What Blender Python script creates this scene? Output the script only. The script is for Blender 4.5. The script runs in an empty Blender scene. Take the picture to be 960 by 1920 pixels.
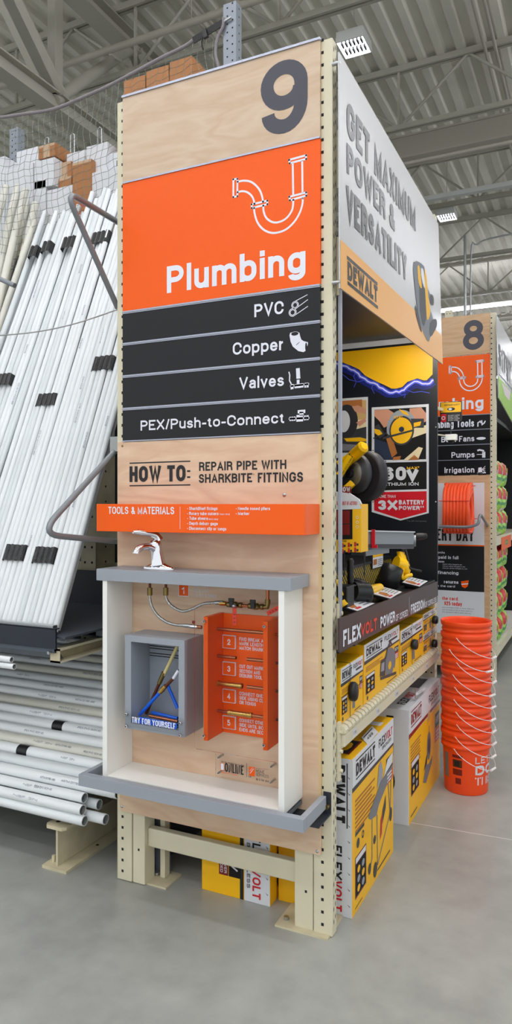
import bpy, math, random
from mathutils import Vector, Matrix
random.seed(7)
C = bpy.context.scene.collection
V = Vector

# ------------------------------------------------------------ camera model
FPX, CX, CY, CH = 1354.0, 480.0, 945.0, 1.76
def ray(x, y):
    r = (x-CX)/FPX
    return V((.9011*r-.4336, .4336*r+.9011, -(y-CY)/FPX))
EYE = V((0, 0, CH))
def onY(x, y, Y):
    d = ray(x, y); return EYE + d*(Y/d.y)
def onX(x, y, X):
    d = ray(x, y); return EYE + d*(X/d.x)
def onZ(x, y, Z):
    d = ray(x, y); return EYE + d*((Z-CH)/d.z)
def proj(p):
    r = .9011*p[0]+.4336*p[1]; F = -.4336*p[0]+.9011*p[1]
    return CX+FPX*r/F, CY-FPX*(p[2]-CH)/F

# ------------------------------------------------------------ materials
MATS = {}
def srgb(c):
    if isinstance(c, str):
        c = tuple(int(c[i:i+2], 16)/255 for i in (0, 2, 4))
    return tuple(((v+.055)/1.055)**2.4 if v > .04045 else v/12.92 for v in c)+(1,)
def mat(name, col, rough=.5, metal=0, noise=0, nscale=8, bump=0, bscale=60, spec=.5, coat=0, aniso=None):
    m = bpy.data.materials.new(name); m.use_nodes = True
    nt = m.node_tree; b = nt.nodes['Principled BSDF']
    c = srgb(col)
    b.inputs['Roughness'].default_value = rough
    b.inputs['Metallic'].default_value = metal
    b.inputs['Specular IOR Level'].default_value = spec
    if coat: b.inputs['Coat Weight'].default_value = coat
    tc = nt.nodes.new('ShaderNodeTexCoord')
    if noise:
        n = nt.nodes.new('ShaderNodeTexNoise'); n.inputs['Scale'].default_value = nscale
        n.inputs['Detail'].default_value = 5
        mp = nt.nodes.new('ShaderNodeMapping')
        if aniso: mp.inputs['Scale'].default_value = aniso
        nt.links.new(tc.outputs['Object'], mp.inputs[0]); nt.links.new(mp.outputs[0], n.inputs[0])
        r = nt.nodes.new('ShaderNodeMapRange'); r.inputs[1].default_value = .3; r.inputs[2].default_value = .7
        r.inputs[3].default_value = 1-noise; r.inputs[4].default_value = 1+noise
        nt.links.new(n.outputs['Fac'], r.inputs[0])
        mx = nt.nodes.new('ShaderNodeVectorMath'); mx.operation = 'SCALE'
        mx.inputs[0].default_value = c[:3]; nt.links.new(r.outputs[0], mx.inputs['Scale'])
        nt.links.new(mx.outputs[0], b.inputs['Base Color'])
    else:
        b.inputs['Base Color'].default_value = c
    if bump:
        n2 = nt.nodes.new('ShaderNodeTexNoise'); n2.inputs['Scale'].default_value = bscale; n2.inputs['Detail'].default_value = 4
        nt.links.new(tc.outputs['Object'], n2.inputs[0])
        bp = nt.nodes.new('ShaderNodeBump'); bp.inputs['Strength'].default_value = bump; bp.inputs['Distance'].default_value = .002
        nt.links.new(n2.outputs['Fac'], bp.inputs['Height']); nt.links.new(bp.outputs[0], b.inputs['Normal'])
    MATS[name] = m
    return m
def emat(name, col, strength):
    m = bpy.data.materials.new(name); m.use_nodes = True
    nt = m.node_tree; nt.nodes.clear()
    e = nt.nodes.new('ShaderNodeEmission'); e.inputs[0].default_value = srgb(col); e.inputs[1].default_value = strength
    o = nt.nodes.new('ShaderNodeOutputMaterial'); nt.links.new(e.outputs[0], o.inputs[0]); MATS[name] = m
def glassmat(name, tint=(1, 1, 1), refl=.12):
    m = bpy.data.materials.new(name); m.use_nodes = True
    nt = m.node_tree; nt.nodes.clear()
    t = nt.nodes.new('ShaderNodeBsdfTransparent'); t.inputs[0].default_value = tint+(1,)
    g = nt.nodes.new('ShaderNodeBsdfGlossy'); g.inputs['Roughness'].default_value = .05
    f = nt.nodes.new('ShaderNodeFresnel'); f.inputs[0].default_value = 1.18
    mx = nt.nodes.new('ShaderNodeMixShader'); o = nt.nodes.new('ShaderNodeOutputMaterial')
    nt.links.new(f.outputs[0], mx.inputs[0]); nt.links.new(t.outputs[0], mx.inputs[1]); nt.links.new(g.outputs[0], mx.inputs[2])
    nt.links.new(mx.outputs[0], o.inputs[0]); MATS[name] = m
def woodmat(name, c1, c2, rough=.45, along='x', sc=1.0, seed=0.0):
    """figured veneer: noise-warped bands stretched along one axis"""
    m = bpy.data.materials.new(name); m.use_nodes = True
    nt = m.node_tree; b = nt.nodes['Principled BSDF']; b.inputs['Roughness'].default_value = rough
    tc = nt.nodes.new('ShaderNodeTexCoord'); mp = nt.nodes.new('ShaderNodeMapping')
    mp.inputs['Scale'].default_value = (1.3*sc, 3*sc, 6*sc) if along == 'x' else (6*sc, 6*sc, 1.0*sc)
    mp.inputs['Location'].default_value = (seed, seed*.7, seed*1.3)
    mp.inputs['Rotation'].default_value = (0, -.12 if along == 'x' else 0, 0)
    nt.links.new(tc.outputs['Object'], mp.inputs[0])
    n = nt.nodes.new('ShaderNodeTexNoise'); n.inputs['Scale'].default_value = .9; n.inputs['Detail'].default_value = 3; n.inputs['Distortion'].default_value = .6
    nt.links.new(mp.outputs[0], n.inputs[0])
    ml = nt.nodes.new('ShaderNodeMath'); ml.operation = 'MULTIPLY'; ml.inputs[1].default_value = 13
    nt.links.new(n.outputs['Fac'], ml.inputs[0])
    fr = nt.nodes.new('ShaderNodeMath'); fr.operation = 'PINGPONG'; fr.inputs[1].default_value = 1
    nt.links.new(ml.outputs[0], fr.inputs[0])
    n3 = nt.nodes.new('ShaderNodeTexNoise'); n3.inputs['Scale'].default_value = 14; n3.inputs['Detail'].default_value = 6
    nt.links.new(mp.outputs[0], n3.inputs[0])
    ad = nt.nodes.new('ShaderNodeMath'); ad.operation = 'MULTIPLY_ADD'; ad.inputs[1].default_value = .8; 
    nt.links.new(n3.outputs['Fac'], ad.inputs[0]); nt.links.new(fr.outputs[0], ad.inputs[2])
    cr = nt.nodes.new('ShaderNodeMapRange'); cr.inputs[1].default_value = .3; cr.inputs[2].default_value = 1.5
    nt.links.new(ad.outputs[0], cr.inputs[0])
    mx = nt.nodes.new('ShaderNodeMix'); mx.data_type = 'RGBA'
    mx.inputs['A'].default_value = srgb(c2); mx.inputs['B'].default_value = srgb(c1)
    nt.links.new(cr.outputs[0], mx.inputs['Factor']); nt.links.new(mx.outputs['Result'], b.inputs['Base Color'])
    MATS[name] = m

mat('cream', 'D6CFB4', .42, noise=.04, nscale=6, bump=.08)
mat('cream_old', 'C9BFA0', .5, noise=.13, nscale=9, bump=.2, bscale=30)
mat('hole', '15130F', .8)
mat('edge_wood', 'D9BC8C', .6)
woodmat('veneer', 'E3C6A8', 'D4B092', .42)
woodmat('veneer_pale', 'D3BCA4', 'C6AA8C', .45, seed=3.1)
woodmat('veneer_far', 'D2B08A', 'C49E76', .5, seed=9.0)
mat('orange', 'F65E04', .36, spec=.3)
mat('orange_fold', 'F75F08', .36, spec=.3)
mat('panel_black', '131317', .32, spec=.35)
mat('num_grey', '45454F', .5)
mat('silver', 'A9ADBB', .3, metal=.6)
mat('white_ink', 'E4E6F0', .5)
mat('black_ink', '17161A', .5)
mat('grey_ink', '77777D', .5)
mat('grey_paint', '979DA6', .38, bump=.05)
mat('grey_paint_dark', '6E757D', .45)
mat('white_lam', 'EFEFEA', .35)
mat('pvc', 'E2E6E8', .32, noise=.03, nscale=3)
mat('pvc_b', 'D6DBDD', .34, noise=.04, nscale=3)
mat('pvc_warm', 'D4D3C8', .36, noise=.05, nscale=3)
mat('pvc_tan', 'BFB596', .4, noise=.05, nscale=3)
mat('pvc_in', '8F9492', .6)
mat('print_blue', '5B6478', .6)
mat('tape', '17181A', .22, noise=.5, nscale=60, bump=.8, bscale=90)
mat('steel', '84898E', .35, metal=.35)
mat('steel_post', '858C95', .35, metal=.35)
mat('zinc', 'B9BCBE', .3, metal=.9)
mat('chrome', 'E6E6EA', .06, metal=1)
mat('navy', '1D2430', .35)
mat('pan_grey', '59606A', .4, metal=.3)
mat('slate', '2B313A', .5)
mat('rope', '837D80', .8, bump=.6, bscale=200)
mat('net', '7C857B', .7)
mat('strap', '101012', .6)
mat('cable', '9A9C9A', .3, metal=.7)
mat('card', 'A87245', .75, noise=.06, nscale=5, bump=.1)
mat('card_tape', 'C8A98A', .15)
mat('boxwhite', 'D6D8DC', .6, noise=.03, nscale=4)
mat('red_ink', 'C8202A', .5)
mat('deck', 'DEDBCF', .55, noise=.05, nscale=2)
mat('truss', 'ABA89C', .5, noise=.05, nscale=2)
mat('duct', 'B0AB9F', .5)
mat('lampbody', 'C9CAC8', .4)
emat('lamp', 'F7F7FF', 24)
emat('led', 'FFF8EE', 75)  # glow of the added fill light in the tool bay
mat('yellow', 'F2B40C', .38, noise=.03, nscale=3)
mat('yellow_card', 'F4B908', .45)
mat('yellow_tool', 'F5C000', .3)
mat('black_plastic', '141416', .4, bump=.1)
mat('dark_grey', '34353A', .45)
mat('bay_black', '16181C', .4)
mat('poster_dark', '14171D', .35)
mat('poster_blue', '1A2470', .35)
mat('poster_glow', '4A58D8', .35)
mat('bolt', 'D6D4FF', .35)
mat('red', 'CF1626', .4)
mat('dark_red', '7A1418', .3)
mat('flex_strip', '40302E', .35)
mat('blade_grey', '7B776A', .35, metal=.4)
mat('rubber', '26252A', .55)
mat('skin', 'C98F72', .6)
mat('lumber', 'C9A468', .6)
mat('lumber_pale', 'E3D3A8', .6)
mat('tawny', 'A9672C', .6)
mat('denim', '1D2B45', .8)
mat('banner', 'C6C6C6', .25, spec=.55)
mat('banner_tan', 'F0B160', .35)
mat('banner_ink', '333338', .24)
mat('bucket', 'F6501C', .38, spec=.4)
mat('bucket_in', 'DB3B16', .5)
mat('copper', 'B5704F', .28, metal=.9)
mat('copper_dark', '6E3A28', .4, metal=.6)
mat('brass', 'C9A45A', .25, metal=.95)
mat('brass_old', '8C7A48', .35, metal=.9)
mat('pex_blue', '1464E0', .3)
mat('pex_cream', 'DCCB8C', .35)
mat('braid', 'B4B4B0', .3, metal=.85, noise=.25, nscale=220, bump=.6, bscale=260)
mat('tag_red', 'E6402C', .5)
mat('cable_orange', 'FF5A2C', .3, spec=.4)
mat('green', 'A4D848', .35, noise=.15, nscale=30)
mat('green_dark', '2F8A3C', .4)
mat('pink_white', 'EBDDE0', .4)
mat('shadow_black', '060606', .9)  # flat black for print grounds and louvre slats
mat('wire_white', 'E8E4E2', .4)
glassmat('acrylic', (.99, .99, .99))

def hexmat():
    m = bpy.data.materials.new('hex_panel'); m.use_nodes = True
    nt = m.node_tree; b = nt.nodes['Principled BSDF']; b.inputs['Roughness'].default_value = .5
    tc = nt.nodes.new('ShaderNodeTexCoord'); mp = nt.nodes.new('ShaderNodeMapping'); mp.inputs['Scale'].default_value = (1, 1, .8)
    mp.inputs['Rotation'].default_value = (.6, 0, 0)
    nt.links.new(tc.outputs['Object'], mp.inputs[0])
    ck = nt.nodes.new('ShaderNodeTexVoronoi'); ck.inputs['Scale'].default_value = 48; ck.inputs['Randomness'].default_value = 0.0
    nt.links.new(mp.outputs[0], ck.inputs[0])
    r = nt.nodes.new('ShaderNodeMapRange'); r.inputs[1].default_value = .42; r.inputs[2].default_value = .55
    nt.links.new(ck.outputs['Distance'], r.inputs[0])
    mx = nt.nodes.new('ShaderNodeMix'); mx.data_type = 'RGBA'
    mx.inputs['A'].default_value = srgb('2A281C'); mx.inputs['B'].default_value = srgb('E8C41C')
    nt.links.new(r.outputs[0], mx.inputs['Factor']); nt.links.new(mx.outputs['Result'], b.inputs['Base Color'])
    MATS['hex_panel'] = m
hexmat()
def floormat():
    m = bpy.data.materials.new('concrete'); m.use_nodes = True
    nt = m.node_tree; b = nt.nodes['Principled BSDF']
    tc = nt.nodes.new('ShaderNodeTexCoord')
    n1 = nt.nodes.new('ShaderNodeTexNoise'); n1.inputs['Scale'].default_value = .9; n1.inputs['Detail'].default_value = 8; n1.inputs['Roughness'].default_value = .65
    n2 = nt.nodes.new('ShaderNodeTexNoise'); n2.inputs['Scale'].default_value = 9; n2.inputs['Detail'].default_value = 6
    for n in (n1, n2): nt.links.new(tc.outputs['Object'], n.inputs[0])
    cr = nt.nodes.new('ShaderNodeValToRGB')
    e = cr.color_ramp.elements; e[0].position = .32; e[0].color = srgb('88898400'[:6]); e[1].position = .68; e[1].color = srgb('AEB0AA')
    a = nt.nodes.new('ShaderNodeMath'); a.operation = 'MULTIPLY_ADD'; a.inputs[1].default_value = .28
    s = nt.nodes.new('ShaderNodeMath'); s.operation = 'MULTIPLY'; s.inputs[1].default_value = .72
    nt.links.new(n1.outputs['Fac'], s.inputs[0]); nt.links.new(n2.outputs['Fac'], a.inputs[0]); nt.links.new(s.outputs[0], a.inputs[2])
    nt.links.new(a.outputs[0], cr.inputs[0]); nt.links.new(cr.outputs[0], b.inputs['Base Color'])
    rr = nt.nodes.new('ShaderNodeMapRange'); rr.inputs[3].default_value = .22; rr.inputs[4].default_value = .45
    nt.links.new(n2.outputs['Fac'], rr.inputs[0]); nt.links.new(rr.outputs[0], b.inputs['Roughness'])
    MATS['concrete'] = m
floormat()

# ------------------------------------------------------------ frames
class Frame:
    """o + a*u + b*v (+ d*n): a flat surface to draw on"""
    def __init__(s, o, u, v, n=None):
        s.o, s.u, s.v = V(o), V(u).normalized(), V(v).normalized()
        s.n = V(n).normalized() if n is not None else s.u.cross(s.v)
    def P(s, a, b, d=0): return s.o + s.u*a + s.v*b + s.n*d
    def px(s, x, y):
        d = ray(x, y); t = (s.o-EYE).dot(s.n)/d.dot(s.n)
        q = EYE + d*t - s.o
        return q.dot(s.u), q.dot(s.v)
class Quad:
    """bilinear surface through four corners BL BR TR TL"""
    def __init__(s, bl, br, tr, tl):
        s.c = [V(p) for p in (bl, br, tr, tl)]
        s.n = (s.c[1]-s.c[0]).cross(s.c[3]-s.c[0]).normalized()
    def P(s, a, b, d=0):
        c = s.c
        return c[0]*(1-a)*(1-b)+c[1]*a*(1-b)+c[2]*a*b+c[3]*(1-a)*b + s.n*d
    def px(s, x, y):
        a = b = .5
        for _ in range(25):
            p = proj(s.P(a, b)); e = 1e-4
            pa = proj(s.P(a+e, b)); pb = proj(s.P(a, b+e))
            j = [[(pa[0]-p[0])/e, (pb[0]-p[0])/e], [(pa[1]-p[1])/e, (pb[1]-p[1])/e]]
            dx, dy = x-p[0], y-p[1]; det = j[0][0]*j[1][1]-j[0][1]*j[1][0]
            a += (dx*j[1][1]-dy*j[0][1])/det; b += (j[0][0]*dy-j[1][0]*dx)/det
        return a, b
def FY(Y): return Frame((0, Y, 0), (1, 0, 0), (0, 0, 1))           # faces -Y
def FX(X): return Frame((X, 0, 0), (0, 1, 0), (0, 0, 1))           # faces +X
def FZ(Z): return Frame((0, 0, Z), (1, 0, 0), (0, 1, 0))           # faces up

# stroke lettering: every glyph is a skeleton in a unit box, drawn with one pen width
GL = {
'A': (.74, 'M0,0L.5,1L1,0', 'M.2,.3L.8,.3'), 'B': (.68, 'M0,0L0,1L.5,1H.95,.76V.5,.53L0,.53', 'M.5,.53H1,.27V.5,0L0,0'),
'C': (.70, 'M1,.68V.5,1H0,.65L0,.35V.5,0H1,.32'), 'D': (.70, 'M0,0L0,1L.45,1H1,.62L1,.38V.45,0L0,0'),
'E': (.60, 'M1,0L0,0L0,1L1,1', 'M0,.52L.88,.52'), 'F': (.56, 'M0,0L0,1L1,1', 'M0,.5L.85,.5'),
'G': (.74, 'M1,.7V.5,1H0,.65L0,.35V.5,0H1,.35L1,.47L.55,.47'), 'H': (.70, 'M0,0L0,1', 'M1,0L1,1', 'M0,.52L1,.52'),
'I': (.1, 'M.5,0L.5,1'), 'J': (.52, 'M0,.32V.5,0H1,.3L1,1'), 'K': (.70, 'M0,0L0,1', 'M1,1L0,.36', 'M.33,.6L1,0'),
'L': (.55, 'M0,1L0,0L1,0'), 'M': (.84, 'M0,0L0,1L.5,.08L1,1L1,0'), 'N': (.70, 'M0,0L0,1L1,0L1,1'),
'O': (.76, 'M.5,0H1,.35L1,.65V.5,1H0,.65L0,.35V.5,0'), 'P': (.65, 'M0,0L0,1L.5,1H1,.73V.5,.46L0,.46'),
'Q': (.76, 'M.5,0H1,.35L1,.65V.5,1H0,.65L0,.35V.5,0', 'M.6,.25L1,-.02'), 'R': (.69, 'M0,0L0,1L.5,1H.97,.75V.5,.5L0,.5', 'M.5,.5H.94,.28L1,0'),
'S': (.66, 'M.96,.72V.5,1H.03,.75V.5,.52H1,.26V.5,0H0,.29'), 'T': (.62, 'M0,1L1,1', 'M.5,1L.5,0'),
'U': (.70, 'M0,1L0,.33V.5,0H1,.33L1,1'), 'V': (.70, 'M0,1L.5,0L1,1'), 'W': (.98, 'M0,1L.26,0L.5,.92L.74,0L1,1'),
'X': (.68, 'M0,0L1,1', 'M0,1L1,0'), 'Y': (.68, 'M0,1L.5,.42L1,1', 'M.5,.42L.5,0'), 'Z': (.62, 'M0,1L1,1L0,0L1,0'),
'0': (.58, 'M.5,0H1,.32L1,.68V.5,1H0,.68L0,.32V.5,0'), '1': (.34, 'M0,.78H.75,1L.75,0'), '2': (.58, 'M0,.68V.5,1H1,.72V.6,.38L0,0L1,0'),
'3': (.58, 'M0,.72V.5,1H.95,.76V.5,.53', 'M.4,.53L.5,.53H1,.27V.5,0H0,.28'), '4': (.60, 'M.75,0L.75,1L0,.27L1,.27'),
'5': (.58, 'M.92,1L.12,1L.04,.47', 'M.04,.45V.5,.64H1,.36L1,.3V.5,0H0,.26'), '6': (.58, 'M.97,.75V.5,1H0,.62L0,.3V.5,0H1,.28V.5,.6H.04,.36'),
'7': (.56, 'M0,1L1,1H.3,0'), '8': (.59, 'M.5,.53H.06,.77V.5,1H.94,.77V.5,.53', 'M.5,.53H0,.27V.5,0H1,.27V.5,.53'),
'9': (.58, 'M.03,.25V.5,0H1,.38L1,.7V.5,1H0,.72V.5,.4H.96,.64'),
'a': (.56, 'M.05,.5V.5,.68H.94,.5L.94,0', 'M.94,.39L.4,.37H0,.18V.38,0H.94,.2'), 'b': (.58, 'M0,0L0,1', 'M0,.44V.52,.68H1,.42L1,.26V.52,0H0,.24'),
'c': (.54, 'M1,.46V.5,.68H0,.42L0,.26V.5,0H1,.22'), 'd': (.58, 'M1,0L1,1', 'M1,.44V.48,.68H0,.42L0,.26V.48,0H1,.24'),
'e': (.56, 'M0,.35L1,.35V.5,.68H0,.38L0,.28V.5,0H.96,.19'), 'f': (.34, 'M1,1H.4,.82L.4,0', 'M0,.66L.95,.66'),
'g': (.58, 'M1,.44V.48,.68H0,.42L0,.28V.48,.02H1,.26', 'M1,.68L1,-.05V.5,-.27H.04,-.12'), 'h': (.54, 'M0,0L0,1', 'M0,.42V.52,.68H1,.46L1,0'),
'i': (.1, 'M.5,0L.5,.68', 'M.5,.87L.5,1'), 'j': (.2, 'M.9,.68L.9,-.1H.2,-.25', 'M.9,.87L.9,1'), 'k': (.54, 'M0,0L0,1', 'M1,.68L0,.24', 'M.35,.42L1,0'),
'l': (.1, 'M.5,0L.5,1'), 'm': (.88, 'M0,0L0,.68', 'M0,.45V.26,.68H.5,.46L.5,0', 'M.5,.45V.76,.68H1,.46L1,0'),
'n': (.54, 'M0,0L0,.68', 'M0,.42V.52,.68H1,.46L1,0'), 'o': (.58, 'M.5,0H1,.26L1,.42V.5,.68H0,.42L0,.26V.5,0'),
'p': (.58, 'M0,-.27L0,.68', 'M0,.44V.52,.68H1,.42L1,.26V.52,0H0,.24'), 'q': (.58, 'M1,-.27L1,.68', 'M1,.44V.48,.68H0,.42L0,.26V.48,0H1,.24'),
'r': (.36, 'M0,0L0,.68', 'M0,.38V1,.66'), 's': (.52, 'M.94,.5V.5,.68H.05,.51V.5,.35H1,.18V.5,0H0,.19'), 't': (.34, 'M.4,.88L.4,.18V1,.0', 'M0,.66L.95,.66'),
'u': (.54, 'M1,0L1,.68', 'M1,.26V.48,0H0,.22L0,.68'), 'v': (.54, 'M0,.68L.5,0L1,.68'), 'w': (.80, 'M0,.68L.26,0L.5,.62L.74,0L1,.68'),
'x': (.52, 'M0,0L1,.68', 'M0,.68L1,0'), 'y': (.54, 'M0,.68L.52,.04', 'M1,.68L.5,-.1V.1,-.26'), 'z': (.5, 'M0,.68L1,.68L0,0L1,0'),
':': (.1, 'M.5,.1L.5,.24', 'M.5,.58L.5,.72'), '.': (.1, 'M.5,0L.5,.04'), '-': (.36, 'M0,.33L1,.33'), '/': (.34, 'M0,0L1,1'),
'&': (.74, 'M1,0L.2,.72V.42,1H.66,.78V.05,.3V.4,0H.95,.42'), '•': (.2, 'M.2,.25L.2,.5', 'M.8,.25L.8,.5', 'M.5,.2L.5,.55'), '®': (.4, 'M.5,0H1,.5V.5,1H0,.5V.5,0', 'M.5,.3L.5,.7'),
'$': (.56, 'M.96,.72V.5,.92H.03,.72V.5,.5H1,.28V.5,.08H0,.29', 'M.5,1.05L.5,-.05'), '(': (.2, 'M1,1V0,.5V1,0'), ')': (.2, 'M0,1V1,.5V0,0'), "'": (.1, 'M.5,.8L.5,1'), '*': (.3, 'M.5,.6L.5,1', 'M0,.7L1,.9', 'M0,.9L1,.7'), ',': (.1, 'M.5,.08L.4,-.1'),
}
import re as _re
_PATH = {}
def skeleton(p):
    if p in _PATH: return _PATH[p]
    out = []; cur = None
    for c, x, y in _re.findall(r'([MLHV])(-?[\d.]+),(-?[\d.]+)', p):
        x, y = float(x), float(y)
        if c in 'ML': out.append((x, y))
        else:
            n = 7
            for k in range(1, n+1):
                t = math.pi/2*k/n
                if c == 'H': out.append((cur[0]+(x-cur[0])*math.sin(t), y+(cur[1]-y)*math.cos(t)))
                else: out.append((x+(cur[0]-x)*math.cos(t), cur[1]+(y-cur[1])*math.sin(t)))
        cur = (x, y)
    _PATH[p] = out
    return out
def lettering(s, w, width=None, gap=.115, space=.28):
    """strokes in cap-height units, advance scaled so that the line is `width` wide; pen w"""
    n = len(s); nat = 0
    for i, ch in enumerate(s):
        nat += space if ch == ' ' else max(GL.get(ch, GL['o'])[0], .0)
        if i < n-1: nat += gap
    thin = sum(1 for ch in s if ch != ' ' and GL.get(ch, GL['o'])[0] <= .1)
    k = 1 if width is None else (width-thin*w)/max(.05, nat-thin*.1)
    k = max(k, .12)
    w = min(w, .28*k) if width else w
    x = 0; out = []
    for ch in s:
        if ch == ' ': x += (space+gap)*k; continue
        W, *paths = GL.get(ch, GL['o']); W = w if W <= .1 else max(W*k, w*1.2)
        for p in paths:
            sk = skeleton(p); q = [(x+w/2+a*(W-w), w/2+b_*(1-w)) for a, b_ in sk]
            if (abs(sk[0][0]-sk[-1][0])+abs(sk[0][1]-sk[-1][1])) > 1e-6:
                for e, f in ((0, 1), (-1, -2)):
                    dx, dy = q[e][0]-q[f][0], q[e][1]-q[f][1]; L = math.hypot(dx, dy) or 1
                    sx, sy = sk[e]
                    if (sy in (0, 1, .68, -.27) and abs(dy) > abs(dx)*.8) or (sx in (0, 1) and abs(dx) > abs(dy)):
                        q[e] = (q[e][0]+dx/L*w/2, q[e][1]+dy/L*w/2)
                out.append((q, False))
            else: out.append((q[:-1], True))
        x += W+gap*k
    return out, x-gap*k

def smoothed(pts, k=4, closed=False):
    out = []; n = len(pts); P = [V(p) for p in pts]
    rng = range(n if closed else n-1)
    for i in rng:
        if closed: a, b, c, d = P[(i-1) % n], P[i], P[(i+1) % n], P[(i+2) % n]
        else: a, b, c, d = P[max(i-1, 0)], P[i], P[i+1], P[min(i+2, n-1)]
        for j in range(k):
            t = j/k
            out.append(.5*((2*b)+(c-a)*t+(2*a-5*b+4*c-d)*t*t+(3*b-a-3*c+d)*t**3))
    if not closed: out.append(P[-1])
    return out

def LW(t, w, width, gap=.115, space=.28):
    nat = sum(space if ch == ' ' else GL.get(ch, GL['o'])[0] for ch in t)+gap*(len(t)-1)
    thin = sum(1 for ch in t if ch != ' ' and GL.get(ch, GL['o'])[0] <= .1)
    return min(w, .28*max(.12, (width-thin*w)/max(.05, nat-thin*.1)))
class MB:
    def __init__(s): s.v = []; s.f = []; s.m = []; s.sm = []; s.mats = []
    def mi(s, m):
        if m not in s.mats: s.mats.append(m)
        return s.mats.index(m)
    def add(s, vs, fs, m, smooth=False):
        b = len(s.v); s.v += [V(v) for v in vs]; i = s.mi(m)
        for f in fs: s.f.append(tuple(b+k for k in f)); s.m.append(i); s.sm.append(smooth)
        return s
    def box(s, a, b, m, M=None):
        (x0, y0, z0), (x1, y1, z1) = a, b
        if x0 > x1: x0, x1 = x1, x0
        if y0 > y1: y0, y1 = y1, y0
        if z0 > z1: z0, z1 = z1, z0
        vs = [V(p) for p in ((x0,y0,z0),(x1,y0,z0),(x1,y1,z0),(x0,y1,z0),(x0,y0,z1),(x1,y0,z1),(x1,y1,z1),(x0,y1,z1))]
        if M: vs = [M @ v for v in vs]
        return s.add(vs, [(3,2,1,0),(4,5,6,7),(0,1,5,4),(1,2,6,5),(2,3,7,6),(3,0,4,7)], m)
    def bar(s, p0, p1, w, h, m, up=(0, 0, 1)):
        p0, p1 = V(p0), V(p1); d = (p1-p0).normalized(); up = V(up)
        if abs(d.dot(up)) > .98: up = V((1, 0, 0))
        a = d.cross(up).normalized(); b = a.cross(d).normalized()
        vs = []
        for p in (p0, p1):
            for i, j in ((-1,-1),(1,-1),(1,1),(-1,1)): vs.append(p+a*(i*w/2)+b*(j*h/2))
        return s.add(vs, [(0,1,2,3),(7,6,5,4),(0,4,5,1),(1,5,6,2),(2,6,7,3),(3,7,4,0)], m)
    def tube(s, pts, r, m, seg=10, closed=False, caps=True, radii=None, smooth=True):
        P = [V(p) for p in pts]; n = len(P)
        T = []
        for i in range(n):
            if closed: t = P[(i+1) % n]-P[(i-1) % n]
            else: t = P[min(i+1, n-1)]-P[max(i-1, 0)]
            T.append(t.normalized() if t.length > 1e-9 else V((0, 0, 1)))
        ref = V((0, 0, 1)) if abs(T[0].z) < .9 else V((1, 0, 0))
        a = T[0].cross(ref).normalized(); vs = []
        for i in range(n):
            a = a - T[i]*a.dot(T[i]); a.normalize(); b = T[i].cross(a)
            rr = radii[i] if radii else r
            for k in range(seg):
                t = 2*math.pi*k/seg; vs.append(P[i]+a*(rr*math.cos(t))+b*(rr*math.sin(t)))
        fs = []
        for i in range(n if closed else n-1):
            for k in range(seg):
                j = (i+1) % n; k2 = (k+1) % seg
                fs.append((i*seg+k, i*seg+k2, j*seg+k2, j*seg+k))
        s.add(vs, fs, m, smooth)
        if caps and not closed:
            s.add(vs[:seg], [tuple(range(seg))[::-1]], m); s.add(vs[-seg:], [tuple(range(seg))], m)
        return s
    def cyl(s, p0, p1, r, m, seg=16, r1=None, caps=True):
        return s.tube([p0, p1], r, m, seg, radii=[r, r if r1 is None else r1], caps=caps)
    def lathe(s, prof, o, ax, m, seg=24, smooth=True):
        o = V(o); ax = V(ax).normalized(); ref = V((0, 0, 1)) if abs(ax.z) < .9 else V((1, 0, 0))
        a = ax.cross(ref).normalized(); b = ax.cross(a); vs = []
        for r, z in prof:
            for k in range(seg):
                t = 2*math.pi*k/seg; vs.append(o+ax*z+a*(r*math.cos(t))+b*(r*math.sin(t)))
        fs = [(i*seg+k, (i+1)*seg+k, (i+1)*seg+(k+1) % seg, i*seg+(k+1) % seg) for i in range(len(prof)-1) for k in range(seg)]
        s.add(vs, fs, m, smooth)
        if prof[0][0] > 1e-6: s.add(vs[:seg], [tuple(range(seg))], m)
        if prof[-1][0] > 1e-6: s.add(vs[-seg:], [tuple(range(seg))[::-1]], m)
        return s
    def openlathe(s, prof, o, ax, m, seg=24):
        k = len(s.f); n = len(s.v); s.lathe(prof, o, ax, m, seg)
        while s.f and len(s.f[-1]) > 4: s.f.pop(); s.m.pop(); s.sm.pop()
        return s
    def pipe(s, p0, p1, r, m, m_in, seg=12, wall=.004):
        """hollow pipe with an annular end and a dark bore"""
        p0, p1 = V(p0), V(p1); d = (p1-p0).normalized()
        s.tube([p0, p1], r, m, seg, caps=False)
        for p, q in ((p0, d), (p1, -d)):
            ref = V((0, 0, 1)) if abs(d.z) < .9 else V((1, 0, 0)); a = d.cross(ref).normalized(); b = d.cross(a)
            ring = lambda rr, c: [c+a*(rr*math.cos(2*math.pi*k/seg))+b*(rr*math.sin(2*math.pi*k/seg)) for k in range(seg)]
            vs = ring(r, p)+ring(r-wall, p)+ring(r-wall, p+q*.05)
            fs = [(k, (k+1) % seg, seg+(k+1) % seg, seg+k) for k in range(seg)]
            s.add(vs, fs, m)
            fs = [(seg+k, seg+(k+1) % seg, 2*seg+(k+1) % seg, 2*seg+k) for k in range(seg)]+[tuple(range(2*seg, 3*seg))]
            s.add(vs, fs, m_in)
        return s
    # drawing on a frame (a, b in frame units)
    def prism(s, poly, F, d0, d1, m, mside=None):
        n = len(poly); vs = [F.P(a, b, d0) for a, b in poly]+[F.P(a, b, d1) for a, b in poly]
        s.add(vs, [tuple(range(n, 2*n))], m); s.add(vs, [tuple(range(n))[::-1]], mside or m)
        s.add(vs, [(i, (i+1) % n, n+(i+1) % n, n+i) for i in range(n)], mside or m); return s
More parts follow.
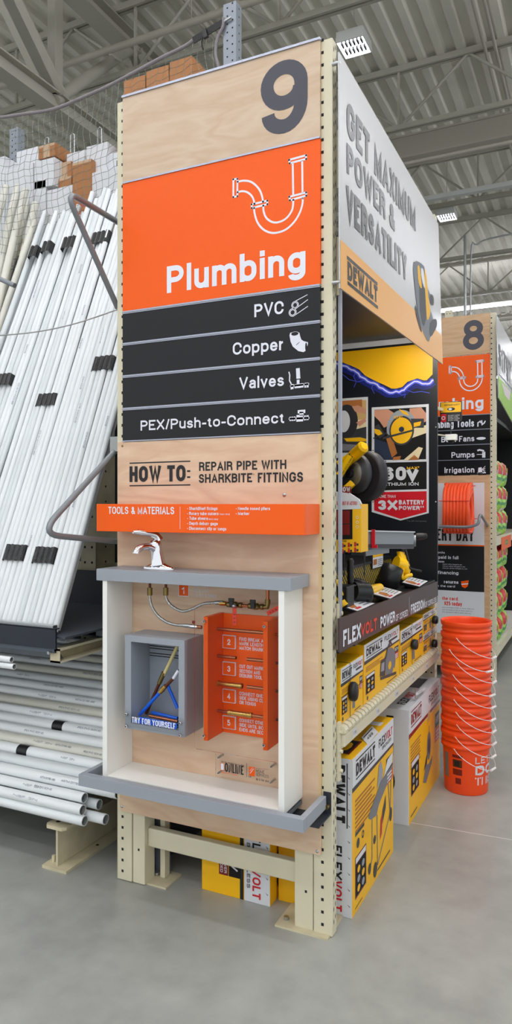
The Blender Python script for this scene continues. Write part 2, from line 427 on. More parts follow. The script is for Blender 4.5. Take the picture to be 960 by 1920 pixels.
    def flat(s, poly, F, m, lift=.0006):
        return s.add([F.P(a, b, lift) for a, b in poly], [tuple(range(len(poly)))], m)
    def fpx(s, pts, F, m, lift=.0006): return s.flat([F.px(*p) for p in pts], F, m, lift)
    def disc(s, F, a, b, r, m, lift=.0006, seg=20, rb=None, a0=0, a1=2*math.pi, r_in=0):
        rb = rb or r
        if r_in or a1-a0 < 6.28:
            k = [(a0+(a1-a0)*i/seg) for i in range(seg+1)]
            f = r_in/r
            vs = [F.P(a+r*math.cos(t), b+rb*math.sin(t), lift) for t in k]+[F.P(a+r*f*math.cos(t), b+rb*f*math.sin(t), lift) for t in k]
            return s.add(vs, [(i, i+1, seg+2+i, seg+1+i) for i in range(seg)], m)
        return s.flat([(a+r*math.cos(2*math.pi*i/seg), b+rb*math.sin(2*math.pi*i/seg)) for i in range(seg)], F, m, lift)
    def stroke(s, pts, F, w, m, lift=.0006, closed=False, px=True):
        P = [V(F.px(*p)) if px else V(p) for p in pts]; n = len(P); vs = []
        for i in range(n):
            a = P[(i-1) % n] if closed else P[max(i-1, 0)]; b = P[(i+1) % n] if closed else P[min(i+1, n-1)]
            p = P[i]
            d1 = (p-a).normalized() if (p-a).length > 1e-9 else (b-p).normalized()
            d2 = (b-p).normalized() if (b-p).length > 1e-9 else d1
            t = (d1+d2).normalized() if (d1+d2).length > 1e-6 else d1
            q = V((-t.y, t.x)); k = 1/max(.5, q.dot(V((-d1.y, d1.x))))
            vs += [F.P(*(p+q*(w/2*k)), lift), F.P(*(p-q*(w/2*k)), lift)]
        fs = [(2*i, 2*i+1, (2*i+3) % (2*n), (2*i+2) % (2*n)) for i in range(n if closed else n-1)]
        return s.add(vs, fs, m)
    def text(s, t, F, a0, a1, b0, b1, m, bold=.02, lift=.0008, pen=None):
        """a line of lettering from a0 to a1, baseline b0, cap line b1 (frame units)"""
        H = b1-b0; su = (F.P(1, 0)-F.P(0, 0)).length/(F.P(0, 1)-F.P(0, 0)).length   # quads: unequal axes
        w = pen or min(.28, .11+2.4*bold)
        st, W = lettering(t, w, (a1-a0)*su/H)
        kx = (a1-a0)/W; HW = LW(t, w, (a1-a0)*su/H)/2
        for si, (q, closed) in enumerate(st):
            lf = lift+.00017*(si % 4)
            n = len(q); vs = []; P = [V((x, y)) for x, y in q]; pw = w if not closed else w
            for i in range(n):
                a = P[(i-1) % n] if closed else P[max(i-1, 0)]; c = P[(i+1) % n] if closed else P[min(i+1, n-1)]; p = P[i]
                d1 = (p-a).normalized() if (p-a).length > 1e-9 else (c-p).normalized()
                d2 = (c-p).normalized() if (c-p).length > 1e-9 else d1
                tt = (d1+d2).normalized() if (d1+d2).length > 1e-6 else d1
                nn = V((-tt.y, tt.x)); kk = 1/max(.45, nn.dot(V((-d1.y, d1.x)))); hw = HW
                for sg in (1, -1):
                    r = p+nn*(sg*hw*kk); vs.append(F.P(a0+r.x*kx, b0+min(max(r.y, -.5), 1.06)*H, lf+(0 if closed else .0003*i/n)))
            s.add(vs, [(2*i, 2*i+1, (2*i+3) % (2*n), (2*i+2) % (2*n)) for i in range(n if closed else n-1)], m)
        return s
    def T(s, t, F, xl, xr, yb, yt, m, bold=.02, xref=None, lift=.0008):
        """text from pixel xl..xr, baseline yb and cap height yt both read at column xref"""
        xref = xl if xref is None else xref
        a0 = F.px(xl, yb)[0]; a1 = F.px(xr, yb)[0]; b0 = F.px(xref, yb)[1]; b1 = F.px(xref, yt)[1]
        return s.text(t, F, a0, a1, b0, b1, m, bold, lift)
    def build(s, name, parent=None, label=None, cat=None, group=None, kind=None, bevel=0, origin=None, seg=2):
        me = bpy.data.meshes.new(name)
        if parent is not None: o0 = wloc(parent)
        elif origin is not None: o0 = V(origin)
        else:
            xs = [v.x for v in s.v]; ys = [v.y for v in s.v]; zs = [v.z for v in s.v]
            o0 = V(((min(xs)+max(xs))/2, (min(ys)+max(ys))/2, min(zs)))
        me.from_pydata([tuple(v-o0) for v in s.v], [], s.f)
        for m in s.mats: me.materials.append(MATS[m])
        me.polygons.foreach_set('material_index', s.m); me.polygons.foreach_set('use_smooth', s.sm); me.update()
        o = bpy.data.objects.new(name, me); C.objects.link(o)
        if parent is not None: o.parent = parent
        else: o.location = o0
        tag(o, label, cat, group, kind)
        if bevel:
            md = o.modifiers.new('bevel', 'BEVEL'); md.width = bevel; md.segments = seg; md.limit_method = 'ANGLE'; md.angle_limit = .9
        return o
def wloc(o):
    p = V((0, 0, 0))
    while o is not None: p += o.location; o = o.parent
    return p
def tag(o, label=None, cat=None, group=None, kind=None):
    if label: o['label'] = label
    if cat: o['category'] = cat
    if group: o['group'] = group
    if kind: o['kind'] = kind
    return o
def thing(name, loc, label, cat, group=None):
    o = bpy.data.objects.new(name, None); o.empty_display_size = .1; C.objects.link(o); o.location = loc
    return tag(o, label, cat, group)
def dup(root, loc, label=None, rz=None):
    def cp(o, par):
        c = o.copy(); C.objects.link(c)
        if par is not None: c.parent = par
        for ch in o.children: cp(ch, c)
        return c
    r = cp(root, None); r.location = loc
    if rz is not None: r.rotation_euler = (0, 0, rz)
    if label: r['label'] = label
    return r
# ================================================================ setting
Y0 = 2.757
b = MB(); b.box((-26, -9, -.05), (14, 46, 0), 'concrete'); b.build('floor', kind='structure', origin=(0, 0, 0))
#b = MB(); b.add([(-2.2, 3.0, .0006), (6, 3.86, .0006), (6, 3.866, .0006), (-2.2, 3.006, .0006)], [(0, 1, 2, 3)], 'wire_white')
# sawn joint in the slab, crossing the main aisle
j0, j1 = onZ(790, 1546, 0), onZ(960, 1575, 0)
dj = (j1-j0).normalized(); nj = V((-dj.y, dj.x, 0))*.0022
b = MB(); p, q = j0-dj*.3, j1+dj*5; b.add([p-nj+V((0,0,.0008)), q-nj+V((0,0,.0008)), q+nj+V((0,0,.0008)), p+nj+V((0,0,.0008))], [(0, 1, 2, 3)], 'wire_white')
b.build('trim_1', kind='structure')

b = MB(); b.box((-26, 44.5, 0), (14, 44.6, 8.5), 'boxwhite'); b.build('wall_back', kind='structure')
# corrugated roof deck, ribs run along Y
ZD = 8.5
b = MB(); prof = []; x = -24.0
while x < 13:
    prof += [(x, ZD), (x+.10, ZD), (x+.135, ZD+.06), (x+.255, ZD+.06)]; x += .29
vs = [(a, -8, z) for a, z in prof]+[(a, 45, z) for a, z in prof]; n = len(prof)
b.add(vs, [(i, i+1, n+i+1, n+i) for i in range(n-1)], 'deck')
b.add([(-24, -8, ZD+.09), (13, -8, ZD+.09), (13, 45, ZD+.09), (-24, 45, ZD+.09)], [(0, 1, 2, 3)], 'deck')
b.build('ceiling', kind='structure')

def joist(y, x0, x1, zb, name_label, off):
    t = thing('roof_joist', (0, y, zb), name_label, 'roof joist', 'open web joists under the roof deck')
    b = MB()
    for d in (-.055, .015): b.box((x0, y+d, ZD-.09), (x1, y+d+.04, ZD-.002), 'truss')
    b.build('top_chord', t)
    b = MB()
    for d in (-.055, .015): b.box((x0, y+d, zb), (x1, y+d+.04, zb+.07), 'truss')
    b.build('bottom_chord', t)
    x = x0+off; b = MB()
    while x < x1-2.2:
        b.tube([(x, y, ZD-.06), (x+1.05, y, zb+.03)], .022, 'truss', 6); b.tube([(x+1.05, y, zb+.03), (x+2.1, y, ZD-.06)], .022, 'truss', 6)
        b.bar((x+1.05, y, zb+.03), (x+1.05, y, ZD-.05), .04, .03, 'truss'); x += 2.1
    b.build('web', t)
jy = [(4.7, 'nearest steel joist crossing above the aisle sign'), (8.02, 'steel joist crossing above the end of the numbered rack'),
      (11.0, 'steel joist just behind the nearest hanging light'), (14.2, 'steel joist behind the wide roof beam'), (17.4, 'steel joist beyond the second hanging light'),
      (20.6, 'steel joist above the far strip light'), (23.8, 'far steel joist near the horizon of the roof'), (27.0, 'second farthest steel joist under the deck'), (30.2, 'farthest steel joist under the deck')]
for i, (y, l) in enumerate(jy): joist(y, -20, 12, 7.52, 'open web ' + l, (i*.7) % 2.1)

# heavy truss girder along Y at upper left
gx = -6.05; zb, zt = 6.55, 8.36
t = thing('girder_truss', (gx, 6.8, zb), 'heavy pale steel truss girder running away at upper left under the roof', 'girder')
b = MB(); b.box((gx-.10, 0, zb), (gx+.10, 30, zb+.02), 'truss'); b.box((gx-.10, 0, zb+.2), (gx+.10, 30, zb+.22), 'truss'); b.box((gx-.012, 0, zb+.02), (gx+.012, 30, zb+.2), 'truss'); b.build('bottom_chord', t)
b = MB(); b.box((gx-.14, 0, zt), (gx+.14, 30, zt+.02), 'truss'); b.box((gx-.14, 0, zt-.2), (gx+.14, 30, zt-.18), 'truss'); b.box((gx-.015, 0, zt-.18), (gx+.015, 30, zt), 'truss'); b.build('top_chord', t)
for k in range(-2, 7):
    yn = 6.9+3.2*k
    for dy in (-1.6, 1.6):
        b = MB()
        b.bar((gx-.05, yn, zb+.2), (gx-.05, yn+dy, zt-.15), .02, .24, 'truss', (1, 0, 0)) if dy < 0 else b.tube([(gx, yn, zb+.15), (gx, yn+dy, zt-.1)], .075, 'truss', 12)
        if dy < 0: b.bar((gx+.05, yn, zb+.2), (gx+.05, yn+dy, zt-.15), .02, .24, 'truss', (1, 0, 0))
        b.build('diagonal', t)
    b = MB(); b.bar((gx, yn, zb+.2), (gx, yn, zt-.1), .14, .12, 'truss', (1, 0, 0)); b.build('post', t)
# wide beam on the right
b = MB(); yb = 12.0
b.box((-5.88, yb-.15, 7.50), (12, yb+.15, 7.53), 'duct'); b.box((-5.88, yb-.012, 7.53), (12, yb+.012, 7.85), 'duct'); b.box((-5.88, yb-.15, 7.85), (12, yb+.15, 7.88), 'duct')
b.box((-5.88, yb-.13, 7.52), (12, yb-.12, 7.87), 'duct')
tag(b.build('roof_beam', origin=(0, yb, 7.5)), 'wide solid steel beam crossing the roof at upper right', 'beam')
# sprinkler mains and conduits
for (p0, p1, r, l) in (((-20, 7.55, 7.6), (12, 7.55, 7.6), .045, 'long pale conduit rail running beside the joist above the sign'),
                       ((-20, 11.75, 7.35), (12, 11.75, 7.35), .03, 'thin pipe slung just under the wide roof beam')):
    b = MB(); b.tube([p0, p1], r, 'duct', 10)
    for k in range(-4, 3): b.tube([(k*4-.5, p0[1], p0[2]), (k*4-.5, p0[1], ZD)], .008, 'duct', 5)
    tag(b.build('sprinkler_pipe'), l, 'pipe')
for x, l in ((.9, 'pair of roof conduits at the far right of the ceiling'), (-1.55, 'pair of roof conduits running away over the wide beam'), (-5.0, 'pair of roof conduits running away beside the heavy girder')):
    b = MB()
    for d in (0, .14): b.tube([(x+d, 0, ZD-.13), (x+d, 40, ZD-.13)], .025, 'duct', 6)
    tag(b.build('roof_conduit'), l, 'conduit')
# vertical conduit drop behind aisle 8
b = MB(); pa = onY(872, 480, 15.8)
b.tube([(pa.x, 15.8, 7.5), (pa.x, 15.8, 3.0)], .03, 'zinc', 8)
b.tube(smoothed([(pa.x+.12, 15.8, 3.0), (pa.x+.12, 15.8, 6.9), (pa.x+.25, 15.8, 7.25), (pa.x+.7, 15.8, 7.35), (pa.x+2.2, 15.8, 7.4)]), .018, 'zinc', 6)
b.tube([(pa.x+2.1, 15.8, 7.38), (pa.x+2.1, 15.8, ZD)], .01, 'zinc', 6); b.tube([(pa.x, 15.8, 3.0), (pa.x, 15.8, 0)], .03, 'zinc', 8)
tag(b.build('conduit_drop'), 'grey conduit dropping from the roof behind the far aisle sign', 'conduit')

# hanging louvred lights
def louvre(cx, cy, z, label, group=None, w=.34, d=.36):
    t = thing('ceiling_light', (cx, cy, z), label, 'ceiling light', group)
    b = MB(); b.box((cx-w/2, cy-d/2, z+.05), (cx+w/2, cy+d/2, z+.13), 'lampbody')
    for s in (-1, 1): b.box((cx+s*w/2-.006, cy-d/2, z), (cx+s*w/2+.006, cy+d/2, z+.06), 'lampbody'); b.box((cx-w/2, cy+s*d/2-.006, z), (cx+w/2, cy+s*d/2+.006, z+.06), 'lampbody')
    b.build('housing', t)
    b = MB(); b.box((cx-w/2+.01, cy-d/2+.01, z+.042), (cx+w/2-.01, cy+d/2-.01, z+.048), 'lamp'); b.build('diffuser', t)
    for ya_, yb_ in ((cy-d/2+.06, cy-.03), (cy+.03, cy+d/2-.06)):
        b = MB(); b.box((cx-w/2+.01, ya_, z+.036), (cx+w/2-.01, ya_+.008, z+.04), 'lampbody')
        for k in range(1, 7): b.box((cx-w/2+w*k/7-.010, ya_, z+.004), (cx-w/2+w*k/7+.010, yb_, z+.037), 'shadow_black')
        b.build('louvre', t)
    b = MB(); b.tube([(cx, cy, z+.13), (cx, cy, ZD)], .006, 'duct', 5); b.build('hanger', t)
    return t
l1 = louvre(-2.78, 8.57, 7.4, 'nearest hanging louvred light, above the corner post of the numbered rack')
l2 = louvre(-2.78, 14.45, 7.4, 'second hanging louvred light, beside the end of the long white banner')
dup(l1, (-2.78, 2.7, 7.4), 'louvred light above the aisle sign, out of view overhead')
# strip light rows: the store's fluorescent rows
def strip(x0, x1, y, z, label, group=None):
    t = thing('strip_light', ((x0+x1)/2, y, z), label, 'strip light', group)
    b = MB(); b.box((x0, y-.03, z+.03), (x1, y+.03, z+.10), 'lampbody'); b.build('housing', t)
    b = MB(); b.box((x0+.02, y-.07, z), (x1-.02, y+.07, z+.03), 'lamp'); b.build('tube', t)
    return t
s0 = strip(-9, 5, 21.3, 7.35, 'long glowing strip light far away above the smaller aisle sign')
for y, w_ in ((-6.0, 'farthest behind the viewer'), (-2.8, 'second behind the viewer'), (.4, 'straight overhead'), (3.6, 'just before the aisle sign')):
    dup(s0, (-2, y, 7.5), 'overhead strip light row, ' + w_)
dup(s0, (1.7, 12, 7.5), 'strip light row running down the main aisle, overhead right of the picture', rz=math.pi/2)
dup(s0, (1.7, -1, 7.5), 'strip light row over the main aisle, overhead beside the viewer', rz=math.pi/2)
for i, y in enumerate((27.5, 33.5)):
    dup(s0, (-2, y, 7.35), 'distant strip light row, %s beyond the smaller aisle sign' % ('first' if i == 0 else 'last'))
b = MB(); b.box((-9, 13.5, 7.42), (5, 13.62, 7.5), 'lampbody'); tag(b.build('light_rail'), 'pale light rail crossing above the second hanging light', 'rail')

# ================================================================ rack end frame (aisle 9)
def holes(b, x0, x1, F, zs, xs, w, h, m='hole'):
    for z in zs:
        for x in xs: b.flat([(x-w/2, z-h/2), (x+w/2, z-h/2), (x+w/2, z+h/2), (x-w/2, z+h/2)], F, m, .0005)
XL, XR, YP, ZT = -2.057, -.99, 2.772, 3.652
def zrange(z0, z1, p=.0508):
    out = []; z = z0
    while z < z1: out.append(z); z += p
    return out
def teardrops(b, F, x, z0, z1):
    for z in zrange(z0, z1):
        b.flat([(x-.004, z), (x, z+.011), (x+.004, z), (x+.0025, z-.012), (x-.0025, z-.012)], F, 'hole', .0005)
rack = thing('rack_end_frame', ((XL+XR)/2, YP, 0), 'cream steel rack frame carrying the large numbered sign panels', 'rack')
b = MB(); b.box((-1.072, YP, .003), (XR, 2.822, ZT), 'cream')
holes(b, 0, 0, FY(YP), zrange(.045, ZT), [-1.033], .0115, .0125)
teardrops(b, FX(XR), 2.788, .06, ZT); teardrops(b, FX(XR), 2.807, .075, ZT)
b.build('post', rack, bevel=.003)
b = MB(); b.box((XL, YP, .003), (-1.975, 2.822, ZT-.01), 'cream')
holes(b, 0, 0, FY(YP), zrange(.045, ZT), [-2.026], .0115, .0125)
b.build('post', rack, bevel=.003)
for x0, x1, n in ((-1.158, -1.076, 0), (-1.971, -1.905, 1)):
    b = MB(); b.box((x0, YP+.004, .003), (x1, 2.86, 2.0), 'cream'); holes(b, 0, 0, FY(YP+.004), [.16], [(x0+x1)/2+(.01 if n == 0 else 0)], .010, .011); b.build('inner_post', rack, bevel=.003)
b = MB(); b.box((-1.875, 2.861, .009), (-1.85, 2.90, .5), 'cream'); b.box((-1.93, 2.90, .009), (-1.85, 2.908, .5), 'steel_post'); b.build('channel', rack)
for x0, x1 in ((-1.235, -1.0), (-1.93, -1.80)):
    b = MB(); b.box((x0, 2.745 if x0 > -1.5 else 2.79, 0), (x1, 2.93, .008), 'cream_old'); b.cyl((x0+.03, 2.80 if x0 > -1.5 else 2.87, .006), (x0+.03, 2.80 if x0 > -1.5 else 2.87, .022), .011, 'zinc', 6); b.build('foot_plate', rack)
b = MB(); b.box((-1.905, 2.80, .172), (-1.158, 2.84, .258), 'cream'); b.build('cross_beam', rack, bevel=.006)
b = MB(); b.box((-1.975, 2.785, 1.5), (-1.07, 2.82, 1.58), 'cream'); b.box((-1.975, 2.785, 3.3), (-1.07, 2.82, 3.38), 'cream'); b.build('brace', rack)
# connectors on the aisle side
for z0, z1 in ((3.06, 3.30), (2.62, 2.86), (1.16, 1.35), (.62, .86)):
    b = MB(); b.box((XR+.0005, 2.823, z0), (XR+.012, 2.846, z1), 'cream')
    for k in range(3): b.cyl((XR+.01, 2.835, z0+.04+k*(z1-z0-.08)/2), (XR+.022, 2.835, z0+.04+k*(z1-z0-.08)/2), .008, 'cream', 8)
    b.build('beam_connector', rack)

# rear post of the end rack
def post(x0, x1, y0, y1, z1, label, face='Y', m='cream'):
    b = MB(); b.box((x0, y0, 0), (x1, y1, z1), m)
    for z in zrange(.05, z1):
        for x in (x0+(x1-x0)*.28, x0+(x1-x0)*.72): b.disc(FY(y0), x, z, .0055, 'hole', .0005, 8)
    teardrops(b, FX(x1), y0+(y1-y0)*.3, .06, z1); teardrops(b, FX(x1), y0+(y1-y0)*.7, .06, z1)
    return tag(b.build('rack_post', bevel=.002), label, 'rack post')
post(-1.07, -.99, 4.745, 4.81, 3.65, 'cream perforated post behind the bucket stack at the far end of the tool display')

# ---------------------------------------------------------------- sign panels
F0 = FY(Y0)
def panel(name, z0, z1, m, label, cat, x0=-2.015, x1=-1.038):
    t = thing(name, ((x0+x1)/2, Y0, z0), label, cat)
    b = MB(); b.box((x0, Y0, z0), (x1, YP-.0005, z1), m)
    return t, b
PX1 = -1.038; PX0 = -2.015
t, b = panel('aisle_number_panel', 3.2545, 3.65, 'veneer_pale', 'pale wood-look panel with a big dark 9, topmost of the tall sign', 'sign panel')
b.T('9', F0, 489, 577, 250, 113, 'num_grey', .035, xref=533)
b.build('board', t)
b = MB(); b.box((PX0-.002, Y0-.006, 3.646), (PX1+.002, YP, 3.656), 'silver'); b.build('edge_strip', t)
t, b = panel('department_panel', 2.655, 3.247, 'orange', 'orange Plumbing panel with a white drain trap drawing, on the nearest rack', 'sign panel')
b.T('Plumbing', F0, 313, 573, 550, 500, 'white_ink', .035)
def cr(x, y): return (420+x/4.364, 250+y/4.364)
TRAP = [([(77,377),(110,373),(110,515),(77,522)], 1), ([(112,397),(160,388),(215,395),(260,425),(295,470),(313,520),(320,560)], 0),
 ([(112,482),(150,474),(190,482),(225,510),(243,545),(250,578)], 0), ([(226,582),(355,552),(355,580),(228,612)], 1),
 ([(247,612),(252,660),(275,730),(320,785),(380,813),(440,812),(510,785),(575,725),(620,650),(642,580),(645,530)], 0),
 ([(322,592),(325,640),(345,690),(385,722),(430,730),(480,715),(525,680),(560,620),(568,545)], 0),
 ([(535,520),(673,484),(674,510),(540,548)], 1), ([(563,243),(567,505)], 0), ([(640,222),(643,487)], 0), ([(533,218),(672,180),(672,210),(538,245)], 1)]
TRAP2 = []
for pts, cl in TRAP:
    q = [F0.px(*cr(*p)) for p in pts]
    if len(q) > 4: q = [tuple(v) for v in smoothed([(a, c_, 0) for a, c_ in q], 4)]
    TRAP2.append(([(p[0], p[1]) for p in q], cl))
def trap(b, F, dx=0, dz=0, w=.0085):
    for pts, cl in TRAP2:
        b.stroke([(a+dx, z+dz) for a, z in pts], F, w, 'white_ink', closed=bool(cl), px=False)
        if cl or len(pts) > 4:
            for a, z in (pts if cl else (pts[0], pts[-1])): b.disc(F, a+dx, z+dz, w/2, 'white_ink', .0006, 10)
trap(b, F0)
b.build('board', t)
b = MB(); b.box((PX0, Y0-.004, 3.247), (PX1, YP, 3.2545), 'silver'); b.build('rail', t)
rows = [(2.506, 2.648, 'PVC', 477, 532, 595, 571, 'second from the top of'), (0,)*8]
rows = [(2.508, 2.648, 'PVC', 477, 532, 595, 571), (2.358, 2.501, 'Copper', 436.7, 532.5, 665.8, 643), (2.207, 2.351, 'Valves', 449, 532.5, 730, 708), (2.054, 2.2, 'PEX/Push-to-Connect', 263.8, 533, 807.5, 788.8)]
def icon(b, F, kind, dx=0, dz=0, m='white_ink'):
    """small pictograms placed at plane coordinates relative to (dx, dz)"""
    def P(x, y):
        a, z = F0.px(220+x/2.4, 520+y/2.4); return (a+dx, z+dz)
    def st(pts, w=.0028, cl=False): b.stroke([P(*p) for p in pts], F, w, m, closed=cl, px=False)
    def fl(pts, mm=m, l=.0006): b.flat([P(*p) for p in pts], F, mm, l)
    def ci(x, y, r, mm=m, l=.0006, ri=0):
        a, z = P(x, y); b.disc(F, a, z, r, mm, l, 18, r_in=ri)
    if kind == 0:
        ci(800, 125, .0165, ri=.0135); ci(800, 125, .0115, ri=.009); ci(789, 158, .0175, ri=.0145); ci(789, 158, .0125, ri=.0095)
        st([(800, 108), (856, 78)]); st([(812, 134), (858, 100)]); st([(800, 170), (858, 130)])
    elif kind == 1:
        fl([(775,262),(778,250),(800,244),(820,250),(822,262),(828,280),(838,287),(858,292),(858,300),(848,330),(838,337),(815,332),(790,312),(780,290)])
        a, z = P(799, 254); b.disc(F, a, z, .0185, 'panel_black', .0009, 16, rb=.008); b.disc(F, a, z, .0185, m, .0012, 16, rb=.009, r_in=.0162)
        a, z = P(850, 313); b.disc(F, a, z, .0045, 'panel_black', .0009, 12, rb=.018)
        b.stroke([P(805, 305), P(820, 292)], F, .002, 'panel_black', .001, px=False)
    elif kind == 2:
        st([(772, 425), (776, 440), (775, 465), (783, 480)], .005); fl([(804,410),(821,408),(824,455),(806,457)]); fl([(807,462),(820,460),(820,478),(808,480)])
        fl([(797,482),(838,476),(838,495),(797,500)]); fl([(780,482),(793,480),(793,502),(780,505)]); fl([(842,476),(860,474),(861,495),(842,497)])
        b.stroke([P(851, 477), P(851, 496)], F, .002, 'panel_black', .001, px=False)
        fl([(778,486),(863,476),(863,484),(778,494)])
    else:
        fl([(812,598),(846,595),(846,610),(812,613)]); fl([(806,620),(836,618),(836,648),(806,650)]); fl([(775,628),(802,626),(802,645),(775,647)]); fl([(840,622),(861,620),(861,642),(840,644)])
        fl([(820,605),(838,605),(838,622),(820,622)]); fl([(772,632),(864,628),(864,637),(772,641)])
        for x in (783, 793, 848, 854): b.stroke([P(x, 622), P(x, 648)], F, .0018, 'panel_black', .001, px=False)
words9 = ['PVC', 'Copper', 'Valves', 'PEX']
for i, (z0, z1, s, xl, xr, yb_, yt_) in enumerate(rows):
    t, b = panel('product_panel', z0, z1, 'panel_black', 'black %s panel on the nearest sign, %s' % (s, ['right under the orange panel', 'with an elbow fitting icon', 'third of its four black panels', 'lowest of its four black panels'][i]), 'sign panel')
    b.T(s, F0, xl, xr, yb_, yt_, 'white_ink', .025); icon(b, F0, i); b.build('board', t)
    b = MB(); zt_ = z1+.0065
    b.box((PX0, Y0-.005, z1-.001), (PX1, YP, z1+.006), 'silver'); b.box((PX0, Y0-.003, z1-.006), (PX1, Y0, z1-.002), 'silver'); b.build('rail', t)
    if i == 3:
        b = MB(); b.box((PX0, Y0-.004, z0-.005), (PX1, YP, z0), 'silver'); b.build('edge_strip', t)

# how-to board
t = thing('how_to_board', (-1.54, Y0, .53), 'light wood board with HOW TO lettering behind the faucet display', 'sign board')
b = MB(); b.box((-2.043, Y0, .50), (-1.045, YP-.0005, 2.047), 'veneer')
b.box((-1.045, Y0, .50), (-1.035, YP-.0005, 2.047), 'edge_wood')
b.T('HOW TO:', F0, 243, 357, 904, 874.5, 'black_ink', .05)
b.stroke([(243, 868.6), (357, 864.7)], F0, .0055, 'black_ink'); b.stroke([(243, 910.8), (357, 909.2)], F0, .0055, 'black_ink')
b.T('REPAIR PIPE WITH', F0, 373.4, 537, 883, 866.5, 'black_ink', .035)
b.T('SHARKBITE', F0, 373, 473, 905.6, 889, 'black_ink', .035); b.T('FITTINGS', F0, 483.5, 568.4, 904.8, 886.5, 'black_ink', .035)
b.T('®', F0, 473.8, 477.5, 891, 888, 'black_ink', .0)
# step 1 tile printed on the board
b.fpx([(334.5, 1092), (354.5, 1093), (354.5, 1119), (334.5, 1118)], F0, 'white_ink'); b.fpx([(335.8, 1093), (353.2, 1094), (353.2, 1117.5), (335.8, 1116.5)], F0, 'orange', .0010)
b.T('1', F0, 341.2, 347, 1113, 1100.5, 'white_ink', .04, lift=.0014)
for s, yb_ in (('SHUT OFF', 1101.5), ('RELEVANT', 1110.3), ('WATER SOURCE', 1118.8)):
    b.T(s, F0, 362.5, {'SHUT OFF': 391, 'RELEVANT': 392, 'WATER SOURCE': 407}[s], yb_, yb_-6.3, 'boxwhite', .02)
b.build('board', t)
b = MB(); a, z = F0.px(533, 928); b.lathe([(.0, .006), (.006, .0045), (.0085, 0)], F0.P(a, z), (0, -1, 0), 'zinc', 12); b.build('screw', t)
b = MB()
a, z = F0.px(229.5, 836); b.lathe([(0, .004), (.004, .003), (.006, 0)], F0.P(a, z), (0, -1, 0), 'brass_old', 10); b.build('screw', t)
b = MB(); b.box((-2.03, Y0-.002, .332), (-1.036, YP-.0005, .4995), 'veneer')
for px_, py_ in ((595, 1596), (229, 1512)):
    a, z = F0.px(px_, py_); b.lathe([(0, .004), (.005, .003), (.007, 0)], V((a, Y0-.002, z)), (0, -1, 0), 'zinc', 10)
tag(b.build('apron_board', bevel=.001), 'wood apron board under the grey tray frame above the rack feet', 'board')

# TOOLS & MATERIALS box sign
YS = 2.593; FS = FY(YS)
b = MB(); b.box((-2.037, YS, 1.639), (-1.04, YS+.012, 1.760), 'orange_fold'); b.box((-1.052, YS+.012, 1.639), (-1.04, Y0-.0005, 1.760), 'orange_fold')
b.box((-2.037, YS+.012, 1.639), (-1.052, Y0-.0005, 1.648), 'orange_fold'); b.box((-2.037, YS+.012, 1.648), (-2.027, Y0-.0005, 1.760), 'orange_fold')
b.T('TOOLS & MATERIALS', FS, 203.4, 326.8, 963.5, 950, 'white_ink', .02)
b.stroke([(337.8, 950), (337.8, 992)], FS, .0016, 'white_ink')
for s, x0, x1, y in (('• SharkBite® fittings', 351.5, 408, 956.2), ('• Rotary tube cutters', 351.5, 410, 965.6), ('• Tube shears', 351.5, 390, 974.6), ('• Depth deburr gage', 351.5, 408.5, 984), ('• Disconnect clip or tongs', 351.5, 424.5, 993.4), ('• Needle nosed pliers', 442.5, 506.5, 956.2), ('• Marker', 442.5, 468, 965.6)):
    b.T(s, FS, x0, x1, y, y-6, 'white_ink', .022)
b.T('(copper tubing)', FS, 412, 431, 965.3, 962.3, 'white_ink', .0); b.T('(plastic tubing)', FS, 391.5, 409, 974.6, 971.6, 'white_ink', .0)
tag(b.build('tools_sign', bevel=.0015), 'long orange tools and materials sign standing out from the wood board', 'sign')

# ---------------------------------------------------------------- cabinet, countertop, tray
b = MB(); b.box((-2.012, 2.56, 1.424), (-1.084, Y0-.001, 1.475), 'grey_paint')
tag(b.build('countertop', bevel=.0015), 'thick grey countertop shelf under the chrome faucet', 'countertop')
cab = thing('display_cabinet', (-1.55, 2.66, .557), 'shallow open white cabinet box below the grey countertop', 'cabinet')
YC = 2.565
b = MB(); b.box((-1.982, YC, .557), (-1.958, Y0-.001, 1.4235), 'white_lam'); b.build('side_panel', cab, bevel=.001)
b = MB(); b.box((-1.138, YC, .557), (-1.113, Y0-.001, 1.4235), 'white_lam'); b.build('side_panel', cab, bevel=.001)
b = MB(); b.box((-1.9575, YC, .557), (-1.1385, Y0-.001, .572), 'white_lam'); b.build('bottom_panel', cab, bevel=.001)
tr = thing('tray_frame', (-1.54, 2.62, .529), 'grey wooden rail frame around the foot of the white cabinet', 'frame')
YT = 2.508
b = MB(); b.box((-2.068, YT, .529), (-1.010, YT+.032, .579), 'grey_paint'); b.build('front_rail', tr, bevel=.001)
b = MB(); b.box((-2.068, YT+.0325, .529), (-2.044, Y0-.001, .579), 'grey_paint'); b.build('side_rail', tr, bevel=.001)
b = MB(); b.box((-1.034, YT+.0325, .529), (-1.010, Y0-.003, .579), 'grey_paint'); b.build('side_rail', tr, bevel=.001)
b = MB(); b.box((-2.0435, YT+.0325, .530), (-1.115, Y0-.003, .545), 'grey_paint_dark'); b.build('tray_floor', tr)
m_ = MATS['slate']
b = MB(); b.box((-1.17, 2.63, .500), (-.995, YP-.002, .505), 'slate'); b.box((-1.028, Y0+.012, .505), (-.995, YP-.0005, .59), 'slate')
b.cyl((-1.008, Y0+.012, .535), (-1.008, Y0-.01, .535), .009, 'brass_old', 10)
tag(b.build('bracket_plate'), 'dark steel bracket plate under the right corner of the grey frame', 'bracket')

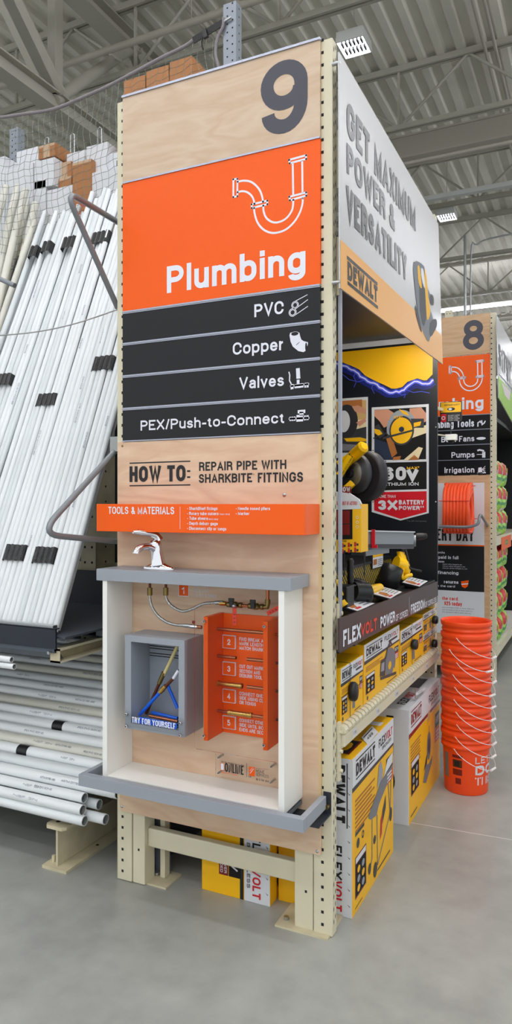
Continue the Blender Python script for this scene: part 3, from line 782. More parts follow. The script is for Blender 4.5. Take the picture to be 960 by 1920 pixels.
# ---------------------------------------------------------------- faucet
fa = onZ(292, 1062, 1.476); fa = V((fa.x, 2.66, 1.4755))
fa = V((-1.748, 2.655, 1.4755))
t = thing('faucet', fa, 'chrome single-lever faucet standing on the grey countertop', 'faucet')
b = MB()
vs = []
prof = [(1.0, 0), (1.0, .006), (.93, .012), (.55, .022), (.36, .032)]
seg = 28
for k, z in prof:
    for i in range(seg):
        a = 2*math.pi*i/seg; vs.append(fa+V((.078*k*math.copysign(abs(math.cos(a))**.8, math.cos(a)), .027*(k**.7)*math.sin(a), z)))
b.add(vs, [(i*seg+k, i*seg+(k+1) % seg, (i+1)*seg+(k+1) % seg, (i+1)*seg+k) for i in range(len(prof)-1) for k in range(seg)]+[tuple(range((len(prof)-1)*seg, len(prof)*seg))], 'chrome', True)
b.build('base_plate', t)
b = MB(); b.lathe([(.034, 0), (.030, .02), (.026, .05), (.025, .08), (.026, .095), (.020, .108), (0, .113)], fa+V((0, 0, .02)), (-.12, -.1, 1), 'chrome', 24); b.build('body', t)
b = MB(); b.tube(smoothed([fa+V((0, -.005, .075)), fa+V((-.02, -.04, .098)), fa+V((-.035, -.08, .098)), fa+V((-.042, -.105, .085)), fa+V((-.043, -.11, .073))], 4), .015, 'chrome', 14); b.build('spout', t)
b = MB()
hp = smoothed([fa+V((0, 0, .128)), fa+V((-.01, -.015, .150)), fa+V((-.045, -.07, .162)), fa+V((-.065, -.10, .165))], 4); nh = len(hp)
b.tube(hp, .01, 'chrome', 12, radii=[.02-.013*i/(nh-1) for i in range(nh)]); b.build('lever', t)
b = MB(); b.lathe([(.004, 0), (.004, .002), (0, .003)], hp[-4]+V((0, 0, .012)), (0, 0, 1), 'red', 8); b.build('hot_mark', t)
for dx in (0,): pass

# ---------------------------------------------------------------- hoses and valves
FP = FY(2.70)
def P3(x, y, Y=2.70): return onY(x, y, Y)
def hose(pts, label, ends):
    t = thing('braided_hose', P3(*pts[0]), label, 'hose')
    pp = smoothed([P3(*p[:2], Y=(p[2] if len(p) > 2 else 2.70)) for p in pts], 6)
    b = MB(); b.tube(pp, .0065, 'braid', 12); b.build('braid', t)
    p = pp[0]; b = MB(); b.cyl(p+V((0, 0, .012)), p+V((0, 0, -.022)), .0115, 'brass_old', 6); b.cyl(p+V((0, 0, .035)), p+V((0, 0, .012)), .006, 'copper_dark', 10); b.build('nut', t)
    b = MB(); d = (pp[-1]-pp[-3]).normalized(); b.cyl(pp[-1]-d*.01, pp[-1]+d*.028, .009, 'zinc', 12); b.build('end_fitting', t)
    return t
hose([(281, 1107), (281, 1122), (286, 1140), (300, 1158), (322, 1170), (348, 1173)], 'lower braided steel hose looping from under the countertop to the orange holder', None)
hose([(311, 1107), (312, 1122), (322, 1136), (342, 1146), (362, 1141), (382, 1132), (408, 1130)], 'upper braided steel hose looping from under the countertop to the brass valves', None)
def valve(x, y, label, tagcol=None, Y=2.70, r=.011):
    t = thing('shutoff_valve', P3(x, y, Y), label, 'valve')
    c = P3(x, y, Y)
    b = MB(); b.lathe([(.009, -.035), (.012, -.034), (.012, -.02), (.008, -.018), (.014, -.008), (.014, .008), (.008, .018), (.012, .02), (.012, .034), (.009, .035)], c, (1, 0, 0), 'brass_old', 16); b.build('valve_body', t)
    b = MB(); b.cyl(c, c+V((0, -.03, 0)), .007, 'brass_old', 10); b.box(c+V((-.008, -.036, -.006)), c+V((.010, -.030, .030)), 'black_plastic'); b.box(c+V((-.012, -.037, .018)), c+V((.014, -.029, .032)), 'black_plastic'); b.build('handle', t, bevel=.002)
    return t
valve(440, 1134, 'black handled brass valve nearest the end of the upper hose')
valve(480, 1137, 'black handled brass valve beside the copper elbow')
b = MB(); c = P3(365, 1175); b.cyl(c-V((.025, 0, 0)), c+V((.015, 0, 0)), .009, 'chrome', 12); b.cyl(c, c+V((0, -.01, .018)), .004, 'chrome', 8); b.box(c+V((-.005, -.014, .015)), c+V((.006, -.006, .027)), 'dark_red')
b.cyl(c+V((.015, 0, 0)), c+V((.035, 0, 0)), .008, 'copper', 12)
tag(b.build('stop_valve'), 'small chrome stop valve where the lower hose meets the orange holder', 'valve')
ce = thing('copper_elbow', P3(470, 1137), 'copper pipe run with brass elbow rising under the right of the countertop', 'pipe')
b = MB(); c = P3(416, 1131); b.cyl(c-V((.01, 0, 0)), c+V((.02, 0, 0)), .010, 'brass', 12); b.build('brass_nut', ce)
b = MB(); b.cyl(P3(452, 1135.5), P3(470, 1136.5), .0065, 'copper', 12); b.build('link_pipe', ce)
b = MB(); b.cyl(P3(490, 1138), P3(503, 1139), .0075, 'brass_old', 12); b.tube(smoothed([P3(497, 1138.5), P3(501, 1137), P3(502, 1130)]), .0095, 'brass_old', 12)
b.cyl(P3(502, 1132), P3(502, 1124), .0115, 'brass_old', 12); b.build('elbow', ce)
b = MB(); b.cyl(P3(502, 1124), P3(502, 1098), .0075, 'copper', 12); b.build('riser_pipe', ce)
b = MB(); b.lathe([(0, -.012), (.008, -.01), (.011, 0), (.008, .01), (0, .012)], P3(439, 1136, 2.675), (0, -1, 0), 'zinc', 12)
b.build('handle_nut', ce)
b = MB(); c = P3(440, 1140, 2.672); b.box(c+V((-.010, -.001, -.070)), c+V((.008, .001, 0)), 'tag_red'); FT = FY(c.y-.0012)
for k in range(3): b.text('o', FT, c.x-.005, c.x+.004, c.z-.03-k*.016, c.z-.022-k*.016, 'black_ink', .03)
tag(b.build('valve_tag'), 'red paper tag hanging from the left brass valve', 'tag')
b = MB(); c = P3(501, 1151, 2.675); q = P3(527, 1137, 2.66); d = (q-c).normalized(); u_ = V((-d.z, 0, d.x))*.009
b.add([c-u_, q-u_, q+u_, c+u_, c-u_+V((0,.002,0)), q-u_+V((0,.002,0)), q+u_+V((0,.002,0)), c+u_+V((0,.002,0))], [(0,1,2,3),(7,6,5,4),(0,4,5,1),(1,5,6,2),(2,6,7,3),(3,7,4,0)], 'tag_red')
FT = Frame(c, d, V((-d.z, 0, d.x)))
for k in range(3): b.text('o', FT, .014+k*.016, .021+k*.016, -.004, .004, 'black_ink', .03, lift=.001)
tag(b.build('valve_tag'), 'red paper tag slanting against the right wall of the white cabinet', 'tag')

# ---------------------------------------------------------------- orange holder
YO = 2.614
oh = thing('step_holder', (-1.352, Y0, .776), 'glossy orange holder with numbered steps 2 to 5 inside the white cabinet', 'holder')
zo0, zo1 = .776, 1.289
FB = FY(2.749)
b = MB(); b.box((-1.479, 2.749, zo0), (-1.227, Y0-.001, zo1), 'orange')
def stp(n, ys, lines):
    (y0_, y1_) = ys
    for (s, x1, yb_) in lines: b.T(s, FB, 449, x1, yb_, yb_-6.6, 'white_ink', .02)
stp(2, (0, 0), [('FIND BREAK A', 494, 1201), ('MARK LENGTH', 494, 1209.2), ('MATCH SHARK', 494, 1217.6)])
stp(3, (0, 0), [('CUT OUT MARK', 494, 1252.2), ('SECTION AND', 488, 1260.8), ('DEBURR TOOL', 492, 1269.2)])
stp(4, (0, 0), [('CONNECT ONE', 493, 1303), ('SIDE USING CL', 494, 1311.3), ('OR TONGS', 480, 1319.8)])
stp(5, (0, 0), [('CONNECT OTHE', 494, 1353), ('SIDE UNTIL BO', 494, 1361.8), ('ENDS ARE SEC', 494, 1370.5)])
b.build('back_panel', oh)
for x0, x1 in ((-1.4995, -1.4795), (-1.2268, -1.2065)):
    b = MB(); b.box((x0, YO, zo0), (x1, Y0-.001, zo1+.002), 'orange'); b.build('side_flange', oh, bevel=.001)
for n, yt_, yb_ in ((2, 1190, 1217.5), (3, 1240, 1268), (4, 1291, 1319.5), (5, 1341, 1369)):
    YN = 2.738; FN = FY(YN); a0, z1 = FN.px(417, yt_); a1, z0 = FN.px(441.5, yb_)
    b = MB(); b.box((a0, YN, z0), (a1, 2.7485, z1), 'white_ink'); w = .0028
    b.flat([(a0+w, z0+w), (a1-w, z0+w), (a1-w, z1-w), (a0+w, z1-w)], FN, 'orange', .0004)
    cx_ = (a0+a1)/2; cz = (z0+z1)/2; b.text(str(n), FN, cx_-.0075, cx_+.0075, cz-.0125, cz+.0125, 'white_ink', .03)
    b.build('number_tile', oh, bevel=.001)
for px_, py_ in ((384.5, 1165), (496.5, 1174.5), (383.5, 1378.5), (495.8, 1396.5)):
    a, z = FY(YO).px(px_, py_); b = MB(); b.lathe([(.0065, 0), (.0065, .008), (.005, .0095)], (a, YO-.001, z), (0, -1, 0), 'chrome', 14); b.lathe([(.003, .0), (.003, .001)], (a, YO-.0103, z), (0, -1, 0), 'hole', 8); b.build('standoff', oh)
# pipes held by it
def cpipe(x0, y0_, x1, y1_, r, m, label, name='copper_pipe', Y=2.70, extra=None):
    b = MB(); p, q = P3(x0, y0_, Y), P3(x1, y1_, Y); q.z = p.z = (p.z+q.z)/2
    b.pipe(p, q, r, m, 'hole', 14, .0015)
    if extra: extra(b, p, q)
    return tag(b.build(name), label, 'pipe')
cpipe(391, 1178.6, 500, 1186, .0075, 'copper', 'topmost copper pipe running across the orange holder')
b = MB(); c = P3(524, 1190, 2.69); b.cyl(c-V((.02, 0, 0)), c+V((.004, 0, 0)), .006, 'copper', 10); b.cyl(c-V((.003, 0, 0)), c+V((.011, 0, 0)), .011, 'brass', 12); tag(b.build('pipe_stub'), 'brass-ended copper stub at the upper right outside the orange holder', 'pipe')
cpipe(391, 1229.5, 442.5, 1232, .0075, 'copper', 'short cut copper pipe between the 2 and 3 tiles, left piece')
cpipe(463.5, 1236.5, 500, 1239, .0075, 'copper', 'short cut copper pipe beside the 3 tile, right piece')
def fit(b, p, q):
    L = (q.x-p.x)
    for k in (.03, .88): b.cyl(p+V((L*k, 0, 0)), p+V((L*(k+.1), 0, 0)), .0125, 'brass', 16)
cpipe(405, 1281.5, 454.5, 1285.5, .0108, 'brass', 'brass coupling sticking out above the 4 tile', 'brass_coupling', extra=fit)
b = MB(); b.pipe(P3(391, 1281), P3(404, 1281.8), .0075, 'copper', 'hole', 12, .0015); tag(b.build('copper_pipe'), 'copper stub feeding the brass coupling above the 4 tile', 'pipe')
cpipe(463.5, 1288.5, 500, 1291, .0075, 'copper', 'cut copper pipe right of the brass coupling above the 4 tile')
cpipe(391, 1331, 427, 1334, .0075, 'copper', 'copper pipe entering the left end of the lowest brass coupling')
cpipe(428, 1335, 473, 1341.5, .0108, 'brass', 'lowest brass coupling joining two copper pipes above the 5 tile', 'brass_coupling', extra=fit)
cpipe(474, 1342, 500, 1345, .0075, 'copper', 'copper pipe leaving the right end of the lowest brass coupling')
for py_, w_ in ((1243, 'second'), (1295.5, 'third'), (1349, 'lowest')):
    b = MB(); c = P3(517, py_, 2.69); b.pipe(c-V((.014, 0, 0)), c+V((.004, 0, 0)), .0065, 'copper', 'copper_dark', 12, .001); tag(b.build('pipe_stub'), '%s copper stub poking through the right side of the orange holder' % w_, 'pipe')
for px_, py_, w_ in ((406, 1237, 'upper'), (406, 1286, 'lower')):
    b = MB(); c = P3(px_-2, py_, 2.72); b.cyl(c, c+V((0, -.03, 0)), .005, 'dark_grey', 8); b.box(c+V((-.008, -.03, -.007)), c+V((.008, -.022, .007)), 'dark_grey'); tag(b.build('pipe_clip'), '%s black clip under a copper pipe at the left of the orange holder' % w_, 'clip')
# acrylic guard with rounded corners
def rrect(x0, z0, x1, z1, r, n=5):
    out = []
    for cx_, cz, a0 in ((x1-r, z0+r, -90), (x1-r, z1-r, 0), (x0+r, z1-r, 90), (x0+r, z0+r, 180)):
        for k in range(n+1): a = math.radians(a0+90*k/n); out.append((cx_+r*math.cos(a), cz+r*math.sin(a)))
    return out
b = MB(); b.prism(rrect(-1.534, .742, -1.153, 1.345, .012), FY(2.600), 0, .003, 'acrylic', 'acrylic'); tag(b.build('acrylic_guard'), 'large clear acrylic sheet in front of the orange holder', 'acrylic sheet')

# ---------------------------------------------------------------- grey sample bin
gb = thing('sample_bin', (-1.735, 2.68, .778), 'grey box bin of sample pipes behind the try for yourself strip', 'bin')
gx0, gx1, gz0, gz1, YG = -1.888, -1.584, .780, 1.187, 2.600
hx0, hx1, hz0, hz1 = -1.856, -1.613, .806, 1.160
for nm, a, c in (('side_wall', (gx0, YG, gz0), (hx0, Y0-.001, gz1)), ('side_wall', (hx1, YG, gz0), (gx1, Y0-.001, gz1)), ('top_wall', (hx0+.0003, YG, hz1), (hx1-.0003, Y0-.001, gz1)), ('bottom_wall', (hx0+.0003, YG, gz0), (hx1-.0003, Y0-.001, hz0))):
    b = MB(); b.box(a, c, 'grey_paint'); b.build(nm, gb)
b = MB(); b.box((hx0+.0003, 2.745, hz0+.0003), (hx1-.0003, Y0-.001, hz1-.0003), 'grey_paint')
for z in (1.118, 1.107, 1.085, 1.074): b.box((hx0+.001, 2.7435, z-.0018), (hx1-.001, 2.7452, z+.0018), 'hole')
b.build('back_panel', gb)
yl = 2.594; FA = FY(yl); ax0, az1 = FA.px(233, 1332); az0 = FA.px(233, 1361)[1]; ax1 = FA.px(345.5, 1352)[0]
st = thing('acrylic_strip', ((ax0+ax1)/2, yl, az0), 'clear strip lettered try for yourself across the grey bin', 'acrylic strip')
b = MB(); b.prism([(ax0, az0), (ax1, az0), (ax1, az1), (ax0, az1)], FA, -.003, 0, 'acrylic', 'acrylic'); b.T('TRY FOR YOURSELF', FA, 247.5, 329, 1354.3, 1343.5, 'white_ink', .03, lift=.001); b.build('strip', st)
for px_, py_ in ((237.5, 1339), (237.5, 1361.5), (338.3, 1355.5), (338.3, 1378.5)):
    a, z = FA.px(px_, py_); b = MB(); b.lathe([(.006, -.003), (.006, .006), (.0045, .0075)], (a, yl, z), (0, -1, 0), 'chrome', 14); b.lathe([(.0028, 0), (.0028, .001)], (a, yl-.0078, z), (0, -1, 0), 'hole', 8); b.build('standoff', st)
def stick(pts, r, m, label, name, cap_m=None, extra=None, Ys=(2.68, 2.68)):
    p, q = onY(pts[0][0], pts[0][1], Ys[0]), onY(pts[1][0], pts[1][1], Ys[1]); b = MB(); b.pipe(p, q, r, m, 'hole' if not cap_m else cap_m, 14, .0018)
    if extra: extra(b, p, q)
    return tag(b.build(name), label, 'sample pipe')
def el(b, p, q):
    d = (q-p); b.cyl(p+d*.78, p+d*1.0, .0098, 'brass', 16); b.cyl(p+d*.84, p+d*.9, .0112, 'brass', 16)
stick(((262, 1340), (311, 1286)), .0075, 'pex_blue', 'blue sample tube with brass fitting slanting up to the right in the grey bin', 'sample_tube', extra=el, Ys=(2.66, 2.64))
stick(((308, 1290), (325, 1272)), .007, 'copper_dark', 'copper tube end continuing past the brass fitting in the grey bin', 'sample_tube', Ys=(2.641, 2.632))
stick(((325, 1272), (335, 1257)), .007, 'white_ink', 'white tube tip at the upper right in the grey bin opening', 'sample_tube', Ys=(2.632, 2.63))
stick(((307, 1266), (333, 1211)), .0078, 'pex_cream', 'cream sample tube leaning to the top right of the grey bin', 'sample_tube', Ys=(2.69, 2.70))
def br(b, p, q):
    d = q-p; b.cyl(q-d*.05, q+d*.28, .0105, 'brass_old', 14)
stick(((274, 1338), (300, 1278)), .0075, 'copper_dark', 'dark copper sample tube with a brass elbow leaning in the grey bin', 'sample_tube', extra=br, Ys=(2.69, 2.69))
stick(((314, 1284), (333, 1328)), .0075, 'pex_blue', 'blue sample tube slanting down to the right in the grey bin', 'sample_tube', Ys=(2.70, 2.70))
stick(((285, 1336), (333, 1347)), .0075, 'pex_blue', 'blue sample tube lying on top at the back of the grey bin', 'sample_tube', Ys=(2.70, 2.70))
stick(((252, 1352), (333, 1366)), .0095, 'pex_blue', 'thick blue sample tube lying at the front of the grey bin', 'sample_tube', Ys=(2.62, 2.62))
stick(((262, 1347), (333, 1360)), .0075, 'pex_blue', 'blue sample tube lying behind the lettered strip', 'sample_tube', Ys=(2.645, 2.645))
stick(((280, 1342), (333, 1353)), .0070, 'copper', 'copper sample tube lying among blue tubes in the grey bin', 'sample_tube', Ys=(2.67, 2.67))

# ---------------------------------------------------------------- online sign
yo = 2.716; FO = FY(yo); ox0, oz1 = FO.px(404, 1413); ox1, oz0 = FO.px(518, 1476)
on = thing('online_sign', ((ox0+ox1)/2, yo, oz0), 'small clear acrylic sign lettered ONLINE at the bottom of the cabinet', 'sign')
b = MB(); b.prism([(ox0, oz0), (ox1, oz0), (ox1, oz1), (ox0, oz1)], FO, -.003, 0, 'acrylic', 'acrylic')
b.T('ONLINE', FO, 421.5, 457, 1450, 1433, 'black_ink', .05, xref=440); b.stroke([(462.5, 1431), (462.5, 1457)], FO, .0018, 'black_ink')
b.fpx([(414, 1431), (420, 1432), (420, 1444), (414, 1443)], FO, 'white_ink', .0009); b.stroke([(414, 1430), (420, 1431), (420, 1445), (414, 1444)], FO, .0016, 'orange', .001, closed=True)
b.T('See the complete how-to video', FO, 415, 458, 1433, 1429.5, 'black_ink', .0, xref=436); b.T('and other how to project', FO, 415, 446, 1451.5, 1448.5, 'orange', .0, xref=430)
b.fpx([(467, 1437), (478, 1438.5), (478, 1456), (467, 1454)], FO, 'orange', .0009); b.stroke([(469, 1450), (476, 1441)], FO, .0022, 'white_ink', .0012); b.stroke([(469, 1445), (474, 1439)], FO, .0016, 'white_ink', .0012)
b.T('HOME', FO, 480, 496, 1448, 1442, 'black_ink', .0); b.T('SERVICES', FO, 480, 504, 1454.5, 1449, 'black_ink', .0); b.stroke([(480, 1440.5), (504, 1443)], FO, .0008, 'black_ink')
b.T('Let', FO, 466, 472, 1457, 1452.5, 'black_ink', .02); b.T('do it for you', FO, 480, 504, 1462.5, 1458, 'black_ink', .02)
b.build('plate', on)
for px_, py_ in ((410, 1420), (410, 1449), (509, 1437), (508, 1467)):
    a, z = FO.px(px_, py_); b = MB(); b.lathe([(.0045, -.040), (.0045, .005), (.0035, .0065)], (a, yo, z), (0, -1, 0), 'zinc', 12); b.lathe([(.002, 0), (.002, .001)], (a, yo-.0068, z), (0, -1, 0), 'hole', 8); b.build('standoff', on)
# ================================================================ left: the pipe racks
YB = 2.80          # feet of the leaning pipes
def onpipe(px_, py_, off=-.022):
    """point of the leaning plane seen at a pixel"""
    d = ray(px_, py_); y0, z0, y1, z1 = YB, 1.125, 3.93, 3.845; n = V((0, -(z1-z0), (y1-y0))).normalized()
    t = (V((0, y0, z0))-EYE).dot(n)/d.dot(n); return EYE+d*t
UP = V((0, 3.93-YB, 3.845-1.125)).normalized(); NO = V((0, -UP.z, UP.y))
# ---- leaning white pipes
GW = 'white pipes leaning in the upright rack'
lab_r = 'white PVC pipe leaning upright in the rack, right of the dark gap'
lab_l = 'white PVC pipe leaning upright in the rack, left of the dark gap'
R_P = .0168; proto = {}
def lean(x, yb, zb, yt, zt, r, m, lab, dx=0, group=GW, name='pvc_pipe'):
    p = V((x, yb, zb)); q = V((x+dx, yt, zt))
    b = MB(); b.pipe(p, q, r, m, 'pvc_in', 12, .003)
    d = (q-p)
    if random.random() < .65:       # printed lettering along the wall of the pipe
        t0 = random.uniform(.1, .8); n = d.normalized(); a = n.cross(V((1, 0, 0))).normalized(); a = a if a.y < 0 else -a
        ang = random.uniform(-.3, .9); s_ = (a*math.cos(ang)+V((1, 0, 0))*math.sin(ang)*-1 if False else (a*math.cos(ang)+V((1, 0, 0))*math.sin(ang)))
        t_ = n.cross(s_).normalized()
        Fp = Frame(p+d*t0+s_*(r+.0004), n, t_, s_); L = random.uniform(.05, .16); k = random.choice((5, 8))
        b.text('SCH40 PVC 1'[:k], Fp, 0, L, -.0045, .0045, 'print_blue', .02, lift=.0003)
    return tag(b.build(name), lab, 'pipe', group)
xs = []
x = -2.455; i = 0
while x > -3.57:
    xs.append(x); x -= .0348
dz0 = .062
for i, x in enumerate(xs):
    lab = lab_r if x > -3.14 else lab_l
    if -3.165 < x < -3.12: continue            # the dark gap between the bundles
    j = random.uniform(-.003, .003)
    top = 3.845+random.uniform(-.06, .05)-(.07 if -3.62 < x < -3.16 else 0)
    lean(x, YB+j, 1.125, 3.93+j*2, top, R_P, random.choice(('pvc', 'pvc', 'pvc_b')), lab, dx=random.uniform(-.002, .002))
    if i % 1 == 0:                              # second layer just behind
        lean(x-.017, YB+.035+j, 1.125, 3.972+j*2, top+random.uniform(-.05, .07), R_P, 'pvc_b', ('white PVC pipe in the back layer, right of the dark gap' if x > -3.14 else 'white PVC pipe in the back layer, left of the dark gap'), dx=random.uniform(-.002, .002), group='white pipes in the back layer of the upright rack')
# black tape bands, each round three or four pipes of the front layer
def tape(px_, py_, wx, h, label, rag=0):
    c = onpipe(px_, py_); n = max(2, round(wx/.0348)); i0 = min(range(len(xs)), key=lambda k: abs(xs[k]-(c.x+wx/2)))
    sel = xs[i0:i0+n]; b = MB(); prof = []
    t = (c.z-1.125)/UP.z
    for x in sel:
        for a in (-60, -30, 0, 30, 60):
            r = R_P+.003; prof.append((x+r*math.sin(math.radians(-a)), .010+r*math.cos(math.radians(a))))
    prof = [(sel[0]+R_P+.006, -.02)]+[(x_, max(z_, R_P*1.05)) for x_, z_ in prof]+[(sel[-1]-R_P-.006, -.02)]
    vs = []
    for k, (x_, o_) in enumerate(prof):
        base = V((x_, YB, 1.125))+UP*t+NO*o_
        vs += [base-UP*(h/2+random.uniform(0, rag)), base+UP*(h/2+random.uniform(0, rag))]
    b.add(vs, [(2*k, 2*k+1, 2*k+3, 2*k+2) for k in range(len(prof)-1)], 'tape')
    vs2 = [v-NO*.0015 for v in vs]; b.add(vs2, [(2*k, 2*k+2, 2*k+3, 2*k+1) for k in range(len(prof)-1)], 'tape')
    return tag(b.build('tape_band'), label, 'tape', None)
for a in ((25, 1038, .125, .085, 'black tape band low on the leaning pipes, leftmost of the low pair', .004),
          (81, 1043, .135, .085, 'black tape band low on the leaning pipes, beside the round hoop corner', .004),
          (85, 753, .125, .075, 'black tape band halfway up the leaning pipes', .004),
          (193, 685, .13, .09, 'black tape band on the leaning pipes close to the black sign panels', .004),
          (5, 715, .09, .075, 'black tape band halfway up the leaning pipes at the picture edge', .004),
          (188, 450, .15, .085, 'widest black tape band near the pipe tops, right of the bent hoop', .008),
          (129, 459, .10, .085, 'black tape band near the pipe tops just left of the bent hoop', .008),
          (90, 466, .055, .08, 'small black tape band near the pipe tops, second from the left', .006),
          (58, 477, .085, .085, 'black tape band near the pipe tops beside the cream pipes', .006)): tape(*a)
# ---- warmer, thicker pipes at the far left
wp = [(-64, 560, 2, 340, .026, 0), (-46, 560, 15, 330, .026, 1), (-36, 560, 26, 350, .024, 1), (-18, 560, 38, 346, .027, 0), (-12, 590, 49, 362, .026, 1), (2, 600, 62, 374, .024, 0), (-2, 560, 56, 404, .024, 1), (-30, 520, 8, 362, .022, 0),
      (30, 540, 67, 385, .02, 2), (44, 520, 77, 404, .021, 2)]
for k, (x0, y0_, x1, y1_, r, c_) in enumerate(wp):
    off = -.055-.05*(k % 3)-(.09 if c_ == 2 else 0)
    q = onpipe(x1, y1_)+NO*off; p = onpipe(x0, y0_)+NO*(off-.02); d = (p-q).normalized(); p = q+d*min(2.2, (q.z-1.3)/max(.2, -d.z))
    b = MB(); b.pipe(p, q, r, ('pvc_warm', 'pvc_warm', 'pvc_tan')[c_], 'pvc_in', 14, .004)
    tag(b.build('thick_pipe'), 'tan plastic pipe leaning between the thick and the thin white pipes' if c_ == 2 else 'thick warm white pipe leaning at the far left above the others', 'pipe', 'thick pipes leaning at the far left' if c_ < 2 else 'tan pipes between the bundles')
# ---- guard hoops
def hoop(pts, label, r=.0135):
    b = MB(); b.tube(pts, r, 'steel', 14); return tag(b.build('guard_hoop'), label, 'guard hoop')
XH = -2.10
def corner(a, c, d, r, n=7):
    a, c, d = V(a), V(c), V(d); u = (a-c).normalized(); v = (d-c).normalized(); p0 = c+u*r; p1 = c+v*r
    return [p0.lerp(c, t)*(1-t)+c.lerp(p1, t)*t for t in [k/n for k in range(n+1)]]
A_, B_, D_ = (XH, 2.835, 3.112), (XH, 2.46, 3.118), (XH, 2.835, 2.70)
hoop([A_]+corner(A_, B_, D_, .09)+[D_], 'upper bent steel tube hoop sticking out over the leaning pipes')
A_, B_, D_ = (XH, 2.835, 2.03), (XH, 2.315, 1.655), (XH, 2.835, 1.578)
A_, B_, D_ = (XH, 2.83, 2.025), (XH, 2.32, 1.625), (XH, 2.83, 1.58)
hoop([A_]+corner(A_, (XH, 2.30, 1.635), D_, .13)+[D_], 'lower bent steel tube hoop beside the orange tools sign')
b = MB(); b.tube([V((-2.526, 2.60, 2.80)), V((-2.62, 2.60, 2.844)), V((-3.0, 2.60, 3.02))], .012, 'steel', 10)
tag(b.build('guard_hoop'), 'short grey rod end crossing the thick pipes at the far left', 'guard hoop')
b = MB(); c = V((XH+.01, 2.82, 2.02)); b.box(c+V((-.03, -.02, -.01)), c+V((.03, .02, .06)), 'cable'); tag(b.build('plastic_wrap'), 'scrap of clear wrap round the upper end of the lower hoop', 'wrap')
b = MB(); b.tube(smoothed([(-2.06, 2.79, 2.68), (-2.20, 2.66, 2.60), (-2.35, 2.58, 2.56), (-2.52, 2.50, 2.541), (-2.75, 2.42, 2.54)], 6), .003, 'cable', 8); tag(b.build('safety_cable'), 'thin steel safety cable sagging across the leaning pipes', 'cable')

# ---- tray that carries the leaning pipes
tray = thing('pipe_tray', (-3.3, 2.9, 1.0), 'steel tray with dark navy lip carrying the feet of the leaning pipes', 'tray')
YL = 2.72
b = MB(); b.box((-4.6, YL, 1.058), (-2.383, YL+.012, 1.157), 'navy'); b.box((-4.6, YL, 1.152), (-2.383, YL+.03, 1.158), 'navy'); b.build('lip', tray, bevel=.001)
b = MB(); b.box((-4.6, YL+.0125, 1.150), (-2.41, YL+.045, 1.168), 'zinc'); b.build('lip_rim', tray)
b = MB(); b.box((-4.6, YL+.012, 1.035), (-2.402, YL+.03, 1.057), 'pan_grey'); b.add([(-4.6, YL+.012, 1.050), (-2.402, YL+.012, 1.050), (-2.402, YL+.06, .998), (-4.6, YL+.06, .998), (-4.6, YL+.03, 1.055), (-2.402, YL+.03, 1.055), (-2.402, YL+.08, 1.0), (-4.6, YL+.08, 1.0)], [(0,1,2,3),(7,6,5,4),(1,5,6,2),(0,3,7,4),(2,6,7,3),(0,4,5,1)], 'pan_grey')
b.cyl((-2.425, YL+.01, 1.038), (-2.425, YL-.004, 1.038), .008, 'zinc', 8); b.build('lower_flange', tray)
b = MB(); b.box((-4.6, YL+.03, 1.104), (-2.35, 3.75, 1.114), 'pan_grey'); b.build('pan_floor', tray)
b = MB(); b.box((-4.6, 3.75, 1.104), (-2.35, 3.765, 1.33), 'slate'); b.build('pan_back', tray)
b = MB()
for k in range(5): b.box((-2.40-.0, 3.05+k*.16, 1.07), (-2.35, 3.056+k*.16, 1.103), 'steel')
b.box((-4.6, 3.05, 1.062), (-2.35, 3.7, 1.07), 'slate'); b.build('under_channel', tray)
b = MB(); b.box((-2.44, 2.748, .985), (-2.38, 2.752, 1.055), 'cream_old'); b.box((-2.44, 2.748, 1.045), (-2.38, 3.95, 1.057), 'cream'); b.box((-2.44, 2.748, .985), (-2.38, 3.95, .995), 'cream'); b.box((-2.44, 2.75, .99), (-2.43, 3.95, 1.05), 'cream_old')
tag(b.build('cantilever_arm'), 'cream steel arm under the right end of the pipe tray', 'arm')

# three thin pipes poking out below the tray
for k, (px_, py_, w_) in enumerate(((22, 1237, 'upper'), (13, 1247, 'lower left'), (27, 1250, 'lower right'))):
    e = onY(px_, py_, 2.66+.015*(k % 2)); b = MB(); b.pipe(V((-4.9, e.y, e.z)), e, .0145, 'pvc', 'pvc_in', 14, .0025)
    tag(b.build('small_pipe'), 'small white pipe under the navy tray lip, %s of three' % w_, 'pipe')
b = MB(); b.box((-4.95, 2.60, .915), (-2.95, 2.80, .938), 'cream'); tag(b.build('cantilever_arm'), 'cream support bar under the three small pipes beyond the picture edge', 'arm')

# ---- horizontal pile
R = .0255; base_z = .205
ends = {}
def hp(y, z, xe, r, m, lab, group='white pipes lying in the pile on the floor supports'):
    b = MB(); b.pipe((-5.2, y, z), (xe, y, z), r, m, 'pvc_in', 18, .0035)
    if random.random() < .8:
        for k in range(random.choice((1, 2, 3))):
            x0 = random.uniform(-3.3, -2.35); a = random.uniform(.3, .8); s_ = V((0, -math.cos(a), math.sin(a)))
            Fp = Frame(V((x0, y, z))+s_*(r+.0004), (1, 0, 0), V((0, math.sin(a), math.cos(a))), s_)
            b.text(random.choice(('IPEX PVC SCH 40', 'ASTM D1785 480', 'NSF 2IN')), Fp, 0, random.uniform(.08, .16), -.005, .005, 'print_blue', .01, lift=.0003)
    return tag(b.build('pvc_pipe'), lab, 'pipe', group)
GB = None
hp(2.72, .265, -2.205, .0245, 'pvc', 'front white pipe lowest in the pile, open end above the floor beam', None)
hp(2.72, .3135, -2.218, .0245, 'pvc', 'white pipe resting on the lowest front pipe of the pile', None)
hp(2.755, .355, -2.235, .0245, 'pvc', 'third white pipe of the pile front, open end left of the rack foot', None)
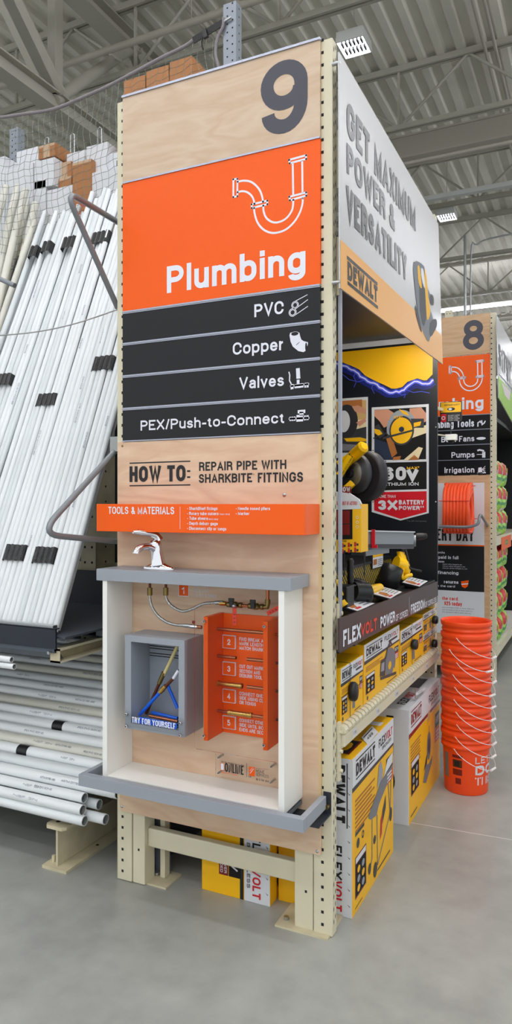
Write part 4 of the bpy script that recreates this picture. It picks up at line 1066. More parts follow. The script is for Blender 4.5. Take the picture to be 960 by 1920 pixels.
hp(2.775, .2655, -2.125, .0245, 'pvc', 'white pipe whose open end reaches farthest right toward the rack foot', None)
hp(2.81, .311, -2.19, .0245, 'pvc_b', 'white pipe with a shaded open end behind the rightmost pipe end', None)
PY = lambda i: 2.80+.050*i
PZ = lambda i: .392+.0338*i
for i in range(16):
    y, z = PY(i), PZ(i)
    xe = -2.07 if i < 2 else (-1.95 if i < 3 else -1.3)
    hp(y, z, xe, .0292, random.choice(('pvc', 'pvc', 'pvc_b', 'pvc_warm')), 'white pipe lying on the sloping face of the floor pile')
    if i > 1: hp(y+.001, z-.0605, -2.12 if y < 2.9 else -1.3, .0292, 'pvc_warm', 'white pipe lying in the second row of the floor pile', 'white pipes in the second row of the floor pile')
for (px_, py_, k, w_) in ((113, 1363, 6.9, 'upper'), (47, 1405, 4.2, 'lower')):
    i = min(range(16), key=lambda q: abs(proj((onY(px_, py_, PY(q)).x, PY(q), PZ(q)))[1]-py_+3)); y, z = PY(i), PZ(i); c = onY(px_, py_, y)
    b = MB(); pr = []
    for a in range(-25, 150, 15): r_ = .0302; pr.append((y-r_*math.cos(math.radians(a)), z+r_*math.sin(math.radians(a))))
    vs = [];
    for (yy, zz) in pr: vs += [V((c.x-.035, yy, zz)), V((c.x+.035, yy, zz))]
    b.add(vs, [(2*q, 2*q+1, 2*q+3, 2*q+2) for q in range(len(pr)-1)], 'black_plastic'); b.add([v*1.0+V((0, .0004, -.0006)) for v in vs], [(2*q, 2*q+2, 2*q+3, 2*q+1) for q in range(len(pr)-1)], 'black_plastic')
    tag(b.build('tape_band'), '%s black tape strip wrapped on the lying pipes' % w_, 'tape')
# floor support: I-beam feet
def ibeam(x, label, y0=2.70):
    b = MB()
    b.prism([(x-.06, y0+.02), (x-.045, y0), (x+.045, y0), (x+.06, y0+.02), (x+.06, 4.3), (x-.06, 4.3)], FZ(0), .198, .2125, 'cream_old')
    b.prism([(x-.075, y0), (x+.075, y0), (x+.075, 4.3), (x-.075, 4.3)], FZ(0), 0, .014, 'cream_old')
    b.box((x-.006, y0+.02, .014), (x+.006, 4.3, .198), 'cream_old')
    b.disc(FZ(.2125), x-.02, y0+.055, .012, 'hole', .0006, 14); b.cyl((x-.045, y0+.05, .014), (x-.045, y0+.05, .045), .009, 'cream_old', 8); b.disc(FZ(.014), x+.04, y0+.28, .009, 'hole', .0006, 10)
    b.box((x-.06, 3.55, .0), (x+.06, 3.62, 2.0), 'cream_old')
    return tag(b.build('floor_beam', bevel=.002), label, 'beam')
ibeam(-2.375, 'cream steel floor beam sticking out under the lying pipes')
ibeam(-4.6, 'cream steel floor beam beyond the picture edge under the pipes')
# rack posts and beams behind
def post2(x0, x1, y0, y1, z1, label, z0=0):
    b = MB(); b.box((x0, y0, z0), (x1, y1, z1), 'cream_old')
    for z in zrange(z0+.05, z1, .1016):
        for x in (x0+(x1-x0)*.28, x0+(x1-x0)*.75): b.disc(FY(y0), x, z, .009, 'hole', .0005, 10)
        for y in (y0+(y1-y0)*.5,): b.disc(FX(x1), y, z, .008, 'hole', .0005, 10)
    return tag(b.build('rack_post', bevel=.002), label, 'rack post')
post2(-3.155, -3.03, 3.85, 4.06, 3.6, 'cream perforated post in the dark behind the leaning pipes')
for z0, z1, y, l in ((1.535, 1.62, 3.82, 'upper cream beam crossing the dark behind the lower hoop'), (1.30, 1.365, 3.95, 'lower cream beam crossing the dark behind the pipes')):
    b = MB(); b.box((-5, y, z0), (-2.0, y+.03, z1), 'cream_old'); tag(b.build('rack_beam', bevel=.002), l, 'rack beam')
# added dark panel down the middle of the row, stands for shade in the gaps
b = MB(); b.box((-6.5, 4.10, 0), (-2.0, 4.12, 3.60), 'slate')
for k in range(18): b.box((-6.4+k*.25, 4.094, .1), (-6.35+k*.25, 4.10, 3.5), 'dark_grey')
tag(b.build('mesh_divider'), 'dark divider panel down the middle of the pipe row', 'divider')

# ---- tall galvanised posts and safety net
def gpost(x, y, z0, z1, label):
    t = thing('steel_post', (x, y, z0), label, 'steel post')
    b = MB(); w = .045
    b.box((x-w, y-.035, z0), (x+w, y-.031, z1), 'steel_post'); b.box((x+w-.004, y-.031, z0), (x+w, y+.04, z1), 'steel_post'); b.box((x-w, y-.031, z0), (x-w+.004, y+.04, z1), 'steel_post')
    for z in zrange(z0+.03, z1, .0508):
        b.disc(FY(y-.035), x-.016, z, .006, 'hole', .0006, 8); b.disc(FY(y-.035), x+.02, z+.02, .006, 'hole', .0006, 8); b.disc(FX(x+w), y+.005, z, .006, 'hole', .0006, 8)
    b.build('channel', t); return t
gpost(-2.10, 4.02, 0, 4.885, 'tall grey steel post rising behind the top of the aisle sign')
gpost(-4.30, 4.45, 0, 4.80, 'grey steel post rising over the white boxes at the far left')
YN_ = 3.97
rp = [(0, 220), (50, 213), (100, 205), (150, 185), (200, 163), (250, 137), (300, 110), (345, 88), (362, 76)]
rope_pts = [onY(-60, 222, YN_)]+[onY(x_, y_, YN_) for x_, y_ in rp]
b = MB(); b.tube(smoothed(rope_pts, 4), .012, 'rope', 8)
rp2 = [onY(x_, y_, YN_) for x_, y_ in ((419, 34), (418, 50), (408, 72), (404, 100), (410, 130), (408, 160))]
b.tube(smoothed(rp2, 4), .010, 'rope', 8)
tag(b.build('net_rope'), 'thick grey rope along the top edge of the safety net', 'rope')
b = MB(); s0_, s1_ = onY(362, 76, YN_), onY(418, 42, YN_); b.bar(s0_, s1_, .006, .045, 'strap', (0, 0, 1)); m0 = onY(381, 66, YN_-.01); b.bar(m0, m0+(s1_-s0_).normalized()*.03, .02, .055, 'black_plastic')
b.tube(smoothed([m0, m0+V((-.01, 0, -.05)), m0+V((0, 0, -.09))]), .005, 'strap', 6); b.cyl(s1_, s1_+(s1_-s0_).normalized()*.06, .007, 'zinc', 8)
tag(b.build('ratchet_strap'), 'black buckle strap tying the net rope to the grey post', 'strap')
# net: sagging square mesh
import bisect
rx = sorted((p.x, p.z) for p in smoothed(rope_pts, 4))
def rope_z(x):
    k = bisect.bisect([q[0] for q in rx], x); k = max(1, min(len(rx)-1, k)); a, c = rx[k-1], rx[k]
    t = (x-a[0])/(c[0]-a[0]+1e-9); return a[1]+(c[1]-a[1])*min(1.4, max(0, t))
b = MB(); st_ = .0525; nx = int((-2.16+4.3)/st_); cols = []
for i in range(nx+1):
    x = -4.3+i*st_; ztop = rope_z(x); pts = [V((x, YN_+random.uniform(-.004, .004), ztop))]
    z = ztop-random.uniform(.03, .05); k = 0
    while z > 3.45:
        k += 1; pts.append(V((x+.012*math.sin(k*1.1+i*.23)+random.uniform(-.004, .004), YN_-.05*math.sin(min(1, k/14)*1.5)+random.uniform(-.004, .004), z-.02*math.sin(i*.21)))); z -= st_
    cols.append(pts)
    b.tube(pts, .0016, 'net', 3, caps=False, smooth=False)
rows_ = max(len(c_) for c_ in cols)
for k in range(1, rows_):
    seg_ = [c_[k] for c_ in cols if len(c_) > k]
    if len(seg_) > 2: b.tube(seg_, .0016, 'net', 3, caps=False, smooth=False)
tag(b.build('safety_net'), 'sagging square mesh safety net hung before the stored boxes', 'net')
# wire mesh panel in front of the stored cartons
# ---- shelf and boxes behind the net
b = MB(); b.box((-6.5, 4.10, 3.62), (-2.0, 4.14, 3.74), 'cream'); b.box((-6.5, 4.14, 3.70), (-2.0, 5.2, 3.73), 'cream'); tag(b.build('top_shelf'), 'cream top shelf beam holding the boxes behind the net', 'shelf')
SZ = 3.7305
def carton(x0, y0_, x1, y1_, Yf, depth, m, label, z0=None, art=None, rot=0, cat='box'):
    p = onY(x0, y1_, Yf); q = onY(x1, y0_, Yf)
    z0 = p.z if z0 is None else z0; b = MB(); b.box((p.x, Yf, z0), (q.x, Yf+depth, q.z), m)
    F = FY(Yf); FR = FX(q.x)
    if m == 'card':
        zc = (z0+q.z)/2; b.flat([(p.x, q.z-.02), (q.x, q.z-.02), (q.x, q.z-.001), (p.x, q.z-.001)], F, 'card_tape'); 
        xm = (p.x+q.x)/2; b.flat([(xm-.03, z0), (xm+.03, z0), (xm+.03, q.z), (xm-.03, q.z)], F, 'card_tape', .0008) if art == 'tape' else None
    if art == 'red':
        for k in range(2): b.text(('SHIP', 'CTN2')[k], F, p.x+.03, q.x-.03, z0+.17-.055*k, z0+.205-.055*k, 'red_ink', .02)
        b.flat([(p.x+.02, z0+.03), (q.x-.01, z0+.04), (q.x-.01, z0+.06), (p.x+.02, z0+.05)], F, 'red_ink')
    if art == 'label': b.flat([(q.x-.10, q.z-.10), (q.x-.03, q.z-.10), (q.x-.03, q.z-.06), (q.x-.10, q.z-.06)], F, 'grey_ink')
    return tag(b.build('carton', bevel=.003), label, cat), q
GWB = 'white cartons stored behind the net'
t1, q1 = carton(162, 265, 201, 322, 4.20, .45, 'boxwhite', 'tall white carton behind the net beside the aisle sign edge', z0=4.125)
carton(203, 280, 240, 330, 4.22, .45, 'boxwhite', 'white carton tucked against the aisle sign edge behind the net', z0=4.125, art='label')
carton(172, 312, 222, 420, 4.16, .45, 'boxwhite', 'big white carton low beside the aisle sign edge behind the net', z0=SZ)
carton(125, 280, 160, 320, 4.26, .4, 'boxwhite', 'small white carton between the brown carton and the tall white one', z0=4.16)
carton(72, 266, 103, 294, 4.17, .35, 'card', 'brown taped carton topmost behind the net at left', z0=4.34, art='tape')
carton(64, 294, 102, 335, 4.16, .45, 'boxwhite', 'white carton holding up the brown taped carton', z0=4.115)
carton(31, 274, 71, 330, 4.34, .4, 'boxwhite', 'white carton left of the brown taped carton behind the net', z0=4.19)
carton(10, 304, 62, 420, 4.18, .45, 'boxwhite', 'wide white carton low at the left behind the net', z0=SZ)
carton(63, 336, 86, 420, 4.16, .45, 'boxwhite', 'narrow white carton low under the overhanging white carton', z0=SZ)
carton(-40, 292, 9, 420, 4.2, .45, 'boxwhite', 'white carton at the picture edge behind the net', z0=SZ)
carton(108, 301, 133, 328, 4.24, .3, 'card', 'brown carton with shiny tape beside the standing brown carton', z0=4.115, art='tape')
carton(110, 329, 134, 346, 4.20, .3, 'card', 'small brown carton under the shiny taped one', z0=4.035)
carton(88, 346, 136, 420, 4.165, .4, 'boxwhite', 'white carton in front below the small brown cartons', z0=SZ)
carton(136, 297, 171, 420, 4.15, .3, 'card', 'tall brown carton with red printing behind the net', z0=SZ, art='red')
# a row of brown cartons high over the sign
for k, (x0, x1, yt) in enumerate(((232, 273, 152), (274, 317, 134), (318, 361, 117), (362, 376, 133))):
    p = onY(x0, yt, 4.25); q = onY(x1, yt, 4.25)
    if k == 3: continue
    b = MB(); b.box((p.x, 4.25, 4.29), (q.x-.004, 4.55, p.z), 'card'); 
    tag(b.build('carton', bevel=.003), ['left', 'middle', 'right'][k]+'most brown carton high above the aisle sign behind the net' if k != 1 else 'middle brown carton high above the aisle sign behind the net', 'box')
b = MB(); b.box((-3.05, 4.23, SZ), (-2.15, 4.65, 4.289), 'boxwhite'); tag(b.build('carton', bevel=.003), 'long white carton under the three high brown cartons', 'box')
for k, (px_, py_) in enumerate(((88, 265), (136, 258), (187, 247))):
    c = onY(px_, py_, 4.62); b = MB(); b.tube([c+V((-.02, 0, -.35)), c+V((-.02, 0, .02)), c+V((0, 0, .035)), c+V((.02, 0, .02)), c+V((.02, 0, -.35))], .006, 'zinc', 6)
    tag(b.build('wire_hook'), ['bright wire loop above the brown taped carton', 'bright wire loop between the high cartons', 'bright wire loop above the tall white carton'][k], 'hook')
# ================================================================ right: the tool display bay
# white banner flaring out along the aisle
def cornerX(px_, py_, X): return onX(px_, py_, X)
bl, tl = onX(638, 540, -.950), onX(636, 97, -.952)
br_, tr_ = onX(830, 683, -.925), onX(822, 420, -.985)
QB = Quad(bl, br_, tr_, tl)
bn = thing('promo_banner', bl, 'long white banner reading GET MAXIMUM POWER & VERSATILITY over the tool display', 'banner')
b = MB(); N = 16
vs = [QB.P(i/N, j/6, d) for d in (0, -.006) for i in range(N+1) for j in range(7)]
fs = []; K = 7*(N+1)
for i in range(N):
    for j in range(6):
        m_ = 'banner_tan' if False else 'banner'
        a = i*7+j; fs.append((a, a+7, a+8, a+1))
b.add(vs, fs, 'banner'); b.add(vs, [(K+a, K+a+1, K+a+8, K+a+7) for (a, *_r) in fs], 'banner')
rim = [i*7 for i in range(N+1)]+[N*7+j for j in range(1, 7)]+[i*7+6 for i in range(N-1, -1, -1)]+[j for j in range(5, 0, -1)]
b.add(vs, [(rim[k], rim[(k+1) % len(rim)], K+rim[(k+1) % len(rim)], K+rim[k]) for k in range(len(rim))][::1], 'banner')
# tan lower band
v0 = QB.px(638, 449)[1]; v1 = QB.px(827, 628)[1]
def qpoly(pts, m, lift=.0012, n=14):
    """band between two lines, subdivided along the banner"""
    (a0, b0, b1), (a1, c0, c1) = pts
    for k in range(n):
        t, u = k/n, (k+1)/n; A = lambda t_: a0+(a1-a0)*t_
        b.add([QB.P(A(t), b0+(c0-b0)*t, lift), QB.P(A(u), b0+(c0-b0)*u, lift), QB.P(A(u), b1+(c1-b1)*u, lift), QB.P(A(t), b1+(c1-b1)*t, lift)], [(0, 1, 2, 3)], m)
qpoly(((0, .0, v0), (1, .0, v1)), 'banner_tan')
def QT(s, xl, ybl, ytl, xr, ybr, m, bold, lift=.002):
    """line of lettering on the banner, its baseline passing through two pixels"""
    a0, b0 = QB.px(xl, ybl); _, bt = QB.px(xl, ytl); a1, b1 = QB.px(xr, ybr)
    bb = (b0+b1)/2; b.text(s, QB, a0, a1, b0, b0+(bt-b0), m, bold, lift)
QT('GET MAXIMUM', 650, 252, 186, 779, 425, 'banner_ink', .05)
QT('POWER &', 650, 323, 267, 740, 435, 'banner_ink', .05)
QT('VERSATILITY', 649, 410, 346, 762, 523, 'banner_ink', .05)
QT('DEWALT', 651, 524, 489, 707, 567, 'banner_ink', .07)
for (x0, y0_, x1, y1_) in ((650, 482.5, 707, 533), (651, 530, 708, 577)):
    a0, c0 = QB.px(x0, y0_); a1, c1 = QB.px(x1, y1_); b.add([QB.P(a0, c0-.008, .002), QB.P(a1, c1-.008, .002), QB.P(a1, c1+.008, .002), QB.P(a0, c0+.008, .002)], [(0, 1, 2, 3)], 'banner_ink')
# printed power tool on the banner
def qp(pts, m, lift):
    pts = [(p.x, p.y) for p in smoothed([(x_, y_, 0) for x_, y_ in pts], 3, True)]
    b.add([QB.P(*QB.px(*p), lift) for p in pts], [tuple(range(len(pts)))], m)
qp([(775,492),(795,500),(797,530),(806,552),(803,570),(812,600),(806,632),(802,640),(792,620),(784,590),(778,545)], 'grey_paint_dark', .0022)
qp([(782,500),(786,502),(790,540),(784,530)], 'yellow_card', .0030); qp([(795,505),(799,520),(802,555),(806,585),(800,600),(797,560)], 'yellow_card', .0031)
qp([(786,520),(794,530),(799,585),(793,612),(786,580)], 'dark_grey', .0028); qp([(806,552),(812,556),(812,572),(806,568)], 'dark_grey', .0028); qp([(805,606),(816,598),(818,612),(806,632)], 'dark_grey', .0029)
qp([(778,572),(784,590),(790,620),(787,618),(779,590)], 'dark_grey', .0028); qp([(788,505),(793,508),(796,540),(791,530)], 'banner', .0034)
b.build('sheet', bn)
b = MB(); 
for px_, py_ in ((637.5, 120), (638, 530)):
    c = onX(px_, py_, -.955); b.cyl(c+V((-.03, -.01, 0)), c+V((.004, -.01, 0)), .008, 'zinc', 8)
b.build('bolt', bn)

# dark bay shell
bay = thing('display_bay', (-1.4, 3.75, 1.0), 'black walled bay of the tool display under the white banner', 'display bay')
b = MB(); b.box((-1.95, 2.83, 2.86), (-1.0, 4.735, 2.88), 'bay_black'); b.build('canopy', bay)
b = MB(); b.box((-1.06, 3.15, 2.825), (-1.02, 4.55, 2.8595), 'lampbody'); b.build('light_housing', bay)  # casing of the added fill light
b = MB(); b.box((-1.055, 3.17, 2.815), (-1.025, 4.53, 2.8245), 'led'); b.build('light_bar', bay)  # added fill light to brighten the poster, unseen behind the banner
b = MB(); b.box((-1.97, 2.83, 1.13), (-1.95, 4.735, 2.88), 'bay_black'); b.build('back_wall', bay)
b = MB(); b.box((-1.95, 2.83, 1.13), (-1.07, 2.845, 2.86), 'bay_black'); b.build('near_wall', bay)
b = MB(); b.box((-.985, 2.826, 1.30), (-.972, 2.842, 2.66), 'silver'); b.build('edge_trim', bay)
b = MB(); b.box((-1.95, 2.846, 1.14), (-.985, 4.735, 1.165), 'black_plastic'); b.build('deck', bay)

# poster
YPo = 4.72; FPo = FY(YPo)
po = thing('poster_board', (-1.45, YPo, 1.17), 'tall black poster board with blue lightning and a circular saw photo', 'poster')
b = MB(); b.box((-1.94, YPo, 1.166), (-.968, 4.734, 2.855), 'poster_dark')
pa, pb2 = FPo.px(640, 658)[1], FPo.px(812, 655)[1]
zl = FPo.px(760, 644)[1]
b.flat([(-1.94, zl-.0), (-.985, zl-.0), (-.985, zl+.035), (-1.94, zl+.035)], FPo, 'boxwhite')
b.fpx([(600,664),(812,643),(811,702),(800,713),(780,714),(765,716),(752,728),(735,729),(715,719),(695,713),(672,694),(655,686),(640,680),(600,676)], FPo, 'yellow_card', .0008)
bolt = [(600,672),(640,685),(655,691),(668,697),(680,709),(695,717),(712,725),(726,734),(742,735),(758,731),(768,721),(782,716),(795,720),(805,718),(812,712)]
jag = [(p.x+random.uniform(-.8, .8), p.y+random.uniform(-1.6, 1.6)) for p in smoothed([(p[0], p[1], 0) for p in bolt], 3)]
b.stroke([(p[0], p[1]+2.5) for p in bolt], FPo, .060, 'poster_blue', .0010)
b.stroke(jag, FPo, .026, 'poster_glow', .0013); b.stroke(jag, FPo, .009, 'bolt', .0016)
for br in ([(668,697),(663,706),(668,716),(664,726)], [(700,718),(697,728),(702,738)], [(745,735),(753,741),(760,739),(758,746)], [(760,730),(775,736),(790,734),(806,737)], [(640,700),(655,712),(672,716),(682,713)]): b.stroke(br, FPo, .004, 'poster_glow', .0014)
# photo panel left (partly behind the saw)
b.fpx([(600,750),(690,744),(690,860),(600,858)], FPo, 'boxwhite'); b.fpx([(600,756),(687,750),(687,848),(600,850)], FPo, 'dark_grey', .0010)
b.fpx([(600,757),(687,750),(687,800),(600,802)], FPo, 'lumber', .0014); b.fpx([(600,800),(687,785),(687,800),(600,822)], FPo, 'lumber_pale', .0016); b.fpx([(640,770),(675,762),(687,775),(668,790)], FPo, 'green_dark', .0017) if False else None
b.fpx([(640,752),(679,749),(679,766),(640,768)], FPo, 'tawny', .0018)
a, z = FPo.px(650, 790); b.disc(FPo, a, z, .080, 'rubber', .0022, 28, rb=.115); b.disc(FPo, a-.02, z+.0, .045, 'boxwhite', .0026, 24, rb=.075)
b.fpx([(660,762),(672,760),(687,768),(687,776),(666,772)], FPo, 'skin', .0024); b.fpx([(668,792),(685,784),(687,790),(674,800)], FPo, 'skin', .0024)
b.fpx([(645,822),(675,820),(687,823),(687,828),(650,828)], FPo, 'yellow_card', .0022); b.fpx([(640,832),(668,834),(660,845),(640,845)], FPo, 'grey_ink', .0022)
# photo panel right
b.fpx([(697,764),(804,757.5),(804,962),(751,976),(697,960)], FPo, 'boxwhite')
b.fpx([(702,768.5),(799,763),(799,861),(702,863)], FPo, 'shadow_black', .0010)
b.fpx([(702,769),(728,767.5),(740,775),(735,795),(720,802),(712,790),(702,780)], FPo, 'skin', .0014); b.fpx([(768,766),(790,764),(799,775),(799,790),(780,800),(768,790)], FPo, 'skin', .0014)
b.fpx([(702,800),(710,795),(722,815),(712,822),(702,812)], FPo, 'dark_grey', .0016); b.fpx([(702,804),(712,806),(718,814),(711,818),(703,812)], FPo, 'yellow_card', .0019)
b.fpx([(702,822),(725,830),(740,862),(702,863)], FPo, 'denim', .0014); b.fpx([(724,822),(735,818),(745,850),(735,858)], FPo, 'tawny', .0016)
b.fpx([(730,815),(799,797),(799,812),(742,832)], FPo, 'lumber_pale', .0015); b.fpx([(785,838),(793,840),(784,862),(756,863)], FPo, 'lumber_pale', .0017); b.fpx([(777,853),(787,862),(765,863)], FPo, 'tawny', .002)
b.fpx([(738,857),(752,855),(750,862),(736,863)], FPo, 'tawny', .002)
a, z = FPo.px(753, 804); b.disc(FPo, a, z, .100, 'grey_paint', .0022, 30, a0=.25, a1=3.5, r_in=.055, rb=.125); b.disc(FPo, a, z-.012, .083, 'dark_grey', .0023, 30, rb=.098); b.disc(FPo, a, z-.012, .072, 'yellow_card', .0027, 28, rb=.086); b.disc(FPo, a, z-.004, .018, 'denim', .0030, 16)
b.fpx([(718,820),(775,805),(777,808),(718,824)], FPo, 'dark_grey', .0032); b.fpx([(770,785),(795,785),(795,802),(775,802)], FPo, 'dark_grey', .0028); b.fpx([(776,793),(790,790),(788,798),(776,801)], FPo, 'yellow_card', .0031); b.fpx([(748,767),(762,772),(768,780),(756,776)], FPo, 'yellow_card', .0030)
b.T('DEWALT', FPo, 739, 755, 785, 780, 'yellow_card', .05, lift=.0030); b.stroke([(700,822),(724,812),(730,818)], FPo, .008, 'rubber', .0033)
b.fpx([(701.5,868),(800,865.5),(800,917),(701.5,920)], FPo, 'shadow_black', .0010)
b.T('60', FPo, 719, 761.5, 901, 876, 'boxwhite', .07, lift=.0016); b.T('v', FPo, 763, 784, 901, 874, 'boxwhite', .07, lift=.0016); b.T('MAX*', FPo, 763, 786, 880, 875, 'yellow_card', .06, lift=.0016)
b.T('LITHIUM ION', FPo, 718, 785, 911, 905, 'boxwhite', .05, lift=.0016)
b.fpx([(701.5,923),(800,921),(800,960),(751,973),(701.5,957)], FPo, 'red', .0010)
b.T('MORE THAN', FPo, 708, 742, 933.5, 928, 'boxwhite', .015, lift=.0016); b.T('3X', FPo, 709, 745, 956, 938, 'boxwhite', .07, lift=.0016)
b.T('BATTERY', FPo, 748, 795, 946, 937.5, 'boxwhite', .06, lift=.0016); b.T('POWER**', FPo, 748, 795, 956, 948.5, 'boxwhite', .06, lift=.0016)
b.T('** vs. 20V MAX batteries', FPo, 763, 800, 978, 975.5, 'grey_ink', .0, lift=.0012)
b.build('board', po)
b = MB()
for px_, py_ in ((817, 801), (817, 941), (818, 1092)):
    b = MB(); a, z = FPo.px(px_, py_); b.lathe([(0, .003), (.004, .002), (.005, 0)], FPo.P(a, z), (0, -1, 0), 'zinc', 8); b.build('screw', po)


# riser with the yellow honeycomb print, top deck
b = MB(); b.box((-1.29, 2.87, 1.1655), (-1.27, 4.715, 1.40), 'hex_panel'); b.box((-1.945, 2.87, 1.40), (-1.262, 4.715, 1.415), 'black_plastic')
ri = tag(b.build('display_riser'), 'low riser printed with a yellow and black mesh pattern behind the tools', 'riser')

# demo tray with stepped black plastic, three angled price placards
b = MB(); b.box((-1.269, 2.87, 1.1655), (-.975, 4.715, 1.25), 'black_plastic')
for y0_, y1_ in ((2.9, 3.42), (3.46, 4.02), (4.06, 4.68)): b.box((-1.24, y0_, 1.2505), (-.975, y1_, 1.262), 'black_plastic'); b.box((-1.0, y0_+.18, 1.262), (-.972, y1_-.02, 1.275), 'black_plastic')
tag(b.build('demo_tray', bevel=.002), 'stepped black plastic tray under the demo tools and price placards', 'tray')
def placard(pts, label):
    """angled plate through four pixels of a tilted plane standing over the tray"""
    t = None; P = [V(p) for p in pts]; F = Frame(P[3], P[2]-P[3], (P[0]-P[3])-(P[2]-P[3]).normalized()*((P[0]-P[3]).dot((P[2]-P[3]).normalized())))
    W = (P[2]-P[3]).length; H = (P[0]-P[3]).length
    t = thing('price_placard', P[3], label, 'placard')
    b = MB(); b.prism([(0, 0), (W, 0), (W, H), (0, H)], F, -.012, 0, 'black_plastic'); 
    q = lambda a, c: (a*W, c*H)
    b.build('holder', t)
    b = MB(); b.flat([q(.05,.05),q(.95,.05),q(.95,.95),q(.05,.95)], F, 'boxwhite', .001); b.flat([q(.05,.05),q(.2,.05),q(.2,.95),q(.05,.95)], F, 'yellow_card', .0016) if False else None
    b.flat([q(.05,.78),q(.62,.78),q(.62,.95),q(.05,.95)], F, 'yellow_card', .0016); b.flat([q(.66,.8),(.9*W,.8*H),q(.9,.93),q(.66,.93)], F, 'grey_ink', .0016)
    b.flat([q(.12,.25),q(.3,.2),q(.45,.4),q(.4,.65),q(.2,.6)], F, 'tawny', .0018); b.flat([q(.15,.12),q(.4,.12),q(.4,.2),q(.15,.2)], F, 'red_ink', .0018)
    for k in range(5): b.flat([q(.55,.15+k*.12),q(.9-.06*(k % 2),.15+k*.12),q(.9-.06*(k % 2),.20+k*.12),q(.55,.20+k*.12)], F, 'grey_ink', .0018)
    b.text('60V', F, .08*W, .35*W, .81*H, .92*H, 'black_ink', .04, .002)
    b.build('card', t); 
    b = MB(); b.box((P[3].x-.02 if P[3].x < P[2].x else P[2].x-.02, min(P[3].y, P[2].y)+.03, 1.2625), (max(P[3].x, P[2].x)-.03, max(P[3].y, P[2].y)-.03, min(P[3].z, P[2].z)-.008), 'black_plastic'); b.build('stand', t)
def pl(near_left, near_right, far_right, far_left, label, xn=-.962, xf=-1.08, zl=1.235):
    pts = [onX(*far_left, xf), onX(*far_right, xf), onX(*near_right, xn), onX(*near_left, xn)]
    placard(pts, label)
pl((673, 1148), (707, 1132), (674, 1113), (642, 1127), 'angled price placard nearest the corner post')
pl((733, 1124), (757, 1110), (722, 1097), (697, 1109), 'angled price placard in the middle of the tool tray')
pl((788, 1101), (806, 1090), (782, 1079), (760, 1087), 'angled price placard farthest along the tool tray')
# small hanging cards
def card(c0, c1, label, top='yellow_card', X=-1.262, bg='boxwhite'):
    p, q = onX(*c0, X), onX(*c1, X); F = FX(X); b = MB(); y0_, y1_, z0, z1 = p.y, q.y, q.z, p.z
    b.box((X-.002, y0_, z0), (X, y1_, z1), 'black_plastic'); w = y1_-y0_; h = z1-z0
    b.flat([(y0_+w*.08, z0+h*.05), (y1_-w*.05, z0+h*.05), (y1_-w*.05, z1-h*.05), (y0_+w*.08, z1-h*.05)], F, bg)
    b.flat([(y0_+w*.08, z0+h*.72), (y1_-w*.05, z0+h*.72), (y1_-w*.05, z1-h*.05), (y0_+w*.08, z1-h*.05)], F, top, .001)
    b.flat([(y0_+w*.12, z0+h*.25), (y0_+w*.42, z0+h*.25), (y0_+w*.42, z0+h*.6), (y0_+w*.12, z0+h*.6)], F, 'tawny', .001)
    for k in range(4): b.flat([(y0_+w*.5, z0+h*(.15+.12*k)), (y1_-w*.12, z0+h*(.15+.12*k)), (y1_-w*.12, z0+h*(.2+.12*k)), (y0_+w*.5, z0+h*(.2+.12*k))], F, 'grey_ink', .001)
    return tag(b.build('price_card'), label, 'card')
card((697, 1038), (719, 1062), 'price card on the yellow and black mesh riser')

# ---- mitre saw
sv = thing('mitre_saw', (-1.3, 3.55, 1.4155), 'yellow and black mitre saw with a big round blade guard above the riser', 'saw')
SC = onY(688, 893, 3.52); ax = V((-.42, -.9, 0)).normalized()
b = MB(); b.lathe([(.118, .0), (.126, .005), (.128, .03), (.124, .05), (.112, .055)], SC-ax*.02, ax, 'rubber', 40)
for k in range(56):      # teeth
    a = 2*math.pi*k/56; u_ = ax.cross(V((0, 0, 1))).normalized(); w_ = V((0, 0, 1)); c = SC-ax*.012+u_*(.13*math.cos(a))+w_*(.13*math.sin(a))
    b.add([c-u_*(.006*math.sin(a))+w_*(.006*math.cos(a)), c+u_*(.006*math.sin(a))-w_*(.006*math.cos(a)), c+u_*(.007*math.cos(a))+w_*(.007*math.sin(a))], [(0, 1, 2)], 'rubber')
b.build('blade', sv)
S2 = SC+ax*.06+V((-.03, 0, .012))
b = MB(); b.lathe([(.0, .012), (.06, .012), (.068, .009), (.070, 0), (.095, 0), (.10, -.03)], S2, ax, 'dark_grey', 36); b.lathe([(0, .0145), (.066, .0145), (.066, .010)], S2, ax, 'blade_grey', 36); b.build('guard', sv)
u_ = -ax.cross(V((0, 0, 1))).normalized()
b = MB(); p = S2+ax*.03; b.cyl(p-ax*.012, p+ax*.012, .022, 'black_plastic', 16); b.bar(p+ax*.01, p+ax*.012+u_*.05+V((0, 0, .045)), .012, .012, 'black_plastic', ax); b.bar(p, p-u_*.09+V((0, 0, -.005)), .02, .02, 'black_plastic', ax); b.cyl(p-u_*.04, p-u_*.04+ax*.02, .03, 'dark_grey', 14); b.build('hub', sv)
b = MB(); p0, p1 = onY(655, 862, 3.46), onY(681, 838, 3.40); b.tube(smoothed([p0-V((.05, 0, .03)), p0, p0.lerp(p1, .5), p1], 4), .03, 'yellow_tool', 14, radii=None); b.cyl(p1, p1+(p1-p0).normalized()*.012, .03, 'yellow_tool', 14, r1=.02); b.build('handle', sv)
b = MB(); p0, p1 = onY(636, 892, 3.36), onY(658, 856, 3.38); b.bar(p0, p1, .02, .055, 'yellow_tool', (0, 1, 0)); FN = Frame(p0, (p1-p0), V((-(p1-p0).z, 0, (p1-p0).x)), (0, -1, 0)); b.text('DEWALT', FN, .0, .12, -.012, .012, 'black_ink', .05, .0106) 
b.build('arm_cover', sv)
